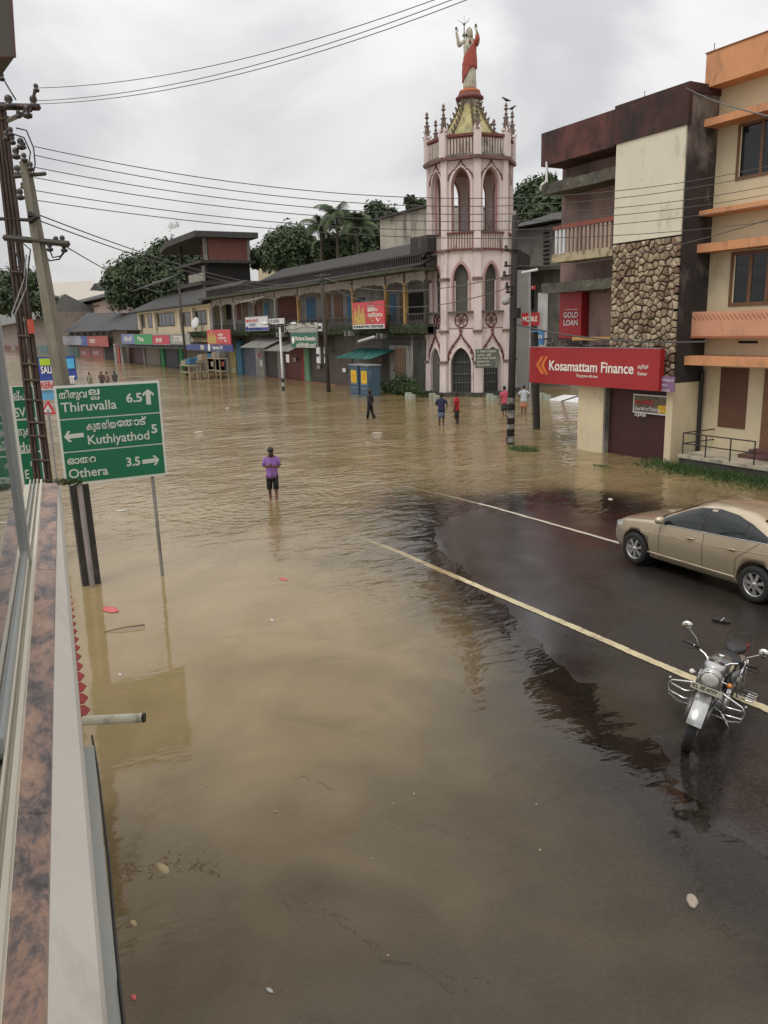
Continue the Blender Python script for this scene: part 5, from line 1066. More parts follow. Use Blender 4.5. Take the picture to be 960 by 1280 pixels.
def wpx(px0, py0, px1, py1, n, par, Y=AY + .28, frame=None, gl=None): 
    xa, xb, zb, za = X_(px0, (py0 + py1) / 2, Y), X_(px1, (py0 + py1) / 2, Y), Z_((px0 + px1) / 2, py1, Y), Z_((px0 + px1) / 2, py0, Y)
    return window(xa, xb, zb, za, Y, n, par, .12, frame or WOOD, gl or GLASSD)
wpx(176, 391, 181, 410, 1, cb); wpx(185, 391, 190, 410, 1, cb); wpx(197, 391, 218, 408, 4, cb, frame=BLACKM); wpx(225, 390, 238, 408, 2, cb); wpx(245, 388, 258, 406, 2, cb, frame=BLACKM)
for px in (173, 192, 223, 240, 261): mb = MB(); bx(mb, px - 1, 386, px + 1, 412, AY - .1, .35); mb.build('pilaster', mat('pale_cream', (.62, .55, .42), dirt=(.3, .26, .2), damt=.2), cb)
mb = MB(); bx(mb, 171, 384.5, 262, 388, AY - .2, .5); mb.build('lintel_band', mat('pale_cream', (.62, .55, .42)), cb)
bq = AY + .5
for px0, px1, M_, nm in ((162, 179, SHUT('maroon_shop_shutter', (.10, .045, .045)), 'shutter'), (182, 200, SHUT('buff_shutter', (.20, .16, .12)), 'shutter'), (206, 223, SHUT('charcoal_shutter', (.035, .035, .045)), 'shutter')): mb = MB(); bx(mb, px0, 434, px1, 461, bq, .2); mb.build(nm, M_, cb)
for px0, px1, M_ in ((201, 205, mat('green_pillar', (.05, .25, .10), var=.2)), (224, 228, mat('green_pillar', (.05, .25, .10))), (179, 181, ARW)): mb = MB(); bx(mb, px0, 432, px1, 464, bq - .2, .4); mb.build('pillar', M_, cb)
awning('grey tin awning running below the green and red boards of the cream building', 141, 229, 427, 433, DT, AY - 2.2, AY + .4)
for k, (px0, px1, py0, py1, c, lab, tx) in enumerate(((152, 168, 418, 429, (.12, .17, .36), 'blue and white shop board left of the bright green one', 'വ്യാപാരി'), (168, 190, 418, 430, (.02, .26, .07), 'bright green shop board over the grey tin awning', 'Milma'), (191, 212, 419, 430.5, (.45, .03, .06), 'bright red shop board next to the green one', 'airtel'), (213, 237, 418, 430, (.28, .29, .25), 'faded grey shop board right of the bright red one', 'STORES'))):
    t, x0, x1, z0, z1 = board('sign', lab, px0, py0, px1, py1, AY - 2.0, mat('far_board_%d' % k, c, rough=.5, var=.2, scale=1), frame=GALV); fit_text(t, tx, x0 + (x1 - x0) * .2, x1 - (x1 - x0) * .2, (z0 + z1) / 2, 1.0, AY - 2.03, LT, .02)
sdh = thing('satellite_dish', 'round pale satellite dish on the wall of the cream building', 'dish', PY(244, 405, AY))
MB().lathe([(.05, .25), (.45, .2), (.75, .05), (.78, 0), (.74, .02), (.4, .14), (.05, .2)], PY(244, 404, AY - .6), 18, axis=(.3, -.9, .3)).build('dish', OFFW, sdh, smooth=True); MB().tube([PY(244, 404, AY - .5), PY(246, 410, AY + .3)], .05, 5).build('bracket', BLACKM, sdh)
# brick pavilion house on the roofs
PYY = 36.0
pv = thing('pavilion_house', 'tall dark house with an open red brick top floor under a flat overhanging roof', 'building', (X_(270, 400, PYY), PYY, 0))
def pbx(px0, py0, px1, py1, M, name, th=5., Y=PYY): mb = MB(); r = bx(mb, px0, py0, px1, py1, Y, th); mb.build(name, M, pv); return r
XC = X_(255, 310, PYY); yB = float(PX(312, 310, XC)[1]); zq = lambda py: Z_(255, py, PYY)
EB = mat('exposed_brick', (.17, .065, .05), var=.3, scale=3, dirt=(.10, .05, .045), damt=.3)
def pb2(x0, x1, y0, y1, p0, p1, M, name): return MB().box(x0, x1, y0, y1, zq(p1), zq(p0)).build(name, M, pv)
xL = X_(223, 310, PYY)
pb2(XC - .3, XC - .02, PYY + .6, yB - .3, 297, 325, EB, 'brick_wall'); pb2(xL + 3.2, XC - .3, PYY + 2.6, PYY + 2.8, 297, 325, EB, 'brick_wall'); pb2(xL, XC - .3, yB - .6, yB - .3, 297, 325, EB, 'brick_wall')
for x_, y_ in ((XC - .5, PYY), (XC - .5, yB - .4), (xL, PYY), (xL, yB - .4)): pb2(x_, x_ + .5, y_, y_ + .45, 297, 326, GREYCONC if x_ > xL else DARKCONC, 'pier')
GSR = mat('grey_slab_roof', (.055, .052, .048), var=.3, dirt=(.04, .04, .035), damt=.35)
x0r, x1r, y0r, y1r = X_(198, 300, PYY - 1.5), XC + 1.1, PYY - 1.5, yB + 1.0; zr0, zr1 = zq(296.5), zq(288)
MB().add([(x0r, y0r, zr0 - .7), (x0r + 4, y0r, zr0), (x1r, y0r, zr0), (x1r, y1r, zr0), (x0r + 4, y1r, zr0), (x0r, y1r, zr0 - .7), (x0r, y0r, zr0 - .1), (x0r + 4, y0r, zr1), (x1r, y0r, zr1 - .1), (x1r, y1r, zr1 - .1), (x0r + 4, y1r, zr1), (x0r, y1r, zr0 - .1)],
         [(0, 1, 7, 6), (1, 2, 8, 7), (2, 3, 9, 8), (3, 4, 10, 9), (4, 5, 11, 10), (5, 0, 6, 11), (6, 7, 10, 11), (7, 8, 9, 10), (5, 4, 1, 0), (4, 3, 2, 1)]).build('roof', GSR, pv)
pb2(xL - .5, XC + .6, PYY - .8, yB + .6, 325.5, 329, DARKCONC, 'floor_slab'); pb2(xL + 1, XC - .4, PYY + .4, yB, 329, 352, DARK, 'dark_floor'); pb2(xL - .5, XC + .8, PYY - 1., yB + .8, 352, 357, DARKCONC, 'floor_slab'); pb2(xL + 1, XC, PYY, yB, 357, 425, mat('dark_grey_wall', (.07, .065, .06), var=.3), 'wall')  # lower wall in one even dark grey
pb2(X_(236, 350, PYY - .5), XC - .1, PYY - .5, PYY - .4, 341, 357, mat('louvred_panel', (.26, .25, .21), var=.15, dirt=(.14, .13, .1), damt=.3), 'panel'); pb2(XC - .1, XC + .25, PYY - .5, PYY - .2, 333, 362, GREYCONC, 'pier')
pl = PY(162, 338, PYY - 2.5); z2 = zq(329)
MB().add([(pl[0], PYY - 2.5, z2 - 2.0), (xL + 2, PYY - 2.5, z2 - 1.5), (xL + 2, PYY + 1, z2 - .1), (pl[0] + 3, PYY + 1, z2 - .6), (pl[0], PYY - 2.5, z2 - 2.15), (xL + 2, PYY - 2.5, z2 - 1.65), (xL + 2, PYY + 1, z2 - .25), (pl[0] + 3, PYY + 1, z2 - .75)], [(0, 1, 2, 3), (7, 6, 5, 4), (0, 4, 5, 1), (1, 5, 6, 2), (2, 6, 7, 3), (3, 7, 4, 0)]).build('lean_to_roof', DT, pv)
tf = MB(); [tuft(tf, X_(210 + random.random() * 14, 288, PYY), PYY, Z_(215, 286.5, PYY), 1.1, 3, .6) for _ in range(12)]; tf.build('roof_grass', mat('dry_grass', (.2, .19, .08), var=.3, bump=0), pv, stuff=True, fix=False)
# tiled shop house further left
TY = 31.5
th_ = thing('tiled_shop_house', 'low shop house with a hipped dark tile roof and red painted shutters', 'building', (X_(120, 430, TY), TY, 0))
xa, xb = X_(80, 430, TY), X_(160, 430, TY); MB().box(xa, xb, TY, TY + 10, -.7, Z_(120, 414, TY)).build('wall', mat('brown_shop_wall', (.16, .13, .10), dirt=(.07, .06, .05), damt=.4), th_)
e0, e1 = PY(78, 415, TY - 1.5), PY(139, 413, TY - 1.5); r0, r1 = PY(109, 391, TY + 6), PY(156, 391, TY + 6)
MB().add([e0, e1, r1, r0, (e0[0], TY + 14, e0[2]), (e1[0], TY + 14, e1[2])], [(0, 1, 2, 3), (0, 3, 4), (3, 2, 5, 4), (1, 5, 2), (0, 4, 5, 1)]).build('roof', mat('charcoal_tile_roof', (.06, .06, .06), var=.25, scale=1, dirt=(.03, .03, .03), damt=.35, bump=.4, bscale=3), th_)
e0, e1 = PY(138, 412, TY - 1.4), PY(173, 413, TY - 1.4); r0, r1 = PY(156, 392, TY + 6), PY(172, 390, TY + 6)
MB().add([e0, e1, r1, r0, (e0[0], TY + 12, e0[2]), (e1[0], TY + 12, e1[2])], [(0, 1, 2, 3), (0, 3, 4), (3, 2, 5, 4), (0, 4, 5, 1)]).build('roof', mat('charcoal_tile_roof', (.06, .06, .06)), th_)
for i in range(7): mb = MB(); bx(mb, 88 + i * 8, 415, 91 + i * 8, 419, TY - .05, .1); mb.build('vent', DARK, th_)
for px0, px1 in ((100, 113), (115, 129)): mb = MB(); bx(mb, px0, 434, px1, 452, TY - .1, .2); o = mb.build('shutter', SHUT('painted_red_shutter', (.26, .06, .05)), th_); fit_text(o, 'ADVERT', X_(px0 + 2, 440, TY), X_(px1 - 2, 440, TY), Z_(px0, 441, TY), 1.1, TY - .13, OFFW)
mb = MB(); bx(mb, 84, 434, 98, 450, TY - .1, .2); mb.build('shutter', SHUT('teal_shop_shutter', (.07, .14, .14)), th_)
mb = MB(); bx(mb, 131, 432, 150, 456, TY - .1, .2); mb.build('opening', DARK, th_)
for k, px in enumerate((143, 147, 151)): mb = MB(); bx(mb, px, 430, px + 2.4, 460 + k, TY - 2.0, .6); mb.build('pillar', [ARW, mat('red_pillar', (.3, .06, .05)), ARW][k], th_)
for k, (px0, px1, c, lab, tx) in enumerate(((79, 101, (.30, .30, .38), 'pale shop board at the left end of the tiled shop house', 'TEXTILES'), (101, 109, (.03, .08, .30), 'small blue shop board in the middle of the tiled shop house', 'V'), (109, 135, (.34, .06, .05), 'long red shop board on the tiled shop house', 'BAKERY'))):
    t, x0, x1, z0, z1 = board('sign', lab, px0, 420, px1, 431 + k, TY - 1.0, mat('tile_board_%d' % k, c, rough=.5, var=.25, scale=1)); fit_text(t, tx, x0 + (x1 - x0) * .15, x1 - (x1 - x0) * .15, (z0 + z1) / 2, 1.1, TY - 1.04, LT, .02)
# pink house and white house behind, plus dim shops at the far left
PH = mat('pink_plaster', (.50, .38, .33), var=.08, dirt=(.3, .24, .2), damt=.3)
ph = thing('pink_house', 'pale pink house with a dark sloping roof behind the tiled shop house', 'building', (X_(120, 400, 42), 42, 0))
Y = 42.; xa, xb = X_(58, 395, Y), X_(158, 395, Y); MB().box(xa, xb, Y, Y + 14, -.7, Z_(120, 378, Y)).build('wall', PH, ph); zz = Z_(110, 378, Y)
MB().poly([(Y - 2, zz), (Y + 7, zz + 3), (Y + 16, zz)], (xa - 2, 0, 0), (0, 1, 0), (0, 0, 1), (xb - xa + 4, 0, 0)).build('roof', DT, ph)
for px in (66, 72, 78, 83): mb = MB(); bx(mb, px, 388, px + 3, 404, Y - .1, .2); mb.build('window', DARK, ph)
mb = MB(); bx(mb, 116, 382, 124, 383.5, Y - .05, .1); mb.build('vent', DARK, ph)
wh = thing('white_roof_house', 'large house with a long pale roof and dark gable, farthest on the left', 'building', (X_(100, 370, 60), 60, 0)); Y = 60.
xa, xb = X_(45, 365, Y), X_(128, 370, Y); PR = mat('pale_roof_sheet', (.46, .42, .36), var=.08, dirt=(.3, .27, .23), damt=.3)
MB().box(xa, xb + 10, Y + 2, Y + 20, -.7, Z_(90, 378, Y)).build('wall', CREAM, wh)
e0, e1, r1, r0 = PY(58, 379, Y), PY(134, 377, Y), PY(113, 351, Y + 12), PY(40, 355, Y + 12); MB().add([e0, e1, r1, r0, (e0[0], Y + 26, e0[2]), (e1[0], Y + 26, e1[2])], [(0, 1, 2, 3), (3, 2, 5, 4), (0, 4, 5, 1), (0, 3, 4), (1, 5, 2)]).build('roof', PR, wh)
e0, e1, r1 = PY(112, 363, Y - 1), PY(131, 364, Y - 1), PY(118, 354, Y - 1); MB().add([e0, e1, r1, (e0[0], Y + 8, e0[2]), (e1[0], Y + 8, e1[2]), (r1[0], Y + 8, r1[2])], [(0, 1, 2), (0, 2, 5, 3), (1, 4, 5, 2)]).build('gable', DT, wh)
Y = 30.; ls = thing('far_shops', 'dim row of shops with a grey roof beyond the lattice pole at the left edge', 'building', (X_(20, 430, Y), Y, 0))
xa, xb = X_(-60, 430, Y), X_(64, 430, Y); MB().box(xa, xb, Y, Y + 12, -.7, Z_(20, 399, Y)).build('wall', mat('dim_pinkish_wall', (.24, .20, .17), dirt=(.1, .09, .08), damt=.4), ls); zz = Z_(20, 400, Y)
MB().poly([(Y - 3, zz - 1.5), (Y + 5, zz + 5), (Y + 14, zz)], (xa, 0, 0), (0, 1, 0), (0, 0, 1), (xb - xa, 0, 0)).build('roof', mat('grey_far_roof', (.13, .13, .12), var=.2), ls)
for px in (4, 20, 38, 50): mb = MB(); bx(mb, px, 432, px + 10, 452, Y - .1, .2); mb.build('shutter', [SHUT('teal_shop_shutter', (.07, .14, .14)), SHUT('rust_shutter', (.13, .025, .02))][px % 4 == 0], ls)

# grey workshop between the tower and the finance building, and block behind the arcade
Y = 42.; gw = thing('grey_workshop', 'grey weathered building with louvred wall in the gap right of the tower', 'building', (X_(670, 400, Y), Y, 0))
xa, xb = X_(636, 380, Y), X_(716, 380, Y); MB().box(xa, xb, Y, Y + 10, -.7, Z_(665, 285, Y)).build('wall', GREYCONC, gw)
zr = Z_(665, 283, Y); MB().poly([(Y - 1, zr), (Y + 5, zr + 1.6), (Y + 11, zr)], (xa - .5, 0, 0), (0, 1, 0), (0, 0, 1), (xb - xa + 1, 0, 0)).build('roof', DT, gw)
mb = MB(); bx(mb, 645, 333, 690, 339, Y - 1.2, 1.2); mb.build('sunshade', MOSSY, gw)
for k in range(8): mb = MB(); bx(mb, 679, 290 + k * 5.4, 686, 292.4 + k * 5.4, Y - .06, .1); mb.build('louvre', DARK, gw)
for k in range(4): mb = MB(); bx(mb, 649 + k * 5, 362, 651.5 + k * 5, 386, Y - .06, .1); mb.build('window_slit', DARK, gw)
mb = MB(); bx(mb, 672, 366, 678.5, 440, Y - 6, .4); mb.build('pillar', mat('pale_grey_pillar', (.42, .43, .42)), gw)
t, x0, x1, z0, z1 = board('sign', 'red shop sign in the shaded gap beside the roadside pole', 652, 391, 673, 407, 35, REDSIGN); fit_text(t, 'MOBILE', x0 + .15, x1 - .1, (z0 + z1) / 2, .45, 34.97, LT, .006)
t, x0, x1, z0, z1 = board('sign', 'small blue and white printed sign above the left end of the red sign', 663, 413, 679, 431, 33, mat('blue_print', (.06, .17, .34), var=.5, scale=3)); fit_text(t, 'idea', x0 + .1, x1 - .1, z1 - .35, .4, 32.97, LT)
t, x0, x1, z0, z1 = board('sign', 'tiny red square sign high on the grey workshop', 664, 357, 668, 362, 36, REDSIGN); text('lettering', 'V', .25, LT, t, (x0 + .1, 35.97, (z0 + z1) / 2))
lp = thing('lamp_post', 'thin street lamp post with a horizontal lamp arm in the gap right of the tower', 'street lamp', PD(663, 495, 48)); q0 = PD(663, 495, 48); q1 = PD(662, 338, 48)
MB().tube([(q0[0], q0[1], -.7), q1], .06, 6).build('pole', GALV, lp); MB().tube([PD(652, 341, 48), PD(672, 337, 48)], .07, 6).build('lamp_arm', OFFW, lp)
dp = thing('pole', 'thick dark pole standing under the left end of the red sign', 'pole', PD(671, 518, 37)); q0 = PD(672, 518, 37); MB().tube([(q0[0], q0[1], -.7), PD(668, 415, 37)], .17, 10).build('shaft', mat('tarry_wood', (.03, .026, .022), var=.3), dp); MB().tube([PD(668, 440, 37), PD(668, 436, 36.9)], .2, 8).build('collar', GALV, dp)
# tilted black and white boards
bo = thing('tilted_barrier', 'tilted black and white striped barrier boards lying in water under the red sign', 'barrier', G(700, 495)); g0, g1 = G(682, 500, .0), G(724, 503, .0)
for k in range(2):
    a = g0 + (g1 - g0) * (.02 + .52 * k); c = a + (g1 - g0) * .42; MB().add([a, c, c + np.array([.6, .9, .32]), a + np.array([.65, .9, .32]), a - np.array([0, 0, .1]), c - np.array([0, 0, .1]), c + np.array([.6, .9, .24]), a + np.array([.65, .9, .24])], [(0, 1, 2, 3), (4, 7, 6, 5), (0, 4, 5, 1), (1, 5, 6, 2), (2, 6, 7, 3), (3, 7, 4, 0)]).build('board', OFFW, bo)
    MB().add([c + np.array([.02, .02, .01]), c + (g1 - g0) * .12, c + (g1 - g0) * .12 + np.array([.6, .9, .3]), c + np.array([.62, .9, .33])], [(0, 1, 2, 3)]).build('dark_board', BLACKM, bo, fix=False)
Y = 39.; cbk = thing('mouldy_block', 'pale concrete block streaked with mould rising behind the arcade roof left of the tower', 'building', (X_(505, 290, Y), Y, 0))
xa, xb = X_(475, 290, Y), X_(540, 290, Y); MB().box(xa, xb, Y, Y + 9, -.7, Z_(505, 267, Y)).build('wall', mat('mouldy_pale_concrete', (.40, .37, .30), var=.12, dirt=(.10, .10, .08), damt=.42, dscale=.8, streak=3), cbk); MB().box(xa - .3, xb, Y - .4, Y + 9, Z_(505, 267, Y), Z_(505, 264.5, Y)).build('roof_slab', DARKCONC, cbk)
Y = 60.; yg = thing('yellow_gable_house', 'small house with a pale gable peeking out between the pavilion and the trees', 'building', (X_(330, 320, Y), Y, 0)); e0, e1, r_ = PY(322, 330, Y), PY(352, 330, Y), PY(345, 305, Y)
MB().box(PY(322, 330, Y)[0], PY(352, 330, Y)[0], Y, Y + 8, 0, PY(330, 322, Y)[2]).build('wall', CREAM, yg); a_, c_, d_ = PY(320, 320, Y - 1), PY(343, 306, Y - 1), PY(356, 318, Y - 1); MB().add([a_, c_, d_, (a_[0], Y + 9, a_[2]), (c_[0], Y + 9, c_[2]), (d_[0], Y + 9, d_[2])], [(0, 1, 4, 3), (1, 2, 5, 4), (0, 2, 1), (3, 4, 5)]).build('roof', PR, yg)

# ------------------------------------------------------------ trees
LEAF = [mat('leaf_dark', (.042, .062, .028), var=.5, scale=.5, bump=0), mat('leaf_mid', (.062, .088, .038), var=.45, scale=.5, bump=0), mat('leaf_light', (.085, .115, .048), var=.4, scale=.5, bump=0)]
BARK = mat('bark', (.09, .07, .05), var=.3, scale=4)
def tree(label, c, W_, D_, H_, z0, n, leaf, mats=(0, 1), group=None, squash=1.):
    """c: ground point, crown from z0 to z0+H_"""
    t = thing('broadleaf_tree', label, 'tree', (c[0], c[1], 0), group); base = Vector((c[0], c[1], -.7)); tr = MB()
    top = Vector((c[0], c[1], z0 + H_ * .45)); tr.tube([base, base.lerp(top, .5) + Vector((.3, .2, 0)), top], [H_ * .05, H_ * .035, H_ * .015], 7)
    K = []; m_ = max(14, int(n / 110))
    for i in range(m_):
        th, u = random.uniform(0, 6.28), random.uniform(-.75, 1.); r = random.uniform(.5, 1.) ** .5; s = math.sqrt(max(0, 1 - u * u)); K.append(Vector((c[0] + W_ / 2 * r * s * math.cos(th), c[1] + D_ / 2 * r * s * math.sin(th), z0 + H_ / 2 + H_ / 2 * r * u * (1. if u > 0 else .8))))
    for k_ in K[::3]: tr.tube([base.lerp(top, .7), (base.lerp(top, .8) + k_) / 2 + Vector((0, 0, .3)), k_], [H_ * .018, H_ * .01, .02], 5)
    tr.build('trunk', BARK, t); bins = [MB() for _ in mats]
    cr = min(W_, H_) * .17
    for k_ in K:
        mbk = bins[random.randrange(len(bins))]; s0 = random.uniform(.6, 1.35)
        for _ in range(int(n / m_)):
            v = Vector((random.gauss(0, 1), random.gauss(0, 1), random.gauss(0, .72))); v = v.normalized() * (random.random() ** .45); p = k_ + v * cr * s0 * 1.35; s = leaf * random.uniform(.55, 1.3)
            n_ = (v + Vector((random.uniform(-.8, .8), random.uniform(-.8, .8), random.uniform(-.1, 1.1)))).normalized(); u_ = n_.orthogonal().normalized(); u_.rotate(Matrix.Rotation(random.uniform(0, 6.28), 3, n_)); w_ = n_.cross(u_)
            mbk.add([p - u_ * s, p - w_ * s * .5, p + u_ * s, p + w_ * s * .5], [(0, 1, 2, 3)])
    for mbk, mi in zip(bins, mats): mbk.build('crown', LEAF[mi], t, stuff=True, fix=False)
    return t
def tree_px(label, px0, px1, py0, py1, D, n, leaf, mats=(0, 1), group='trees behind the roofs'):
    a, c = PD(px0, (py0 + py1) / 2, D), PD(px1, (py0 + py1) / 2, D); mid = (a + c) / 2; W_ = float(np.linalg.norm(a - c)); zt = PD((px0 + px1) / 2, py0, D)[2]; zb = PD((px0 + px1) / 2, py1, D)[2]
    tree(label, mid, W_, W_ * .8, zt - zb, zb, n, leaf, mats, group)
tree_px('big dark round tree behind the cream building, right half beside the pavilion', 178, 262, 306, 396, 168, 15000, .48, (0, 0, 1))
tree_px('big dark tree behind the cream building, left half', 130, 205, 325, 392, 172, 11000, .48, (0, 0, 1)); tree_px('tree crown filling the gap under the pavilion roof', 200, 275, 330, 385, 164, 6000, .5, (0, 1))
tree_px('rounded tree left of the palms behind the arcade roof', 330, 398, 285, 345, 105, 9000, .30, (0, 1, 1)); tree_px('bushy tree right of the palms behind the arcade roof', 452, 500, 257, 320, 100, 7000, .30, (0, 1)); tree_px('low tree under the palm crowns', 385, 475, 292, 340, 98, 8000, .30, (0, 1, 2))
tree_px('small tree top between the mouldy block and the tower', 503, 540, 247, 275, 110, 1800, .42, (0, 0, 1)); tree_px('hillside tree in the gap just right of the tower', 640, 700, 226, 285, 95, 9000, .30, (0, 1)); tree_px('lighter green tree in the gap beside the dark building', 655, 725, 243, 300, 80, 9000, .26, (1, 1, 2)); tree_px('distant tree behind the concrete pole', -20, 75, 340, 400, 190, 4000, .7, (0, 1)); tree_px('hillside tree behind the lighter green one', 690, 760, 235, 300, 105, 4000, .5, (0, 1))

tree_px('long low bank of trees along the skyline behind the arcade roof', 300, 420, 303, 345, 125, 9000, .34, (0, 1)); tree_px('tree filling the skyline between the right palm and the mouldy block', 430, 505, 275, 322, 120, 8000, .34, (1, 1, 0))
def palm(label, px, py, D, H_top, n=18, L=3.6, droop=1.):
    c = PD(px, py, D); t = thing('coconut_palm', label, 'tree', (c[0], c[1], 0), 'coconut palms behind the arcade'); MB().tube([(c[0] - .8, c[1], -.7), (c[0] - .3, c[1], c[2] * .5), tuple(c)], [.28, .2, .14], 8).build('trunk', BARK, t)
    for i in range(n):
        a = i * 2.399 + random.uniform(-.2, .2); el = random.uniform(-.15, 1.1); R_ = []; l = L * random.uniform(.8, 1.1); d = Vector((math.cos(a), math.sin(a), 0)); p = Vector(c)
        for k in range(9):
            q = k / 8; ang = el - droop * 1.9 * q ** 1.4; R_.append(p.copy()); p = p + (d * math.cos(ang) + Vector((0, 0, math.sin(ang)))) * l / 8
        f = MB(); f.tube(R_, [.05 - .005 * k for k in range(9)], 4); sd_ = d.cross(Vector((0, 0, 1)))
        for k in range(1, 9):
            for sub in (0, .33, .66):
                P_ = R_[k - 1].lerp(R_[k], sub); tg = (R_[k] - R_[k - 1]).normalized(); ll = 1.05 * math.sin(math.pi * min(1, (k + sub) / 9.2) * .9 + .25) + .1
                for sg in (-1, 1): tip = P_ + (sd_ * sg * .75 + tg * .45 + Vector((0, 0, -.55))).normalized() * ll; f.add([P_ - tg * .07, P_ + tg * .07, tip], [(0, 1, 2)])
        f.build('frond', LEAF[1] if i % 3 else LEAF[2], t, fix=False)
palm('coconut palm with the highest crown above the arcade roof', 421, 270, 92, 0, 22, 3.6); palm('coconut palm with a lower crown just right of the highest one', 446, 281, 91, 0, 18, 3.1); palm('coconut palm half hidden left of the highest one', 401, 284, 94, 0, 16, 2.8)

# ------------------------------------------------------------ road sign
SXP = -15.8
def ps(px, py, X=SXP): return PX(px, py, X)
rs = thing('road_sign', 'green road sign with Thiruvalla, Kuthiyathod and Othera distances on two posts', 'road sign', (SXP, 2.9, 0))
yL, yR, zB, zT_ = 1.945, 3.86, 2.06, 3.915
MB().box(SXP - .03, SXP - .008, yL, yR, zB, zT_).build('border_plate', SIGNWHITE, rs)
dv = [zT_ - .045, 3.31, 3.285, 2.70, 2.675, zB + .045]
for k in range(3): MB().box(SXP - .0075, SXP + .0, yL + .04, yR - .04, dv[2 * k + 1], dv[2 * k]).build('green_panel', SIGNGREEN, rs)
SWT = mat('sign_text_white', (.50, .52, .47), rough=.4, var=.04, bump=0)
def sign_text(body, p0, p1, size, bold=.003, X=SXP, par=rs, M=SWT):
    a, c = ps(*p0, X), ps(*p1, X); o = text('lettering', body, size, M, par, (X + .003, a[1], a[2]), 'x', bold=bold); w = max(.01, o.dimensions.y); bpy.data.objects.remove(o)
    return text('lettering', body, size, M, par, (X + .003, a[1], (a[2] + c[2]) / 2), 'x', bold=bold, sx=(c[1] - a[1]) / w, ext=.002)
def arrow(p0, p1, w=.035, head=.085, X=SXP, par=rs):
    a, c = ps(*p0, X), ps(*p1, X); A_, C_ = Vector((a[1], a[2])), Vector((c[1], c[2])); d = (C_ - A_).normalized(); n = Vector((-d.y, d.x)); L_ = (C_ - A_).length
    P = [A_ + n * w, A_ + d * (L_ - head * .8) + n * w, A_ + d * (L_ - head * 1.35) + n * head, A_ + d * (L_ - head * .85) + n * head * 1.12, C_, A_ + d * (L_ - head * .85) - n * head * 1.12, A_ + d * (L_ - head * 1.35) - n * head, A_ + d * (L_ - head * .8) - n * w, A_ - n * w]
    return MB().poly([(p.x, p.y) for p in P], (X + .001, 0, 0), (0, 1, 0), (0, 0, 1), (.004, 0, 0)).build('arrow', SWT, par)
sign_text('തിരുവ', (73.5, 495.5), (108.5, 492.5), .18, 0); sign_text('ല', (110, 490.5), (124, 489.5), .17, 0); sign_text('ല', (113, 498), (124, 497), .10, 0)
sign_text('Thiruvalla', (76, 510.5), (145.5, 505.5), .245); sign_text('6.5', (157.5, 499), (177, 496.5), .235, .006)
arrow((186, 505.5), (184.5, 486.5), .045, .10)
sign_text('കുതതിയ', (108, 534.5), (145, 530.5), .19, 0); sign_text('േതാട്', (146, 530), (183, 526.5), .19, 0)
sign_text('Kuthiyathod', (109, 551), (185.5, 544), .245); sign_text('5', (188.8, 537), (196, 536), .235, .006); arrow((104.5, 543.5), (80, 546.5), .04, .095)
sign_text('ഓതറ', (84, 577), (120, 574), .18, 0); sign_text('Othera', (85.5, 593), (134.5, 588.5), .245); sign_text('3.5', (157.5, 578.5), (174.5, 576.5), .235, .006); arrow((178, 577.5), (199, 574.5), .04, .09)
pt = PX(190, 596, SXP - .06); pb_ = G(205, 720)
MB().tube([(SXP - .06, 3.60, -.7), (SXP - .06, 3.56, 3.7)], .035, 8).build('post', mat('grey_post', (.24, .22, .21), rough=.6, var=.2, dirt=(.1, .09, .08), damt=.3), rs)
MB().tube([(SXP - .06, 2.25, -.7), (SXP - .06, 2.2, 3.7)], .035, 8).build('post', MATS['grey_post'], rs)
for z in (2.4, 3.5): MB().box(SXP - .07, SXP - .031, yL + .1, yR - .1, z - .02, z + .02).build('crossbar', GALV, rs)
# second green sign behind the poles
r2 = thing('road_sign', 'green road sign almost hidden between the window frame and the lattice pole', 'road sign', (-20.5, 1.5, 0)); X2 = -20.5
a, c = PX(12, 483, X2), PX(58, 604, X2)
MB().box(X2 - .03, X2 - .008, a[1], c[1], c[2], a[2]).build('border_plate', SIGNWHITE, r2); hh = (a[2] - c[2]) / 3
for k in range(3): MB().box(X2 - .0075, X2, a[1] + .05, c[1] - .05, c[2] + hh * k + .025, c[2] + hh * (k + 1) - .02).build('green_panel', SIGNGREEN, r2)
for (b_, p0, p1, s_) in (('ല്പ', (17, 497), (31, 495), .26), ('SVI', (18, 517), (34, 515), .30), ('തുക', (22, 541), (38, 539), .25), ('dul', (24, 560), (41, 558), .32), ('റ', (38, 580), (44, 579), .24), ('E', (31, 594), (36, 593), .3)): sign_text(b_, p0, p1, s_, .005 if b_.isascii() else 0, X2, r2)
for q in (.25, .8): MB().tube([(X2 - .06, a[1] + (c[1] - a[1]) * q, -.7), (X2 - .06, a[1] + (c[1] - a[1]) * q, a[2])], .035, 6).build('post', GALV, r2)

# ------------------------------------------------------------ poles
def sq_pole(pts, hw, n=4): return MB().tube(pts, [h * 1.35 for h in hw], n)
CPM = mat('pole_concrete', (.20, .185, .14), var=.2, scale=3, dirt=(.10, .095, .07), damt=.4, dscale=2, streak=4)
cpt = thing('concrete_pole', 'leaning grey concrete utility pole with black painted foot behind the green road sign', 'utility pole', (-16.1, 2.25, 0))
pA, pB, pC = np.array([-16.12, 2.26, -.8]), np.array([-16.15, 2.22, 2.35]), np.array(PD(31, 202, 15.2))
MB().tube([pB, pC], [.17, .095], 4).build('shaft', CPM, cpt)
BPT = mat('black_bitumen_paint', (.02, .018, .016), rough=.5, var=.4, dirt=(.08, .07, .06), damt=.3, dscale=5)
for sg in (-1, 1): MB().obox((pA + pB) / 2 + np.array([.02, sg * .115, 0]), (.10, 0, 0), (0, .055, 0), ((pB - pA) / 2)).build('painted_foot', BPT, cpt)
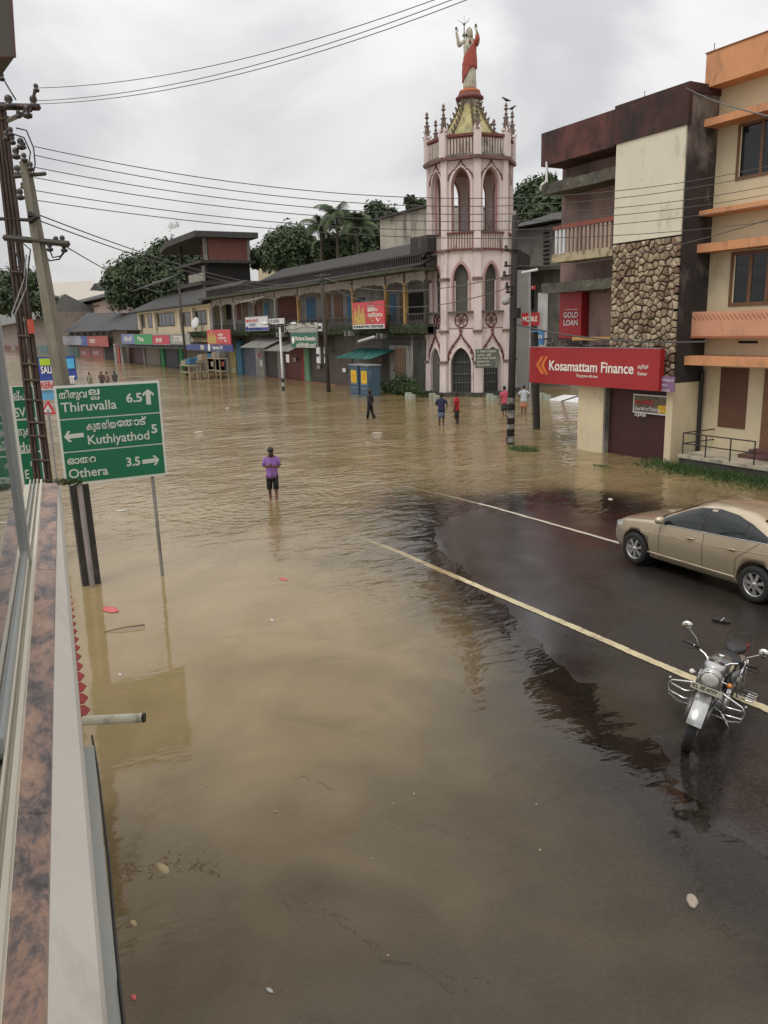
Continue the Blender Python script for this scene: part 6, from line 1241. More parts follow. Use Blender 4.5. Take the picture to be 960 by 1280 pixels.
MB().obox((pA + pB) / 2 + np.array([.06, 0, 0]), (.05, 0, 0), (0, .055, 0), ((pB - pA) / 2 * .999)).build('pale_web', mat('pale_web', (.38, .34, .32), dirt=(.15, .13, .11), damt=.4, dscale=3), cpt)
MB().tube([PD(5, 297, 15.3), PD(86, 305, 15.0)], .055, 4).build('crossarm', mat('crossarm_wood', (.05, .045, .035), var=.3), cpt)
MB().tube([PD(17, 221, 15.3), PD(57, 217, 15.1)], .035, 4).build('crossarm', MATS['crossarm_wood'], cpt)
INS = mat('brown_insulator', (.035, .025, .02), rough=.3, var=.2, bump=0)
def insulator(par, p, s_=1., ax=(0, 0, 1)): return MB().lathe([(.02, -.10), (.07, -.08), (.075, -.03), (.035, -.01), (.06, .03), (.05, .08), (.02, .1)][0:7] and [(.02 * s_, -.10 * s_), (.07 * s_, -.08 * s_), (.075 * s_, -.03 * s_), (.035 * s_, -.01 * s_), (.06 * s_, .03 * s_), (.05 * s_, .08 * s_), (.02 * s_, .1 * s_)], p, 10, axis=ax).build('insulator', INS, par, smooth=True)
for px, py in ((62, 309), (80, 310), (70, 301), (78, 300), (38, 208), (30, 197)): insulator(cpt, PD(px, py, 15.1), .8)
MB().tube([PD(36, 268, 15.1), PD(47, 271, 15.1), PD(36, 276, 15.1)], .06, 6).build('clamp', BLACKM, cpt)
ltc = thing('lattice_pole', 'tall rusty double rail utility pole with rungs, insulators and wires at the left edge', 'utility pole', (-18.6, 1.95, 0))
RUST = mat('rust_brown_steel', (.045, .026, .018), rough=.7, var=.4, scale=4, dirt=(.09, .05, .03), damt=.3)
DL = 17.2
def rail_pt(which, y): x = (3 + (y - 209) * .1123) if which == 0 else (12 + (y - 209) * .1253); return x
for w_ in (0, 1):
    for off in (-2.3, 2.3):
        top = 92 if w_ == 0 else 128
        MB().tube([PD(rail_pt(w_, top) + off, top, DL), PD(rail_pt(w_, 700) + off, 700, DL)], .040, 4).build('rail', RUST, ltc)
    rg = MB(); y = 110 if w_ == 0 else 140
    while y < 690: rg.tube([PD(rail_pt(w_, y) - 2.6, y, DL), PD(rail_pt(w_, y) + 2.6, y + 1, DL)], .016, 4); y += 13
    rg.build('rung_set', RUST, ltc, stuff=True)
for y in (296, 340, 420, 455, 475, 500, 528, 545, 575, 600): MB().tube([PD(rail_pt(0, y) - 3, y, DL - .05), PD(rail_pt(1, y) + 4, y + 1, DL - .05)], .03, 4).build('rung', RUST, ltc)
MB().tube([PD(-12, 133, DL), PD(49, 134, DL - .3)], .065, 4).build('crossarm', RUST, ltc); MB().tube([PD(9, 151, DL), PD(36, 139, DL - .2)], .05, 4).build('brace', GREYCONC, ltc); MB().tube([PD(-10, 273, DL), PD(36, 275, DL)], .035, 4).build('crossarm', RUST, ltc); MB().tube([PD(-3, 150, DL), PD(12, 149, DL)], .06, 4).build('crossarm', RUST, ltc)
for px, py, s_ in ((45, 110, 1.3), (42, 128, 2.0), (34, 140, 2.0), (2, 96, 1.3), (11, 128, 2.2), (23, 143, 1.2), (26, 180, 1.8), (20, 192, 1.8), (22, 214, 1.8), (25, 243, 1.8), (30, 182, 1.), (28, 232, 1.), (13, 165, 1.5), (15, 175, 1.5), (8, 170, 1.6)): insulator(ltc, PD(px, py, DL - .25), s_ * .62)
MB().tube([PD(38, 140, DL - .3), PD(44, 112, DL - .3)], .03, 4).build('strut', RUST, ltc)
for k, P in enumerate(([(20, 160), (33, 163), (42, 185), (44, 205), (41, 220)], [(18, 168), (30, 172), (38, 190), (36, 205)], [(5, 100), (12, 112), (20, 125)], [(62, 312), (66, 322), (76, 320), (81, 312)], [(50, 312), (62, 326), (74, 324), (82, 313)], [(16, 310), (24, 325), (30, 345), (31, 370)], [(36, 320), (33, 360), (18, 395)], [(33, 318), (30, 350), (15, 392)], [(24, 300), (38, 312), (34, 350), (37, 390)])): MB().tube([PD(x, y, DL - .3 - 1.6 * (k in (3, 4))) for x, y in P], .014, 4).build('jumper_wire', BLACKM if k not in (6, 7) else GALV, ltc)
MB().box(-18.62, -18.42, PD(36, 405, 17.1)[1] - .02, PD(42, 405, 17.1)[1], PD(39, 417, 17.1)[2], PD(39, 399, 17.1)[2]).build('red_box', mat('faded_red_box', (.5, .09, .06)), ltc)
rp = thing('roadside_pole', 'tall black tarred wooden pole with white painted bands at its foot before the tower', 'utility pole', (-25.92, 20.33, 0)); D3 = 32.5
b0, b1 = PD(637.5, 575, D3), PD(644, 269, D3); MB().tube([b0, PD(641, 420, D3), b1], [.17, .145, .12], 10).build('shaft', mat('tarry_wood', (.03, .026, .022)), rp, smooth=True)
for y0, y1 in ((497, 505), (513, 522), (530, 536), (545, 553)): MB().tube([PD(639 - (y0 - 497) * .03, y0, D3 - .02), PD(639 - (y1 - 497) * .03, y1, D3 - .02)], .172, 10).build('white_band', mat('flaking_white', (.24, .225, .20), dirt=(.03, .026, .022), damt=.62, dscale=4, streak=1), rp)
for y, x0, x1 in ((312, 631, 651), (332, 631, 640), (344, 629, 640), (358, 632, 641), (365, 633, 641)):
    MB().tube([PD(x0, y + 1, D3 - .15), PD(x1, y, D3 - .15)], .035, 5).build('crossarm', BLACKM, rp); insulator(rp, PD(x0 + 1.5, y - 2, D3 - .15), 1.1)
MB().ball(PD(632, 377, D3 - .3), (.18, .18, .14), 10, 6).tube([PD(632, 375, D3 - .3), PD(640, 371, D3)], .03, 5).build('lamp', mat('dirty_lamp_glass', (.3, .3, .28), rough=.3), rp)
MB().tube([PD(644, 385, D3), PD(644, 398, D3)], .22, 8).build('junction_box', BLACKM, rp)
gt = MB(); q0 = G(650, 562)
for _ in range(500):
    a_ = random.uniform(0, 6.28); r_ = random.random() ** .6; x, y = q0[0] + r_ * .75 * math.cos(a_) + .2, q0[1] + r_ * .45 * math.sin(a_); l = random.uniform(.06, .24); tx, ty = random.uniform(-.12, .12), random.uniform(-.12, .12); gt.add([(x - .015, y, -.02), (x + .015, y, -.02), (x + tx, y + ty, l)], [(0, 1, 2)])
o = gt.build('grass', GRASS, fix=False); single(o, 'clump of green grass at the foot of the roadside pole', 'grass'); o['kind'] = 'stuff'
gt = MB(); q0 = G(752, 583)
for _ in range(80):
    a_ = random.uniform(0, 6.28); r_ = random.random() ** .6; x, y = q0[0] + r_ * .4 * math.cos(a_), q0[1] + r_ * .15 * math.sin(a_); l = random.uniform(.02, .07); gt.add([(x - .03, y, 0), (x + .03, y, 0), (x + .04, y + .02, l)], [(0, 1, 2)])
o = gt.build('floating_weed', MOSSG, fix=False); single(o, 'small patch of floating weed in front of the maroon shutter', 'plant'); o['kind'] = 'stuff'
# poles in front of the arcade
def simple_pole(name, label, b_px, t_px, r, M, arms=(), bands=None, cat='pole'):
    g = G(*b_px); D = float(g[:2] @ F0[:2]); t = thing(name, label, cat, (g[0], g[1], 0)); lo = PD(b_px[0] + (b_px[0] - t_px[0]) * .1, b_px[1] + (b_px[1] - t_px[1]) * .1, D)
    MB().tube([lo, PD(*t_px, D)], [r, r * .8], 8).build('shaft', M, t, smooth=True)
    for (x0, y0, x1, y1) in arms: MB().tube([PD(x0, y0, D - .1), PD(x1, y1, D - .1)], r * .45, 4).build('crossarm', BLACKM, t)
    for k, (y0, y1) in enumerate(bands or ()):
        f0, f1 = [(y - t_px[1]) / (b_px[1] - t_px[1]) for y in (y0, y1)]; MB().tube([PD(t_px[0] + (b_px[0] - t_px[0]) * f0, y0, D - .01), PD(t_px[0] + (b_px[0] - t_px[0]) * f1, y1, D - .01)], r * 1.06, 8).build('band', BLACKM, t)
    return t, D
OLDW = mat('old_pole_wood', (.055, .045, .035), var=.3, scale=3)
simple_pole('utility_pole', 'dark leaning pole rising past the right edge of the green shop board', (411, 490), (402, 342), .17, OLDW, ((393, 346, 413, 344), (394, 352, 412, 350)), cat='utility pole')
simple_pole('utility_pole', 'dark pole in front of the cream building, leaning slightly left', (234, 470), (223, 350), .16, OLDW, ((216, 354, 230, 353),), cat='utility pole')
t, D = simple_pole('light_pole', 'slim pale street light pole with black bands at its foot', (354.5, 492), (349.5, 407), .10, OFFW, ((332, 404, 350, 408), (350, 408, 366, 405)), ((473, 478), (483, 489)), 'street lamp')
for px in (331, 367): MB().ball(PD(px, 404.5, D - .1), (.45, .2, .12), 8, 5).build('lamp_head', OFFW, t)
MB().obox(PD(359.5, 448, D), (.28, 0, 0), (0, .02, 0), (0, 0, .3)).build('notice_plate', OFFW, t)
simple_pole('pipe_pole', 'very thin grey pipe standing before the barred window of the mossy wall', (516.5, 492), (515, 408), .05, GALV)
simple_pole('roof_mast', 'thin pale mast rising above the arcade roof before the trees', (361, 400), (358.5, 292), .04, OFFW)
MB_ = None
# hoarding and warning triangle far left
hb_ = thing('hoarding', 'blue and white printed hoarding standing in the water behind the concrete pole', 'hoarding', PD(70, 520, 42)); D4 = 42
def pbox(px0, py0, px1, py1, D, th, M, name, par): a_, c_ = PD(px0, py1, D), PD(px1, py0, D); u = Vector((c_[0] - a_[0], c_[1] - a_[1], 0)); n_ = Vector((F0[0], F0[1], 0)); return MB().obox((Vector(a_) + Vector((c_[0], c_[1], c_[2]))) / 2, u / 2, n_ * th / 2, (0, 0, (c_[2] - a_[2]) / 2)).build(name, M, par)
pbox(46, 445, 93, 476, D4, .1, mat('banner_blue', (.03, .06, .30), rough=.4, var=.4, scale=1), 'upper_sheet', hb_); pbox(46, 476, 93, 500, D4, .1, mat('banner_cyan', (.10, .30, .50), rough=.4, var=.4, scale=1), 'lower_sheet', hb_)
pbox(50, 448, 62, 457, D4 - .1, .04, mat('lime_logo', (.35, .5, .03)), 'logo', hb_); pbox(50, 476, 66, 488, D4 - .1, .04, OFFW, 'white_band', hb_); pbox(76, 448, 92, 461, D4 - .1, .04, mat('banner_sky', (.08, .38, .62), var=.4, scale=2), 'picture', hb_); pbox(78, 470, 92, 480, D4 - .1, .04, OFFW, 'white_oval', hb_)
for px, py, s_ in ((51, 463, 'SALE 50%'), (51, 482, 'KERALA'), (79, 475, 'FEST')):
    q = PD(px, py, D4 - .2); text('lettering', s_, .5, LT if py != 482 else REDINK, hb_, (0, 0, 0), rot=Matrix.Translation(Vector(q)) @ Matrix((( R0[0], 0, -F0[0], 0), (R0[1], 0, -F0[1], 0), (0, 1, 0, 0), (0, 0, 0, 1))), sx=.62, bold=.01)
for px in (50, 90): q = PD(px, 500, D4 + .1); MB().tube([(q[0], q[1], -.7), (q[0], q[1], q[2] + .2)], .06, 6).build('post', GALV, hb_)
wt_ = thing('warning_sign', 'red bordered triangular warning sign beside the left edge of the green road sign', 'road sign', PD(58, 508, 22)); D5 = 22
tri = [PD(50, 518, D5), PD(70, 518, D5), PD(60, 500, D5)]; tv = [Vector(p) for p in tri]; cen = sum(tv, Vector()) / 3; n_ = -Vector(tuple(F0))
MB().add([*tv, *[v - n_ * .02 for v in tv]], [(0, 1, 2), (5, 4, 3), (0, 3, 4, 1), (1, 4, 5, 2), (2, 5, 3, 0)]).build('red_plate', REDINK, wt_); iv = [cen + (v - cen) * .58 + n_ * .012 for v in tv]; MB().add(iv, [(0, 1, 2)]).build('white_plate', OFFW, wt_, fix=False)
MB().tube([(cen.x, cen.y, -.7), (cen.x, cen.y, cen.z)], .035, 6).build('post', GALV, wt_)

# ------------------------------------------------------------ overhead wires
WIRE = mat('wire_black', (.07, .068, .066), rough=.6, var=.1, bump=0)
def proj(p):
    d = np.array(p, float) - CP; z = d @ FW; return 480 + F_PX * (d @ RC) / z, 640 - F_PX * (d @ UC) / z
def wire(label, p0, p1, ymid=None, r=.009, group='overhead wires crossing the street', sag=None, n=40, name='overhead_wire'):
    p0, p1 = np.array(p0), np.array(p1); m_ = (p0 + p1) / 2
    if ymid is not None:
        lo, hi = -4., 8.
        for _ in range(40):
            s_ = (lo + hi) / 2
            if proj(m_ - np.array([0, 0, s_]))[1] < ymid: lo = s_
            else: hi = s_
        sag = (lo + hi) / 2
    P = [p0 + (p1 - p0) * q - np.array([0, 0, 4 * sag * q * (1 - q)]) for q in np.linspace(0, 1, n)]
    o = MB().tube([tuple(p) for p in P], r, 5).build(name, WIRE); single(o, label, 'wire', group); return o
RE = lambda x, y: PD(x, y, 21)
mid_of = lambda a, c: proj((np.array(a) + np.array(c)) / 2)[0]
for k, (ys, ye, ym, lab) in enumerate(((183, 196, 248, 'highest of the long wires sagging from the left poles across the tower'), (194, 204, 258, 'second highest long wire sagging from the left poles across the tower'), (209, 222, 268, 'third long wire from the top, sagging from the left poles past the tower'), (222, 233, 277, 'fourth long wire from the top, sagging from the left poles past the tower'), (238, 246, 288, 'fifth long wire from the top, sagging from the left poles past the tower'), (250, 270, 298, 'lowest of the long wires sagging from the left poles across the tower'))):
    a = PD(43, ys, 16.3); c = PD(1010, ye, 21); wire(lab, a, c, ym, .0088)
for k, (y0, x1, y1, lab) in enumerate(((110, 700, -62, 'upper of three wires running from the left pole up to the top edge'), (126, 700, -56, 'middle of three wires running from the left pole up to the top edge'), (130, 690, -44, 'lowest of three wires running from the left pole up to the top edge'))):
    wire(lab, PD(46, y0, DL - .3), PD(x1, y1, 11), None, .006, sag=.35, group='three wires at the top of the photo')
for k, (p0, p1, lab) in enumerate((((47, 268), (403, 345), 'wire from the concrete pole to the leaning pole at the green shop board'), ((47, 275), (403, 349), 'lower wire from the concrete pole to the leaning pole at the green shop board'), ((82, 308), (223, 353), 'wire from the crossarm to the dark pole before the cream building'))):
    D2 = float(G(411, 490)[:2] @ F0[:2]) if k < 2 else float(G(234, 470)[:2] @ F0[:2]); wire(lab, PD(*p0, 15.2), PD(*p1, D2), None, .012, sag=.9, group='wires from the concrete pole to the arcade')
D2 = float(G(411, 490)[:2] @ F0[:2]); wire('wire between the leaning arcade pole and the roadside pole, crossing the tower', PD(403, 346, D2), PD(640, 344, D3), None, .02, sag=.8, group=None); wire('lower wire between the arcade pole and the roadside pole, crossing the tower', PD(403, 351, D2), PD(640, 358, D3), None, .02, sag=1.3, group=None)
wire('wire slanting from the roadside pole up across the dark building', PD(645, 332, D3), PD(1000, 262, 18), None, .012, sag=.35, group=None)
wire('thick cable sagging along the dark building above the red sign', PD(643, 405, D3), PY(884, 427, 21.3), None, .03, sag=.25, group=None, name='cable')
wire('black cable from the roof corner of the dark building to the right edge', PY(858, 110, 21.4), PD(1000, 153, 14), None, .015, sag=.1, group=None, name='cable')

# ------------------------------------------------------------ foreground building on the left
SILLZ = 3.5
fb = thing('near_building', 'near building seen along its window ledge, with granite sill and sliding window frames', 'building', (-4, -.2, 0))
def gp(px, py, z): p = G(px, py, z); return np.array([p[0], p[1], z])
GLa, GLb = gp(53.5, 604, SILLZ), gp(2, 1280, SILLZ); GRa, GRb = gp(71.7, 604, SILLZ), gp(56.6, 1280, SILLZ)
ext = lambda a, b, t: a + (b - a) * t
GLc, GRc = ext(GLa, GLb, 1.45), ext(GRa, GRb, 1.45)
def slab(pts, z0, z1=None): 
    n = len(pts); T = [tuple(p) for p in pts]; B = [(p[0], p[1], p[2] - z0) for p in pts]; return MB().add(T + B, [tuple(range(n)), tuple(range(2 * n - 1, n - 1, -1))] + [(i, i + n, (i + 1) % n + n, (i + 1) % n) for i in range(n)])
GRAN = bpy.data.materials.new('pink_granite'); GRAN.use_nodes = True
def granite(M):
    t = M.node_tree; b = t.nodes['Principled BSDF']; geo = N(t, 'ShaderNodeNewGeometry'); mp = N(t, 'ShaderNodeMapping'); mp.inputs['Scale'].default_value = (1.6, 3.2, 1); mp.inputs['Rotation'].default_value = (0, 0, .15); t.links.new(geo.outputs['Position'], mp.inputs[0])
    n = N(t, 'ShaderNodeTexNoise'); n.inputs['Scale'].default_value = 2.4; n.inputs['Detail'].default_value = 12; n.inputs['Roughness'].default_value = .78; n.inputs['Distortion'].default_value = .5; t.links.new(mp.outputs[0], n.inputs['Vector'])
    r = N(t, 'ShaderNodeValToRGB'); e = r.color_ramp.elements; e[0].position = .40; e[0].color = (.07, .06, .06, 1); e[1].position = .60; e[1].color = (.42, .26, .18, 1)
    for p, c in ((.47, (.17, .13, .12)), (.52, (.32, .20, .15)), (.70, (.46, .34, .26))): x = e.new(p); x.color = c + (1,)
    t.links.new(n.outputs[0], r.inputs[0]); n2 = N(t, 'ShaderNodeTexNoise'); n2.inputs['Scale'].default_value = 60; n2.inputs['Detail'].default_value = 4; t.links.new(geo.outputs['Position'], n2.inputs['Vector'])
    mx = N(t, 'ShaderNodeMix', data_type='RGBA', blend_type='OVERLAY'); mx.inputs[0].default_value = .35; t.links.new(r.outputs[0], mx.inputs[6]); t.links.new(n2.outputs[0], mx.inputs[7]); t.links.new(mx.outputs[2], b.inputs['Base Color']); b.inputs['Roughness'].default_value = .38
granite(GRAN)
slab([GLa, GRa, GRc, GLc], .03).build('granite_sill', GRAN, fb)
WB = mat('weathered_white_ledge', (.56, .53, .47), rough=.75, var=.06, scale=2, dirt=(.42, .39, .33), damt=.30, dscale=2.5, streak=1)
LZ = 3.30
SRa, SRb = gp(75.5, 604, LZ), gp(133, 1280, LZ); SRc = ext(SRa, SRb, 1.35); mA = GRa - np.array([0, .0, .031]); mC = GRc - np.array([0, 0, .031])
slab([mA, SRa, SRc, mC], .10).build('ledge', WB, fb, 'off white sloping ledge below the granite sill')
S2b = gp(152, 1280, 3.1); S2a = ext(S2b, gp(120, 960, 3.1), 1.15); S2c = ext(S2a, S2b, 1.3)
slab([S2a - np.array([0, .12, 0]), S2a, S2c, S2c - np.array([0, .16, 0])], .05).build('lower_ledge', mat('grey_flashing', (.30, .30, .27), rough=.6, var=.08), fb)
JD = mat('joint_dark', (.09, .08, .07), bump=0)
for t_ in (.47, .88):
    a_, c_ = ext(GLa, GLb, t_), ext(GRa, GRb, t_); MB().tube([tuple(a_ + np.array([0, 0, .0005])), tuple(c_ + np.array([0, 0, .0005]))], .0007, 4).build('sill_joint', JD, fb)
for t_ in (.2, .55, .83):
    a_, c_ = ext(mA, ext(GRa, GRb, 1) - np.array([0, 0, .031]), t_), ext(SRa, SRb, t_); MB().tube([tuple(a_ + np.array([0, 0, .0005])), tuple(c_ + np.array([0, 0, .0005]))], .0012, 4).build('ledge_joint', JD, fb)
# wall below and interior body
wy = .02
body = [(GLa[0] - .3, GLa[1] - .25, 3.38), (GLa[0] - .1, GLa[1] + .02, 3.38), (2.5, GLc[1] - .12, 3.38), (2.5, -6, 3.38), (GLa[0] - .3, -6, 3.38)]
slab([np.array(p) for p in body], 4.1).build('wall', PANELW, fb)
# sliding window tracks, stiles and glass along the left edge of the granite
ALU = mat('cream_aluminium', (.64, .60, .48), rough=.4, var=.06, bump=0, spec=.6); ALG = mat('grey_aluminium', (.38, .39, .37), rough=.45, var=.08, bump=0, metal=.1)
dirv = (GLb - GLa) / np.linalg.norm(GLb - GLa); nrm = np.array([dirv[1], -dirv[0], 0]); nrm = nrm if nrm[1] < 0 else -nrm
for k in range(4):
    a = GLa + nrm * (.010 + .030 * k) + np.array([0, 0, .02]); c = GLc + nrm * (.010 + .030 * k) + np.array([0, 0, .02]); MB().obox((a + c) / 2, (c - a) / 2, nrm * (.004 if k else .008), (0, 0, .026 if k else .018)).build('track', ALG if k == 2 else ALU, fb)
a = GLa + nrm * .075; c = GLc + nrm * .075; MB().obox((a + c) / 2 - np.array([0, 0, .004]), (c - a) / 2, nrm * .075, (0, 0, .004)).build('track_bed', ALU, fb)
def on_line(px, py, off): g = gp(px, py, SILLZ + .05); s_ = (g - GLa) @ dirv; return GLa + dirv * s_ + nrm * off, s_
sash = []
for k, (px, py, off, hw) in enumerate(((36, 694, .045, .06), (12, 938, .075, .05))):
    p, s_ = on_line(px, py, off); sash.append((p, s_)); MB().obox(p + np.array([0, 0, 1.55]), dirv * hw, nrm * .018, (0, 0, 1.52)).build('stile', ALG, fb)
LG1 = glass('reflective_window_glass', (.10, .11, .11), .03)
for k, (p, s_) in enumerate(sash):
    e_ = p + dirv * (sash[1][1] - s_ if k == 0 else 1.4); MB().obox((p + e_) / 2 + np.array([0, 0, 1.55]) + nrm * .012, (e_ - p) / 2, nrm * .003, (0, 0, 1.5)).build('window_pane', LG1, fb); MB().obox((p + e_) / 2 + np.array([0, 0, .06]) + nrm * .012, (e_ - p) / 2, nrm * .016, (0, 0, .035)).build('bottom_rail', ALU if k else ALG, fb)
MB().box(GLa[0] - 1, 2.4, -6, GLc[1] - .25, 6.6, 6.9).build('lintel_slab', PANELW, fb)
# shade box at the top left, rusty weeds, cable, pipe, scalloped awning trim
sb_ = thing('sunshade_box', 'dark box like end of a sunshade hanging in at the top left corner', 'sunshade', PD(0, 40, 7)); a, c = PD(-60, 71, 7.), PD(18.5, 71, 7.)
MB().add([tuple(a), tuple(c), tuple(PD(10, -60, 7.)), tuple(PD(-60, -60, 7.)), tuple(a + np.array([-1.0, -.1, 0])), tuple(c + np.array([-1.0, -.1, 0])), tuple(PD(10, -60, 7.) + np.array([-1., -.1, 0])), tuple(PD(-60, -60, 7.) + np.array([-1., -.1, 0]))], [(0, 1, 2, 3), (7, 6, 5, 4), (0, 4, 5, 1), (1, 5, 6, 2), (2, 6, 7, 3), (3, 7, 4, 0)]).build('panel', mat('dark_taupe', (.075, .065, .055), var=.1), sb_); MB().tube([tuple(a), tuple(c), tuple(PD(10, -60, 7.))], .012, 5).build('edge_trim', mat('plum_trim', (.12, .06, .06)), sb_)
cb_ = [G(115, 920, 2.9), G(122, 960, 2.9), G(128, 1010, 2.95), G(137, 1085, 3.0), G(143, 1160, 3.05), G(149, 1230, 3.1), G(157, 1300, 3.1)]
o = MB().tube([tuple(p) for p in cb_], .006, 6).build('cable', BLACKM); single(o, 'black cable hanging down the outer edge of the white ledge at the lower left', 'cable')
pa_, pc_ = G(104, 901, 2.6), G(181, 897, 2.6); o = MB().tube([tuple(pa_), tuple(pc_)], .028, 12).build('drain_spout', mat('aged_white_pipe', (.55, .53, .42), rough=.5, dirt=(.2, .19, .14), damt=.3, dscale=8)); single(o, 'short white drain pipe sticking out over the water from the ledge', 'pipe')
MB().tube([tuple(pc_ + (pa_ - pc_) * .04), tuple(pc_ + (pc_ - pa_) * .004)], .0285, 12).build('dark_mouth', BLACKM, o)
at = thing('awning_trim', 'red scalloped awning trim showing under the outer edge of the white ledge', 'awning', G(100, 800, 2.3)); A0, A1 = G(84, 735, 2.3), G(107.5, 895, 2.3)
RS_ = mat('faded_red_trim', (.34, .05, .05), var=.3, dirt=(.2,.08,.07), damt=.4); wv_ = (A1 - A0) / 15; nn = np.array([-wv_[1], wv_[0], 0]); nn = nn / np.linalg.norm(nn); nn = nn if nn[1] > 0 else -nn
for k in range(15): p = A0 + wv_ * k; MB().add([p - nn * .3, p + wv_ - nn * .3, p + wv_ * .9, p + wv_ * .5 + nn * .032, p + wv_ * .1, p - nn * .3 - np.array([0, 0, .01]), p + wv_ - nn * .3 - np.array([0, 0, .01]), p + wv_ * .9 - np.array([0, 0, .01]), p + wv_ * .5 + nn * .032 - np.array([0, 0, .01]), p + wv_ * .1 - np.array([0, 0, .01])], [(0, 1, 2, 3, 4), (9, 8, 7, 6, 5)] + [(i, i + 5, (i + 1) % 5 + 5, (i + 1) % 5) for i in range(5)]).build('scallop', RS_, at)
ms_ = MB(); 
for _ in range(220): p = ext(GLa, GRa, random.uniform(.2, 2.2)) + np.array([random.uniform(-.25, .05), random.uniform(0, .1), -.02]); s_ = random.uniform(.01, .035); ms_.add([p, p + np.array([s_, random.uniform(-s_, s_), s_ * .4]), p + np.array([random.uniform(-s_, s_), s_, s_])], [(0, 1, 2)])
ms_.build('moss', MOSSG, fb, stuff=True, fix=False)

# ------------------------------------------------------------ floating debris
def blob(name, label, cat, px, py, z, sx, sy, sz, M, yaw=0., group=None, seed=1, n=14):
    g = G(px, py, z); mb = MB(); R = []
    for k, (q, h) in enumerate(((1., -.2), (1.05, .25), (.8, .75), (.3, 1.))):
        R.append([(sx * q * math.cos(a) * (1 + .28 * mnoise.noise(Vector((math.cos(a) * 2 + seed, math.sin(a) * 2, k * .4)))), sy * q * math.sin(a) * (1 + .3 * mnoise.noise(Vector((math.cos(a) * 2, math.sin(a) * 2 + seed, k * .4)))), sz * h * (1 + .3 * mnoise.noise(Vector((a, seed, k))))) for a in np.linspace(0, 2 * math.pi, n + 1)[:-1]])
    mb.loft(R); me = mb.mesh(name, M, True); me.transform(Matrix.Rotation(yaw, 4, 'Z')); o = link(name, me); o.location = tuple(g); single(o, label, cat, group); return o
PLASTIC = mat('white_plastic_scrap', (.45, .44, .40), rough=.4, bump=0); REDP = mat('pink_red_plastic', (.50, .10, .10), rough=.5, bump=.1)
zr_ = hz(-3.9, 5.04)
blob('stone', 'pale oval stone lying on the wet road at the lower right', 'stone', 865, 1127, .0, .085, .042, .03, mat('pale_stone', (.33, .28, .22), var=.3, scale=20, dirt=(.15, .12, .09), damt=.3, dscale=15), 2.4, seed=3)
blob('plastic_scrap', 'pink red plastic scrap floating near the concrete pole foot', 'litter', 138, 762, .01, .21, .10, .02, REDP, .3, seed=4); blob('plastic_scrap', 'faint pink plastic scrap floating in the middle of the flooded street', 'litter', 354, 724, .005, .13, .05, .012, REDP, .3, seed=6)
for k, (px, py, s_, lab) in enumerate(((340, 775, .07, 'white scrap floating left of the dark road surface'), (266, 708, .045, 'tiny white scrap between the sign post and the wading man'), (152, 638, .16, 'long white scrap floating beside the sign post'), (248, 540, .30, 'white froth patch floating beyond the wading man'), (284, 510, .30, 'white floating bag far beyond the wading man'), (337, 1238, .035, 'small white paper scrap near the lower edge of the photo'), (471, 541, .25, 'white scrap behind the walking person in dark clothes'), (460, 553, .1, 'small pale scrap in the ripples left of the navy shirted man'), (763, 624, .14, 'white froth by the dark building reflection'), (150, 843, .05, 'tiny pale scrap left of the sign reflection'), (327, 674, .05, 'tiny white scrap just below the reflection of the wading man'), (706, 543, .22, 'pale scrap in the water left of the cream pillar'))):
    blob('litter', lab, 'litter', px, py, .004, s_, s_ * .45, .006 + s_ * .03, PLASTIC, k * .7, seed=10 + k)
blob('litter', 'dark red scrap at the edge of the ledge near the bottom left corner', 'litter', 167, 1247, .0, .03, .018, .015, REDP, .2, seed=30)
blob('litter', 'yellowish submerged slab fragment at the drift line of leaves', 'litter', 204, 1086, -.005, .10, .04, .012, mat('buff_scrap', (.34, .28, .15)), .2, seed=31); blob('litter', 'pale scrap below the drift line of leaves, nearer the ledge', 'litter', 167, 1154, -.005, .045, .022, .01, mat('buff_scrap', (.34, .28, .15)), .2, seed=32)
a, c = G(130, 790, .01), G(181, 781, .04); o = MB().tube([tuple(a), tuple((a + c) / 2 + np.array([0, 0, .02])), tuple(c)], [.008, .012, .016], 6).build('stick', WOOD); single(o, 'thin dark stick floating below the pink red scrap', 'stick')
sl = thing('slipper', 'lost black slipper lying on the wet road between the car and the motorcycle', 'slipper', G(901, 776, .1)); g = G(901, 776, .12); zz = hz(g[0], g[1]); 
o = MB().loft([[(g[0] + math.cos(.35) * u - math.sin(.35) * w * sd, g[1] + math.sin(.35) * u + math.cos(.35) * w * sd, zz + h_) for sd, h_ in ((-1, .012), (1, .012), (1, .035), (-1, .035))] for u, w in ((-.14, .02), (-.10, .04), (0, .032), (.09, .045), (.14, .02))]).build('sole', BLACKM, sl); MB().tube([(g[0] + .03, g[1] - .04, zz + .03), (g[0] + .05, g[1] + .01, zz + .075), (g[0] + .02, g[1] + .05, zz + .03)], .012, 6).build('strap', GALV, sl)
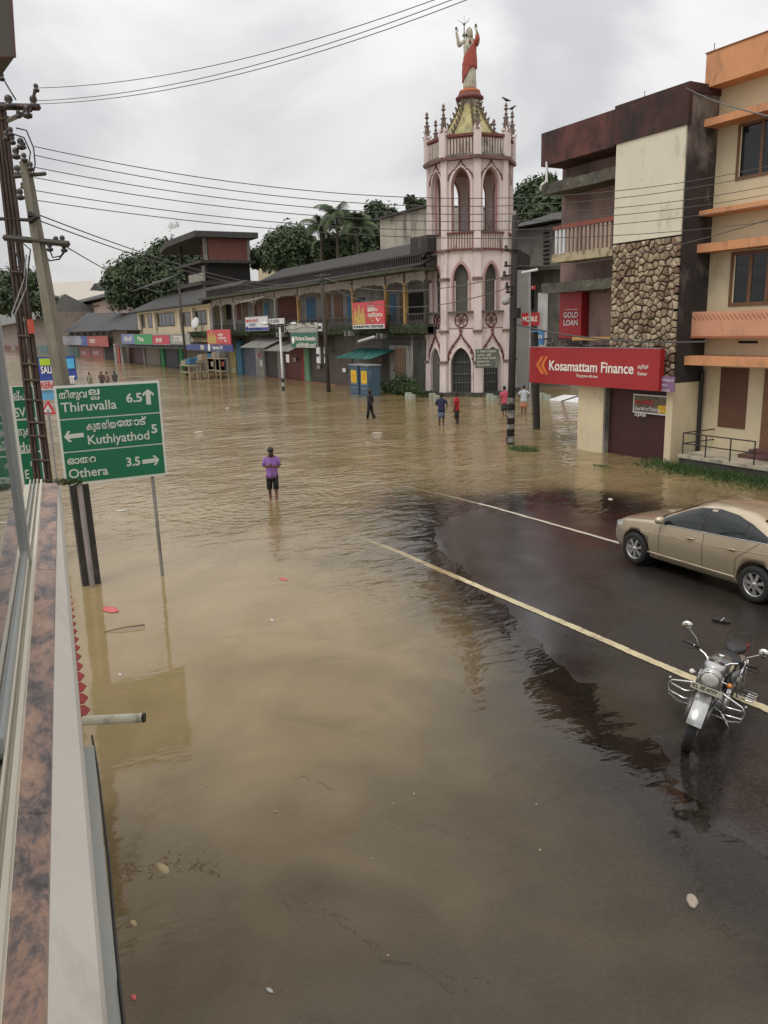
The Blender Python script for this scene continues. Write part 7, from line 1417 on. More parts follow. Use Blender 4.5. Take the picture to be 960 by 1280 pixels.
# drift of leaves and fine scum lines
dl = MB()
for _ in range(150):
    px = random.uniform(150, 275); py = 1083 + 5 * math.sin(px * .05) + random.gauss(0, 7) - (px - 200) * .02; g = G(px, py, .004); s_ = random.uniform(.006, .02); a_ = random.uniform(0, 6.28); u = Vector((math.cos(a_), math.sin(a_), random.uniform(-.2, .2))) * s_; v = Vector((-math.sin(a_), math.cos(a_), random.uniform(-.2, .2))) * s_ * .45; c_ = Vector(g); dl.add([c_ - u, c_ - v, c_ + u, c_ + v], [(0, 1, 2, 3)])
o = dl.build('drift_leaves', mat('leaf_litter', (.15, .095, .05), var=.5, scale=30, bump=0), fix=False); single(o, 'drift line of brown leaves and twigs on the water near the ledge', 'leaves'); o['kind'] = 'stuff'
sc_ = MB()
for base in ([(95, 0), (0, 0)],):
    for (px0, py0, ln_, dx, dy) in ((335, 1100, 26, 8.5, 5.2), (345, 1125, 18, 8, 3.5), (430, 1165, 26, 9, 5.5), (360, 965, 14, 6, 1.5), (520, 1020, 16, 7, 2.2), (470, 1195, 20, 9, 4)):
        pts = []; x, y = px0, py0
        for k in range(ln_): x += dx * random.uniform(.4, 1.); y += dy * random.uniform(-.4, 1.6) + 3 * math.sin(k * 1.3); g = G(x, y, .003); pts.append(tuple(g))
        for k in range(len(pts) - 1):
            if random.random() < .7: a_, c_ = Vector(pts[k]), Vector(pts[k + 1]); w_ = (c_ - a_).cross(Vector((0, 0, 1))).normalized() * random.uniform(.0008, .0022); sc_.add([a_ - w_, c_ - w_, c_ + w_, a_ + w_], [(0, 1, 2, 3)])
o = sc_.build('scum', mat('scum_line', (.06, .05, .035), bump=0), fix=False); single(o, 'thin dark wavy scum lines floating on the shallow water in the foreground', 'scum'); o['kind'] = 'stuff'

# ------------------------------------------------------------ car
PAINT = mat('champagne_paint', (.46, .375, .255), rough=.28, var=.04, scale=1.5, bump=0, metal=.6, coat=.8, dirt=(.36, .29, .20), damt=.12, dscale=2.5)
RUB = mat('tyre_rubber', (.014, .013, .013), rough=.8, var=.2, scale=10, bump=.3)
ALLOY = mat('alloy_silver', (.50, .49, .46), rough=.3, var=.08, metal=.8, bump=0)
CHR = mat('chrome', (.75, .74, .72), rough=.12, var=.02, metal=1., bump=0)
TRIMK = mat('black_trim', (.012, .012, .012), rough=.45, bump=0)
LC = 4.58
def itp(T, x):
    xs, ys = zip(*T); return float(np.interp(x, xs, ys))
def smt(T):
    X = np.linspace(T[0][0], T[-1][0], 120); Y = np.interp(X, *zip(*T)); K = np.exp(-np.linspace(-2, 2, 9) ** 2); K /= K.sum(); Yp = np.pad(Y, 4, mode='edge'); Yp[:4] = 2 * Y[0] - Y[4:0:-1]; Yp[-4:] = 2 * Y[-1] - Y[-2:-6:-1]; return list(zip(X, np.convolve(Yp, K, 'valid')))
ZTOP = smt([(0, .66), (.08, .74), (.25, .83), (.6, .91), (1.0, .97), (1.25, 1.01), (1.45, 1.12), (1.95, 1.36), (2.25, 1.45), (2.7, 1.475), (3.1, 1.44), (3.5, 1.33), (3.9, 1.18), (4.08, 1.13), (4.4, 1.11), (4.5, 1.06), (4.58, .92)])
ZBEL = smt([(0, .56), (.15, .68), (.5, .82), (1.0, .89), (1.5, .93), (2.6, .98), (3.6, 1.03), (4.2, 1.04), (4.45, .98), (4.58, .84)])
WID = smt([(0, .52), (.06, .64), (.2, .76), (.5, .85), (.9, .89), (1.5, .905), (3.4, .905), (4.0, .87), (4.3, .82), (4.5, .74), (4.58, .66)])
ZBOT = smt([(0, .30), (.3, .22), (.9, .20), (3.6, .20), (4.2, .26), (4.58, .36)])
def up_y(x, z):                       # half width of the upper body at height z
    W_, zb, zt = itp(WID, x) * .955, itp(ZBEL, x), itp(ZTOP, x); h = max(.02, zt - zb); q = min(1, max(0, (z - zb) / h)); n = 3.2 if h > .2 else 2.2
    return W_ * (1 - q ** n) ** (1 / n) * (1 - .42 * max(0, z - zb))
def up_z(x, y):
    lo, hi = itp(ZBEL, x), itp(ZTOP, x)
    for _ in range(26):
        m_ = (lo + hi) / 2
        if up_y(x, m_) > abs(y): lo = m_
        else: hi = m_
    return lo
def section(x):
    W_, zb, zt, z0 = itp(WID, x), itp(ZBEL, x), itp(ZTOP, x), itp(ZBOT, x); P = [(0, z0), (W_ * .6, z0), (W_ * .90, z0 + .005), (W_ * .955, z0 + .05), (W_ * .975, z0 + .12), (W_ * .985, z0 + (zb - z0) * .3), (W_ * 1.0, z0 + (zb - z0) * .5), (W_ * 1.0, z0 + (zb - z0) * .68), (W_ * .985, z0 + (zb - z0) * .82), (W_ * .972, z0 + (zb - z0) * .9), (W_ * .963, z0 + (zb - z0) * .96)]
    h = max(.02, zt - zb)
    for k in range(15):
        q = math.sin(k / 14 * math.pi / 2); z = zb + h * q; P.append((up_y(x, z) if k < 14 else 0, z))
    return P
rings = []
for x in list(np.linspace(0, .3, 8)) + list(np.linspace(.36, 4.3, 60)) + list(np.linspace(4.35, LC, 8)):
    P = section(x); rings.append([(x, y, z) for y, z in P] + [(x, -y, z) for y, z in P[-2:0:-1]])
me = MB().loft(rings).mesh('body', PAINT, True)
bo_ = link('tmpbody', me)
AX = (.86, 3.60); RWH = .318
for ax_ in AX:
    cm_ = MB().lathe([(.375, -1.2), (.375, -.62)], (ax_, 0, .33), 40, axis=(0, 1, 0)).lathe([(.375, .62), (.375, 1.2)], (ax_, 0, .33), 40, axis=(0, 1, 0)).mesh('c', None); co = link('cut', cm_); md = bo_.modifiers.new('b', 'BOOLEAN'); md.operation = 'DIFFERENCE'; md.object = co; md.solver = 'EXACT'
me2 = evalmesh(bo_, 'body'); me2.materials.clear(); me2.materials.append(PAINT)
for o in list(COL.objects):
    if o.name.startswith(('cut', 'tmpbody')): bpy.data.objects.remove(o)
cx0, cy0 = -11.72, 12.58; crz = hz(-9.5, 12.4) + .012
car = thing('parked_car', 'champagne beige sedan parked on the wet road at the right edge', 'car', (cx0, cy0, crz), local=True, rot=(0, -.006, -.036))
body = link('body', me2, car)
SIDE = -1     # the side towards the camera has negative y
def side_patch(name, x0, x1, fb_, ft_, M, off=.008, par=car, n=16, m_=6, sides=(-1, 1), label=None):
    for sd_ in sides:
        R = []
        for i in range(n + 1):
            x = x0 + (x1 - x0) * i / n; zb, zt = fb_(x), ft_(x); R.append([(x, sd_ * (up_y(x, zb + (zt - zb) * j / m_) + off), zb + (zt - zb) * j / m_) for j in range(m_ + 1)])
        MB().grid(R).build(name, M, par, label, smooth=True, fix=False)
wb = lambda x: itp(ZBEL, x) + .015
DLO = [(1.38, .96), (1.62, 1.09), (1.95, 1.25), (2.2, 1.335), (2.6, 1.375), (3.0, 1.345), (3.35, 1.26), (3.65, 1.155), (3.9, 1.06)]
wt2 = lambda x: max(wb(x) + .004, itp(DLO, x))
side_patch('window_surround', 1.36, 3.92, lambda x: wb(x) - .012, lambda x: wt2(x) + .012, TRIMK, .004, n=40)
CG = mat('car_glass', (.010, .014, .014), rough=.04, var=.1, bump=0, spec=.5)
side_patch('side_window', 1.46, 2.44, wb, wt2, CG, .009, n=22, label=None); side_patch('side_window', 2.56, 3.30, wb, wt2, CG, .009, n=18); side_patch('quarter_window', 3.34, 3.80, wb, lambda x: max(wb(x) + .002, wt2(x) - .01), CG, .009, n=12)
def top_patch(name, x0, x1, yf, M, off=.006, n=14, m_=12):
    R = []
    for i in range(n + 1):
        x = x0 + (x1 - x0) * i / n; yw = yf(x); R.append([(x - off * .5 * (1 if x < 2.4 else -1), yw * (2 * j / m_ - 1), up_z(x, yw * (2 * j / m_ - 1)) + off) for j in range(m_ + 1)])
    MB().grid(R).build(name, M, car, smooth=True, fix=False)
top_patch('windscreen', 1.33, 2.02, lambda x: .66 - .13 * (x - 1.33) / .69, CG); top_patch('rear_window', 3.42, 3.98, lambda x: .50 + .10 * (x - 3.42) / .56, CG)
def lower_y(x, z):
    P = section(x)[:12]; ys = [p[0] for p in P[3:]]; zs_ = [p[1] for p in P[3:]]; return float(np.interp(z, zs_, ys))
def seam(pts, name='panel_gap', M=TRIMK, r=.0045, off=.001, sides=(-1, 1)):
    for sd_ in sides: MB().tube([(x, sd_ * ((lower_y(x, z) if z <= itp(ZBEL, x) else up_y(x, z)) + off), z) for x, z in pts], r, 5).build(name, M, car)
sq = np.linspace(0, 1, 14)
seam([(1.47 + .03 * q, .30 + .64 * q) for q in sq]); seam([(2.50 + .0 * q, .30 + .70 * q) for q in sq]); seam([(3.24 - .04 * (1 - q) + .38 * max(0, q - .45) / .55, .42 + .60 * q) for q in sq])
seam([(1.47 + 1.75 * q, .285) for q in sq]); seam([(1.20 + 2.0 * q, .335 + .01 * q) for q in sq], 'sill_moulding', PAINT, .016, .004); seam([(1.40 + 2.5 * q, wb(1.40 + 2.5 * q) - .006) for q in np.linspace(0, 1, 40)], 'chrome_strip', CHR, .008, .004)
seam([(.98 + 2.9 * q, .72 + .06 * q + .10 * q * q) for q in np.linspace(0, 1, 40)], 'crease', PAINT, .010, -.004)
seam([(.12 + .30 * q, .66 - .10 * q) for q in sq], 'bumper_gap')
for x in (2.22, 3.12):
    for sd_ in (-1, 1): y = sd_ * (lower_y(x, .82) + .012); MB().tube([(x - .09, y - sd_ * .012, .82), (x - .07, y + sd_ * .018, .823), (x + .07, y + sd_ * .018, .826), (x + .09, y - sd_ * .012, .826)], .014, 8).build('door_handle', PAINT, car, smooth=True); MB().ball((x, y - sd_ * .010, .805), (.07, .008, .022), 10, 5).build('handle_recess', TRIMK, car)
for sd_ in (-1, 1):
    mm = MB().ell([(1.58, sd_ * .985, .985, .07, .085), (1.575, sd_ * .985, 1.01, .085, .105), (1.57, sd_ * .985, 1.06, .085, .11), (1.57, sd_ * .98, 1.10, .06, .085), (1.575, sd_ * .98, 1.112, .02, .03)], 14).build('wing_mirror', PAINT, car, smooth=True); MB().tube([(1.60, sd_ * .87, .97), (1.58, sd_ * .95, 1.0)], .025, 6).build('mirror_arm', TRIMK, mm)
    # headlamp wrapping the corner
    R = [[(x, sd_ * (lower_y(x, min(z, itp(ZBEL, x) - .01)) * 1.0 + .006), z) for z in np.linspace(.60 + .12 * q, .70 + .13 * q, 5)] for q, x in zip(np.linspace(0, 1, 8), np.linspace(.05, .46, 8))]; MB().grid(R).build('headlight', mat('headlamp_glass', (.45, .45, .42), rough=.1, var=.1, bump=0, coat=.6), car, smooth=True, fix=False)
    R = [[(x, sd_ * (lower_y(x, min(z, itp(ZBEL, x) - .01)) + .006), z) for z in np.linspace(.80, .95, 5)] for x in np.linspace(4.2, 4.5, 6)]; MB().grid(R).build('tail_light', mat('tail_red', (.25, .01, .01), rough=.15, bump=0), car, smooth=True, fix=False)
MB().box(-.012, .02, -.45, .45, .40, .60).build('grille', TRIMK, car)
MB().box(-.018, -.012, -.25, .25, .43, .53).build('number_plate', WHITEP, car)
top_b = MB(); top_b.tube([(1.32 + .005, y, up_z(1.32, y) + .008) for y in np.linspace(-.66, .66, 14)], .02, 5); top_b.build('wiper_cowl', TRIMK, car)
for ax_ in AX:
    MB().lathe([(.37, -.60), (.37, .60)], (ax_, 0, .33), 28, axis=(0, 1, 0)).build('wheel_well', TRIMK, car)
    for sd_ in (-1, 1):
        yo = sd_ * .905; w = MB().lathe([(.205, 0), (.222, -.012), (.29, -.014), (.312, .015), (RWH, .05), (RWH, .165), (.305, .2), (.2, .205)], (ax_, yo, RWH), 40, axis=(0, -sd_, 0), cap=False).build('wheel', RUB, car, smooth=True)
        w_in = MB().lathe([(.205, -.10), (.205, -.02), (.213, -.005), (.20, .002), (.188, -.02), (.186, -.10)], (ax_, yo, RWH), 40, axis=(0, sd_, 0)).build('rim', ALLOY, w, smooth=True)
        MB().lathe([(.188, -.085), (.188, -.08)], (ax_, yo, RWH), 30, axis=(0, sd_, 0)).build('brake_shadow', TRIMK, w)
        for k in range(7):
            t_ = k * 2 * math.pi / 7 + .3; d = Vector((math.cos(t_), 0, math.sin(t_))); pq = Vector((-math.sin(t_), 0, math.cos(t_))); c0 = Vector((ax_, yo - sd_ * .018, RWH)); sp = MB()
            sp.add([c0 + d * .03 - pq * .022 + Vector((0, sd_ * .012, 0)), c0 + d * .03 + pq * .022 + Vector((0, sd_ * .012, 0)), c0 + d * .195 + pq * .030 + Vector((0, sd_ * .006, 0)), c0 + d * .195 - pq * .030 + Vector((0, sd_ * .006, 0)), c0 + d * .03 - pq * .022 - Vector((0, sd_ * .03, 0)), c0 + d * .03 + pq * .022 - Vector((0, sd_ * .03, 0)), c0 + d * .195 + pq * .030 - Vector((0, sd_ * .03, 0)), c0 + d * .195 - pq * .030 - Vector((0, sd_ * .03, 0))], [(0, 1, 2, 3), (7, 6, 5, 4), (0, 4, 5, 1), (1, 5, 6, 2), (2, 6, 7, 3), (3, 7, 4, 0)]); sp.build('spoke', ALLOY, w)
        MB().lathe([(.045, -.03), (.045, .0), (.03, .012), (.01, .014)], (ax_, yo - sd_ * .008, RWH), 16, axis=(0, sd_, 0)).build('hub_cap', ALLOY, w, smooth=True)

# ------------------------------------------------------------ motorcycle (local: front = -y, x to its left, leaning on the side stand)
SILV = mat('silver_paint', (.42, .42, .41), rough=.25, var=.05, metal=.7, coat=.5, bump=0)
TANKG = mat('dark_silver_tank', (.13, .13, .125), rough=.25, var=.1, metal=.6, coat=.6, bump=0)
ENG = mat('dull_engine_alloy', (.16, .155, .15), rough=.45, var=.25, scale=12, metal=.7, dirt=(.05, .045, .04), damt=.3, dscale=14)
LEA = mat('black_seat_leather', (.018, .018, .019), rough=.45, var=.2, scale=12, bump=.15)
mx_, my_ = -5.62, 7.0; hd_ = math.radians(21.5); cxm, cym = mx_ - .69 * math.sin(hd_), my_ + .69 * math.cos(hd_)
mzz = (hz(mx_, my_) + hz(cxm, cym)) / 2
mo = thing('motorcycle', 'silver and black motorcycle with crash guards leaning on its stand across the yellow line', 'motorcycle', (cxm, cym, mzz - .005), local=True, rot=(0, math.radians(9), hd_))
RW_ = .325
STEER = math.radians(11); HP = Vector((0, -.40, .80)); RK = math.radians(27)
axd = Vector((0, -math.sin(RK), -math.cos(RK))).normalized()
def stp(p): v = Vector(p) - HP; v = Matrix.Rotation(STEER, 3, -axd) @ v; return HP + v
def wheel(parent, cy, name, front):
    f = (lambda p: tuple(stp(p))) if front else (lambda p: tuple(p))
    def xf(mb): mb.v = [f(v) for v in mb.v]; return mb
    t_ = xf(MB().lathe([(.262, -.035), (.285, -.052), (.31, -.045), (.323, -.022), (.327, 0), (.323, .022), (.31, .045), (.285, .052), (.262, .035), (.255, 0), (.262, -.035)], (0, cy, RW_), 44, axis=(1, 0, 0), cap=False)).build(name, RUB, parent, smooth=True)
    xf(MB().lathe([(.262, -.034), (.250, -.03), (.246, 0), (.250, .03), (.262, .034), (.258, 0)], (0, cy, RW_), 40, axis=(1, 0, 0), cap=False)).build('rim', CHR, t_, smooth=True)
    xf(MB().lathe([(.02, -.09), (.05, -.06), (.055, .04), (.075, .045), (.075, .06), (.02, .09)], (0, cy, RW_), 16, axis=(1, 0, 0))).build('hub', ENG, t_, smooth=True)
    s_ = MB()
    for k in range(28): a_ = k * 2 * math.pi / 28; b_ = a_ + (.5 if k % 2 else -.5); s_.tube([((.035 if k % 4 < 2 else -.035), cy + .05 * math.cos(b_), RW_ + .05 * math.sin(b_)), (0, cy + .25 * math.cos(a_), RW_ + .25 * math.sin(a_))], .0022, 4)
    xf(s_).build('spoke_set', CHR, t_, stuff=True)
    xf(MB().lathe([(.13, 0), (.13, .006), (.06, .006), (.06, 0)], (.065, cy, RW_), 24, axis=(1, 0, 0))).build('brake_disc', ALLOY, t_)
wheel(mo, -.69, 'front_wheel', True); wheel(mo, .66, 'rear_wheel', False)
def sb(mb): mb.v = [tuple(stp(v)) for v in mb.v]; return mb
for sx in (-1, 1):
    fk = sb(MB().tube([(sx * .10, -.69, RW_), (sx * .10, -.575, .56)], .033, 12)).build('fork_leg', ENG, mo, smooth=True); sb(MB().tube([(sx * .10, -.575, .56), (sx * .10, -.40, .92)], .024, 12)).build('fork_tube', CHR, fk, smooth=True); sb(MB().tube([(sx * .10, -.50, .72), (sx * .10, -.425, .87)], .038, 12)).build('fork_shroud', SILV, fk, smooth=True)
sb(MB().tube([(-.12, -.425, .90), (.12, -.425, .90)], .03, 8).tube([(-.12, -.49, .74), (.12, -.49, .74)], .028, 8)).build('fork_yoke', ENG, mo)
# front mudguard
R = []
for q in np.linspace(0, 1, 16): a_ = math.radians(25 + 128 * q); rr = .352; R.append([(x, -.69 + (rr + .02 * (1 - (x / .085) ** 2)) * math.cos(a_) * -1 * -1, RW_ + (rr + .02 * (1 - (x / .085) ** 2)) * math.sin(a_)) for x in np.linspace(-.082, .082, 9)])
sb(MB().grid([[(x, -.69 - (y + .69), z) for x, y, z in r] for r in R])).build('front_mudguard', SILV, mo, smooth=True, fix=False)
sb(MB().grid([[(x * .97, -.69 - (y + .69), z - .006) for x, y, z in r] for r in R])).build('mudguard_liner', TRIMK, mo, smooth=True, fix=False)
for sx in (-1, 1): sb(MB().tube([(sx * .085, -.66, RW_ + .33), (sx * .10, -.68, RW_ + .05)], .007, 6)).build('mudguard_stay', CHR, mo)
# headlamp with nacelle
hl = sb(MB().lathe([(.03, -.17), (.085, -.14), (.112, -.06), (.118, .0), (.118, .05), (.108, .058)], (0, -.60, .905), 28, axis=(0, -1, -.12))).build('headlamp', SILV, mo, smooth=True)
sb(MB().lathe([(.106, .058), (.112, .066), (.102, .075), (.098, .06)], (0, -.60, .905), 28, axis=(0, -1, -.12), cap=False)).build('lamp_ring', CHR, hl, smooth=True)
sb(MB().lathe([(.100, .056), (.09, .078), (.05, .092), (.005, .096)], (0, -.60, .905), 24, axis=(0, -1, -.12))).build('lens', mat('lamp_lens', (.55, .55, .50), rough=.08, var=.2, scale=30, bump=0, coat=.8), hl, smooth=True)
sb(MB().ell([(0, -.50, .96, .10, .12), (0, -.49, 1.0, .12, .12), (0, -.48, 1.035, .10, .10), (0, -.48, 1.045, .05, .05)], 20)).build('nacelle', SILV, mo, smooth=True)
for sx in (-1, 1): sb(MB().lathe([(.036, 0), (.036, .008), (.03, .012)], (sx * .052, -.475, 1.036), 16)).build('dial', TRIMK, mo)
npl = sb(MB().box(-.17, .17, -.700, -.694, .745, .82)).build('number_plate', mat('plate_ivory', (.48, .46, .38), rough=.6, var=.06, dirt=(.3, .28, .22), damt=.2, dscale=12), mo)
tq = text('lettering', 'KL 3E 4777', .056, BLACKINK, npl, (-.152, -.702, .784), 'y', bold=.0015, ext=.001); tq.data.transform(Matrix.Identity(4))
for v in tq.data.vertices: v.co = stp(v.co)
# handlebar, grips, levers, mirrors
hbp = [(-.40, -.22, 1.03), (-.27, -.30, 1.06), (-.14, -.36, 1.03), (-.08, -.40, .99), (.08, -.40, .99), (.14, -.36, 1.03), (.27, -.30, 1.06), (.40, -.22, 1.03)]
hb2 = sb(MB().tube(hbp, .0115, 8)).build('handlebar', CHR, mo, smooth=True)
for sx in (-1, 1):
    sb(MB().tube([(sx * .41, -.215, 1.028), (sx * .29, -.29, 1.057)], .019, 10)).build('grip', LEA, hb2, smooth=True); sb(MB().tube([(sx * .26, -.335, 1.055), (sx * .30, -.365, 1.04), (sx * .42, -.30, 1.01)], .007, 6)).build('lever', BLACKM, hb2); sb(MB().obox((sx * .245, -.32, 1.065), (.03, 0, 0), (0, .022, 0), (0, 0, .02))).build('switchgear', BLACKM, hb2)
    sb(MB().tube([(sx * .24, -.315, 1.08), (sx * .28, -.33, 1.16), (sx * .40, -.34, 1.26)], .006, 6)).build('mirror_stem', CHR, hb2)
    mr_ = sb(MB().lathe([(.01, -.035), (.045, -.028), (.062, 0), (.064, .008), (.058, .01)], (sx * .42, -.33, 1.275), 22, axis=(.15 * sx, 1, .35))).build('mirror', CHR, hb2, smooth=True)
    ind = sb(MB().tube([(sx * .06, -.54, .87), (sx * .19, -.56, .87)], .007, 6)).build('indicator_stem', CHR, mo); sb(MB().ball((sx * .205, -.565, .87), (.032, .04, .026), 10, 6)).build('indicator', mat('amber_lens', (.5, .16, .02), rough=.2, bump=0) if sx > 0 else mat('clear_lens', (.6, .58, .5), rough=.15, bump=0), ind, smooth=True)
sb(MB().tube([(.1, -.5, .98), (.2, -.53, .85), (.12, -.62, .6), (.07, -.66, .42)], .006, 6).tube([(-.1, -.48, .98), (-.16, -.56, .9), (-.02, -.5, .75)], .006, 6)).build('cable', BLACKM, mo)
# tank, badge, seats, side panels
R = []
for q, (cy, w_, zb, zt) in enumerate(((-.36, .05, .80, .90), (-.33, .09, .76, .95), (-.24, .125, .73, .985), (-.12, .14, .72, .985), (.0, .13, .72, .955), (.10, .10, .73, .91), (.16, .06, .75, .87))):
    R.append([(w_ * np.sign(math.cos(a)) * abs(math.cos(a)) ** .8, cy, (zb + zt) / 2 + (zt - zb) / 2 * np.sign(math.sin(a)) * abs(math.sin(a)) ** .9) for a in np.linspace(0, 2 * math.pi, 21)[:-1]])
tk = MB().loft(R).build('tank', TANKG, mo, smooth=True)
for sx in (-1, 1): MB().ball((sx * .137, -.12, .86), (.012, .085, .045), 14, 6).build('tank_badge', mat('cream_badge', (.45, .40, .25), bump=0), tk, smooth=True)
MB().lathe([(.032, 0), (.034, .012), (.02, .018)], (0, -.14, .983), 16).build('filler_cap', CHR, tk, smooth=True)
def pad(c, rx, ry, rz, M, name, n=22): return MB().ell([(c[0], c[1], c[2] + rz * h, rx * q, ry * q) for h, q in ((-1, .75), (-.7, .95), (-.2, 1), (.3, .98), (.7, .86), (.93, .6), (1, .25))], n).build(name, M, mo, smooth=True)
pad((0, .22, .82), .145, .19, .06, LEA, 'rider_seat'); pad((0, .52, .87), .12, .20, .05, LEA, 'pillion_seat')
for sx in (-1, 1):
    MB().ell([(sx * .12, .17, .52, .035, .12), (sx * .125, .17, .56, .05, .145), (sx * .125, .17, .68, .05, .15), (sx * .12, .17, .73, .03, .12)], 16).build('side_panel', TANKG, mo, smooth=True)
    MB().ball((sx * .172, .17, .63), (.008, .05, .03), 12, 5).build('panel_badge', MATS['cream_badge'], mo)
MB().tube([(0, -.38, .86), (0, -.34, .60), (0, -.25, .34), (0, .10, .30)], .022, 8).tube([(0, -.36, .88), (0, .1, .74), (0, .6, .74)], .02, 8).build('frame', BLACKM, mo)
en = MB().ell([(0, -.04, .26, .11, .19), (0, -.04, .30, .145, .23), (0, -.04, .42, .145, .22), (0, -.04, .47, .10, .17)], 20).build('engine_case', ENG, mo, smooth=True)
for sx in (-1, 1): MB().lathe([(.115, 0), (.115, .02), (.09, .035), (.03, .04)], (sx * .13, .02, .36), 24, axis=(sx, 0, 0)).build('engine_cover', ALLOY, en, smooth=True)
fi = MB(); 
for k in range(9): fi.ell([(0, -.12 - .006 * k, .475 + k * .024, .095, .10), (0, -.12 - .006 * k, .483 + k * .024, .095, .10)], 16)
fi.ell([(0, -.14, .46, .06, .065), (0, -.16, .70, .06, .065)], 12); fi.build('cylinder_fins', ENG, mo, stuff=True)
MB().tube([(-.04, -.22, .62), (-.09, -.33, .55), (-.13, -.33, .36), (-.16, -.20, .25), (-.17, .1, .24)], .021, 10).build('exhaust_pipe', CHR, mo, smooth=True); MB().tube([(-.17, .08, .24), (-.19, .2, .26), (-.20, .8, .33)], [.03, .048, .045], 12).build('silencer', CHR, mo, smooth=True)
# rear mudguard, tail lamp, shocks, carrier
R = []
for q in np.linspace(0, 1, 14): a_ = math.radians(-5 + 140 * q); R.append([(x, .66 + (.36 + .02 * (1 - (x / .09) ** 2)) * math.cos(a_), RW_ + (.36 + .02 * (1 - (x / .09) ** 2)) * math.sin(a_)) for x in np.linspace(-.09, .09, 7)])
MB().grid(R).build('rear_mudguard', SILV, mo, smooth=True, fix=False)
MB().box(-.04, .04, 1.0, 1.06, .62, .72).build('tail_lamp', mat('tail_red', (.25, .01, .01)), mo)
for sx in (-1, 1):
    MB().tube([(sx * .13, .62, RW_), (sx * .13, .50, .72)], .022, 8).build('shock_absorber', CHR, mo); MB().tube([(sx * .11, .05, .32), (sx * .12, .66, RW_)], .018, 8).build('swing_arm', BLACKM, mo)
    # crash guard: three looped bars each side
    cg = MB().tube([(sx * .05, -.36, .70), (sx * .20, -.42, .66), (sx * .40, -.42, .60), (sx * .44, -.40, .52), (sx * .42, -.38, .40), (sx * .30, -.34, .33), (sx * .05, -.26, .30)], .0125, 8).build('crash_guard', CHR, mo, smooth=True)
    MB().tube([(sx * .06, -.35, .56), (sx * .24, -.42, .53), (sx * .43, -.405, .55)], .010, 8).build('guard_bar', CHR, cg, smooth=True); MB().tube([(sx * .06, -.31, .43), (sx * .24, -.40, .42), (sx * .42, -.385, .44)], .010, 8).build('guard_bar', CHR, cg, smooth=True)
    MB().ball((sx * .43, -.41, .615), .018, 8, 5).build('guard_knob', CHR, cg); MB().tube([(sx * .08, .10, .29), (sx * .26, .10, .29)], .012, 6).build('footpeg', BLACKM, mo); MB().tube([(sx * .12, .46, .36), (sx * .27, .44, .36)], .010, 6).build('pillion_peg', BLACKM, mo)
MB().tube([(-.13, .62, .30), (-.20, .55, .62), (-.20, .35, .70), (-.14, .2, .74)], .009, 6).build('saree_guard', CHR, mo)
fr_ = MB().tube([(.17, .38, .30), (.34, .38, .30), (.36, .40, .30), (.36, .62, .30), (.34, .64, .30), (.17, .64, .30)], .009, 6)
for y in (.45, .51, .57): fr_.tube([(.18, y, .30), (.35, y, .30)], .006, 5)
fr_.tube([(.17, .38, .30), (.15, .36, .60), (.15, .55, .74)], .009, 6).tube([(.17, .64, .30), (.15, .60, .72)], .009, 6); fr_.build('step_guard', CHR, mo, smooth=True)
MB().tube([(.10, -.02, .26), (.22, -.0, .10), (.285, .0, -.015)], .010, 8).tube([(.285, -.03, -.015), (.30, .05, -.015)], .012, 6).build('side_stand', CHR, mo, smooth=True)
rc_ = MB().tube([(-.12, .66, .86), (-.13, .80, .90), (0, .86, .93), (.13, .80, .90), (.12, .66, .86)], .009, 6).build('grab_rail', BLACKM, mo, smooth=True)

# fine flecks of litter and foam on the water
fl = MB()
for _ in range(420):
    x, y = random.uniform(-34, -4), random.uniform(1.2, 20)
    if hz(x, y) > -.03: continue
    s_ = random.uniform(.006, .03) * (1 + max(0, (-x - 12)) * .05); a_ = random.uniform(0, 6.28); u = Vector((math.cos(a_), math.sin(a_), 0)) * s_; v = Vector((-math.sin(a_), math.cos(a_), 0)) * s_ * random.uniform(.3, .9); c_ = Vector((x, y, .006)); fl.add([c_ - u, c_ - v * .8, c_ + u * .7 + v * .3, c_ + v], [(0, 1, 2, 3)])
o = fl.build('litter_flecks', mat('fleck', (.34, .29, .20), var=.6, scale=3, bump=0), fix=False); single(o, 'tiny scattered flecks of leaf and foam drifting over the flood water', 'litter'); o['kind'] = 'stuff'
nbp = MB().obox(PD(609, 448, 54.3), tuple(rd_ * .78), tuple(cd * .03), (0, 0, .62)).build('notice_board', mat('grey_green_board', (.09, .11, .09), dirt=(.2, .2, .17), damt=.3)); single(nbp, 'grey green painted notice board hung between the two arches of the tower', 'notice board')
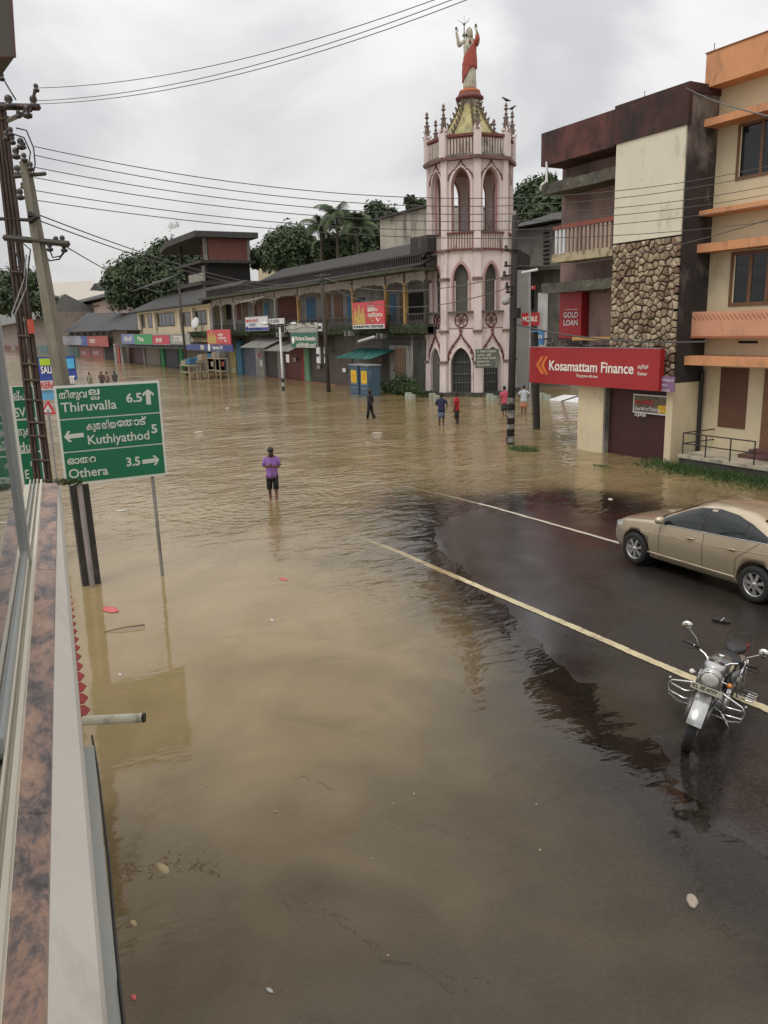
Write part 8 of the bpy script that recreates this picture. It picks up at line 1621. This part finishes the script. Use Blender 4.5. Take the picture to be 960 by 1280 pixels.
for k in range(5):
    q = PD(609, 448, 54.2); rm_ = Matrix(((rd_.x, 0, cd.x, 0), (rd_.y, 0, cd.y, 0), (0, 1, 0, 0), (0, 0, 0, 1)))
    p_ = Vector(q) - rd_ * .68 + Vector((0, 0, .45 - .22 * k)); text('lettering', ['ST. MARYS CHURCH', 'കുറ്റൂർ പള്ളി', 'HOLY MASS 7.00 AM', 'SUNDAY 8.30', 'വി. കുർബാന'][k], .19, LT, nbp, (0, 0, 0), rot=Matrix.Translation(p_) @ rm_, sx=.72)

# bills pasted on shutters and pillars, small clutter on the arcade front
for k, (px, py, w, h, c) in enumerate(((325, 450, 3, 8, 0), (327, 462, 3, 7, 1), (322.5, 441, 2.5, 5, 2), (350, 446, 2.5, 7, 1), (352, 459, 2.5, 8, 0), (366, 447, 4, 5, 1), (378.5, 452, 1.6, 18, 2), (396, 456, 4, 5, 1), (428, 460, 4, 5, 0), (263.5, 452, 3, 6, 1), (277, 452, 3, 6, 2), (291, 460, 3, 6, 1))):
    mb = MB(); bx(mb, px, py, px + w, py + h, GYF - .03, .02); mb.build('pasted_bill', [OFFW, mat('bill_buff', (.36, .32, .25), var=.4, scale=6), mat('bill_red', (.35, .06, .05), var=.4, scale=5)][c], ab)
for px, py in ((345, 415), (430, 414), (470, 417)):
    mb = MB(); x0, x1, z0, z1 = bx(mb, px, py, px + 7, py + 6, AY - .9, .5); o = mb.build('air_conditioner', GREYCONC, ab); MB().lathe([(.26, 0), (.26, .02), (.05, .03)], ((x0 + x1) / 2, AY - .9, (z0 + z1) / 2), 16, axis=(0, -1, 0)).build('fan_guard', BLACKM, o)
for k, (a_, c_, sg_) in enumerate((((262, 409), (531, 404), .25), ((262, 411), (531, 408), .5), ((290, 372), (531, 356), .3))):
    p0_, p1_ = PY(*a_, AY - .7), PY(*c_, AY - .7); MB().tube([tuple(p0_ + (p1_ - p0_) * q - np.array([0, 0, 4 * sg_ * q * (1 - q) + .12 * math.sin(q * 40)])) for q in np.linspace(0, 1, 60)], .022, 4).build('facade_cable', BLACKM, ab)
mb = MB().tube([PY(448, 427, AY - .6), PY(468, 421, AY - 1.0)], .10, 4); mb.build('folded_awning_arm', OFFW, ab)
mb = MB(); [mb.tube([PY(300 + 2 * k, 378 - .3 * k, AY - .8 + .02 * k), PY(330, 371, AY - .8)], .05, 4) for k in range(2)]; mb.build('bent_gutter', OFFW, ab, stuff=True)
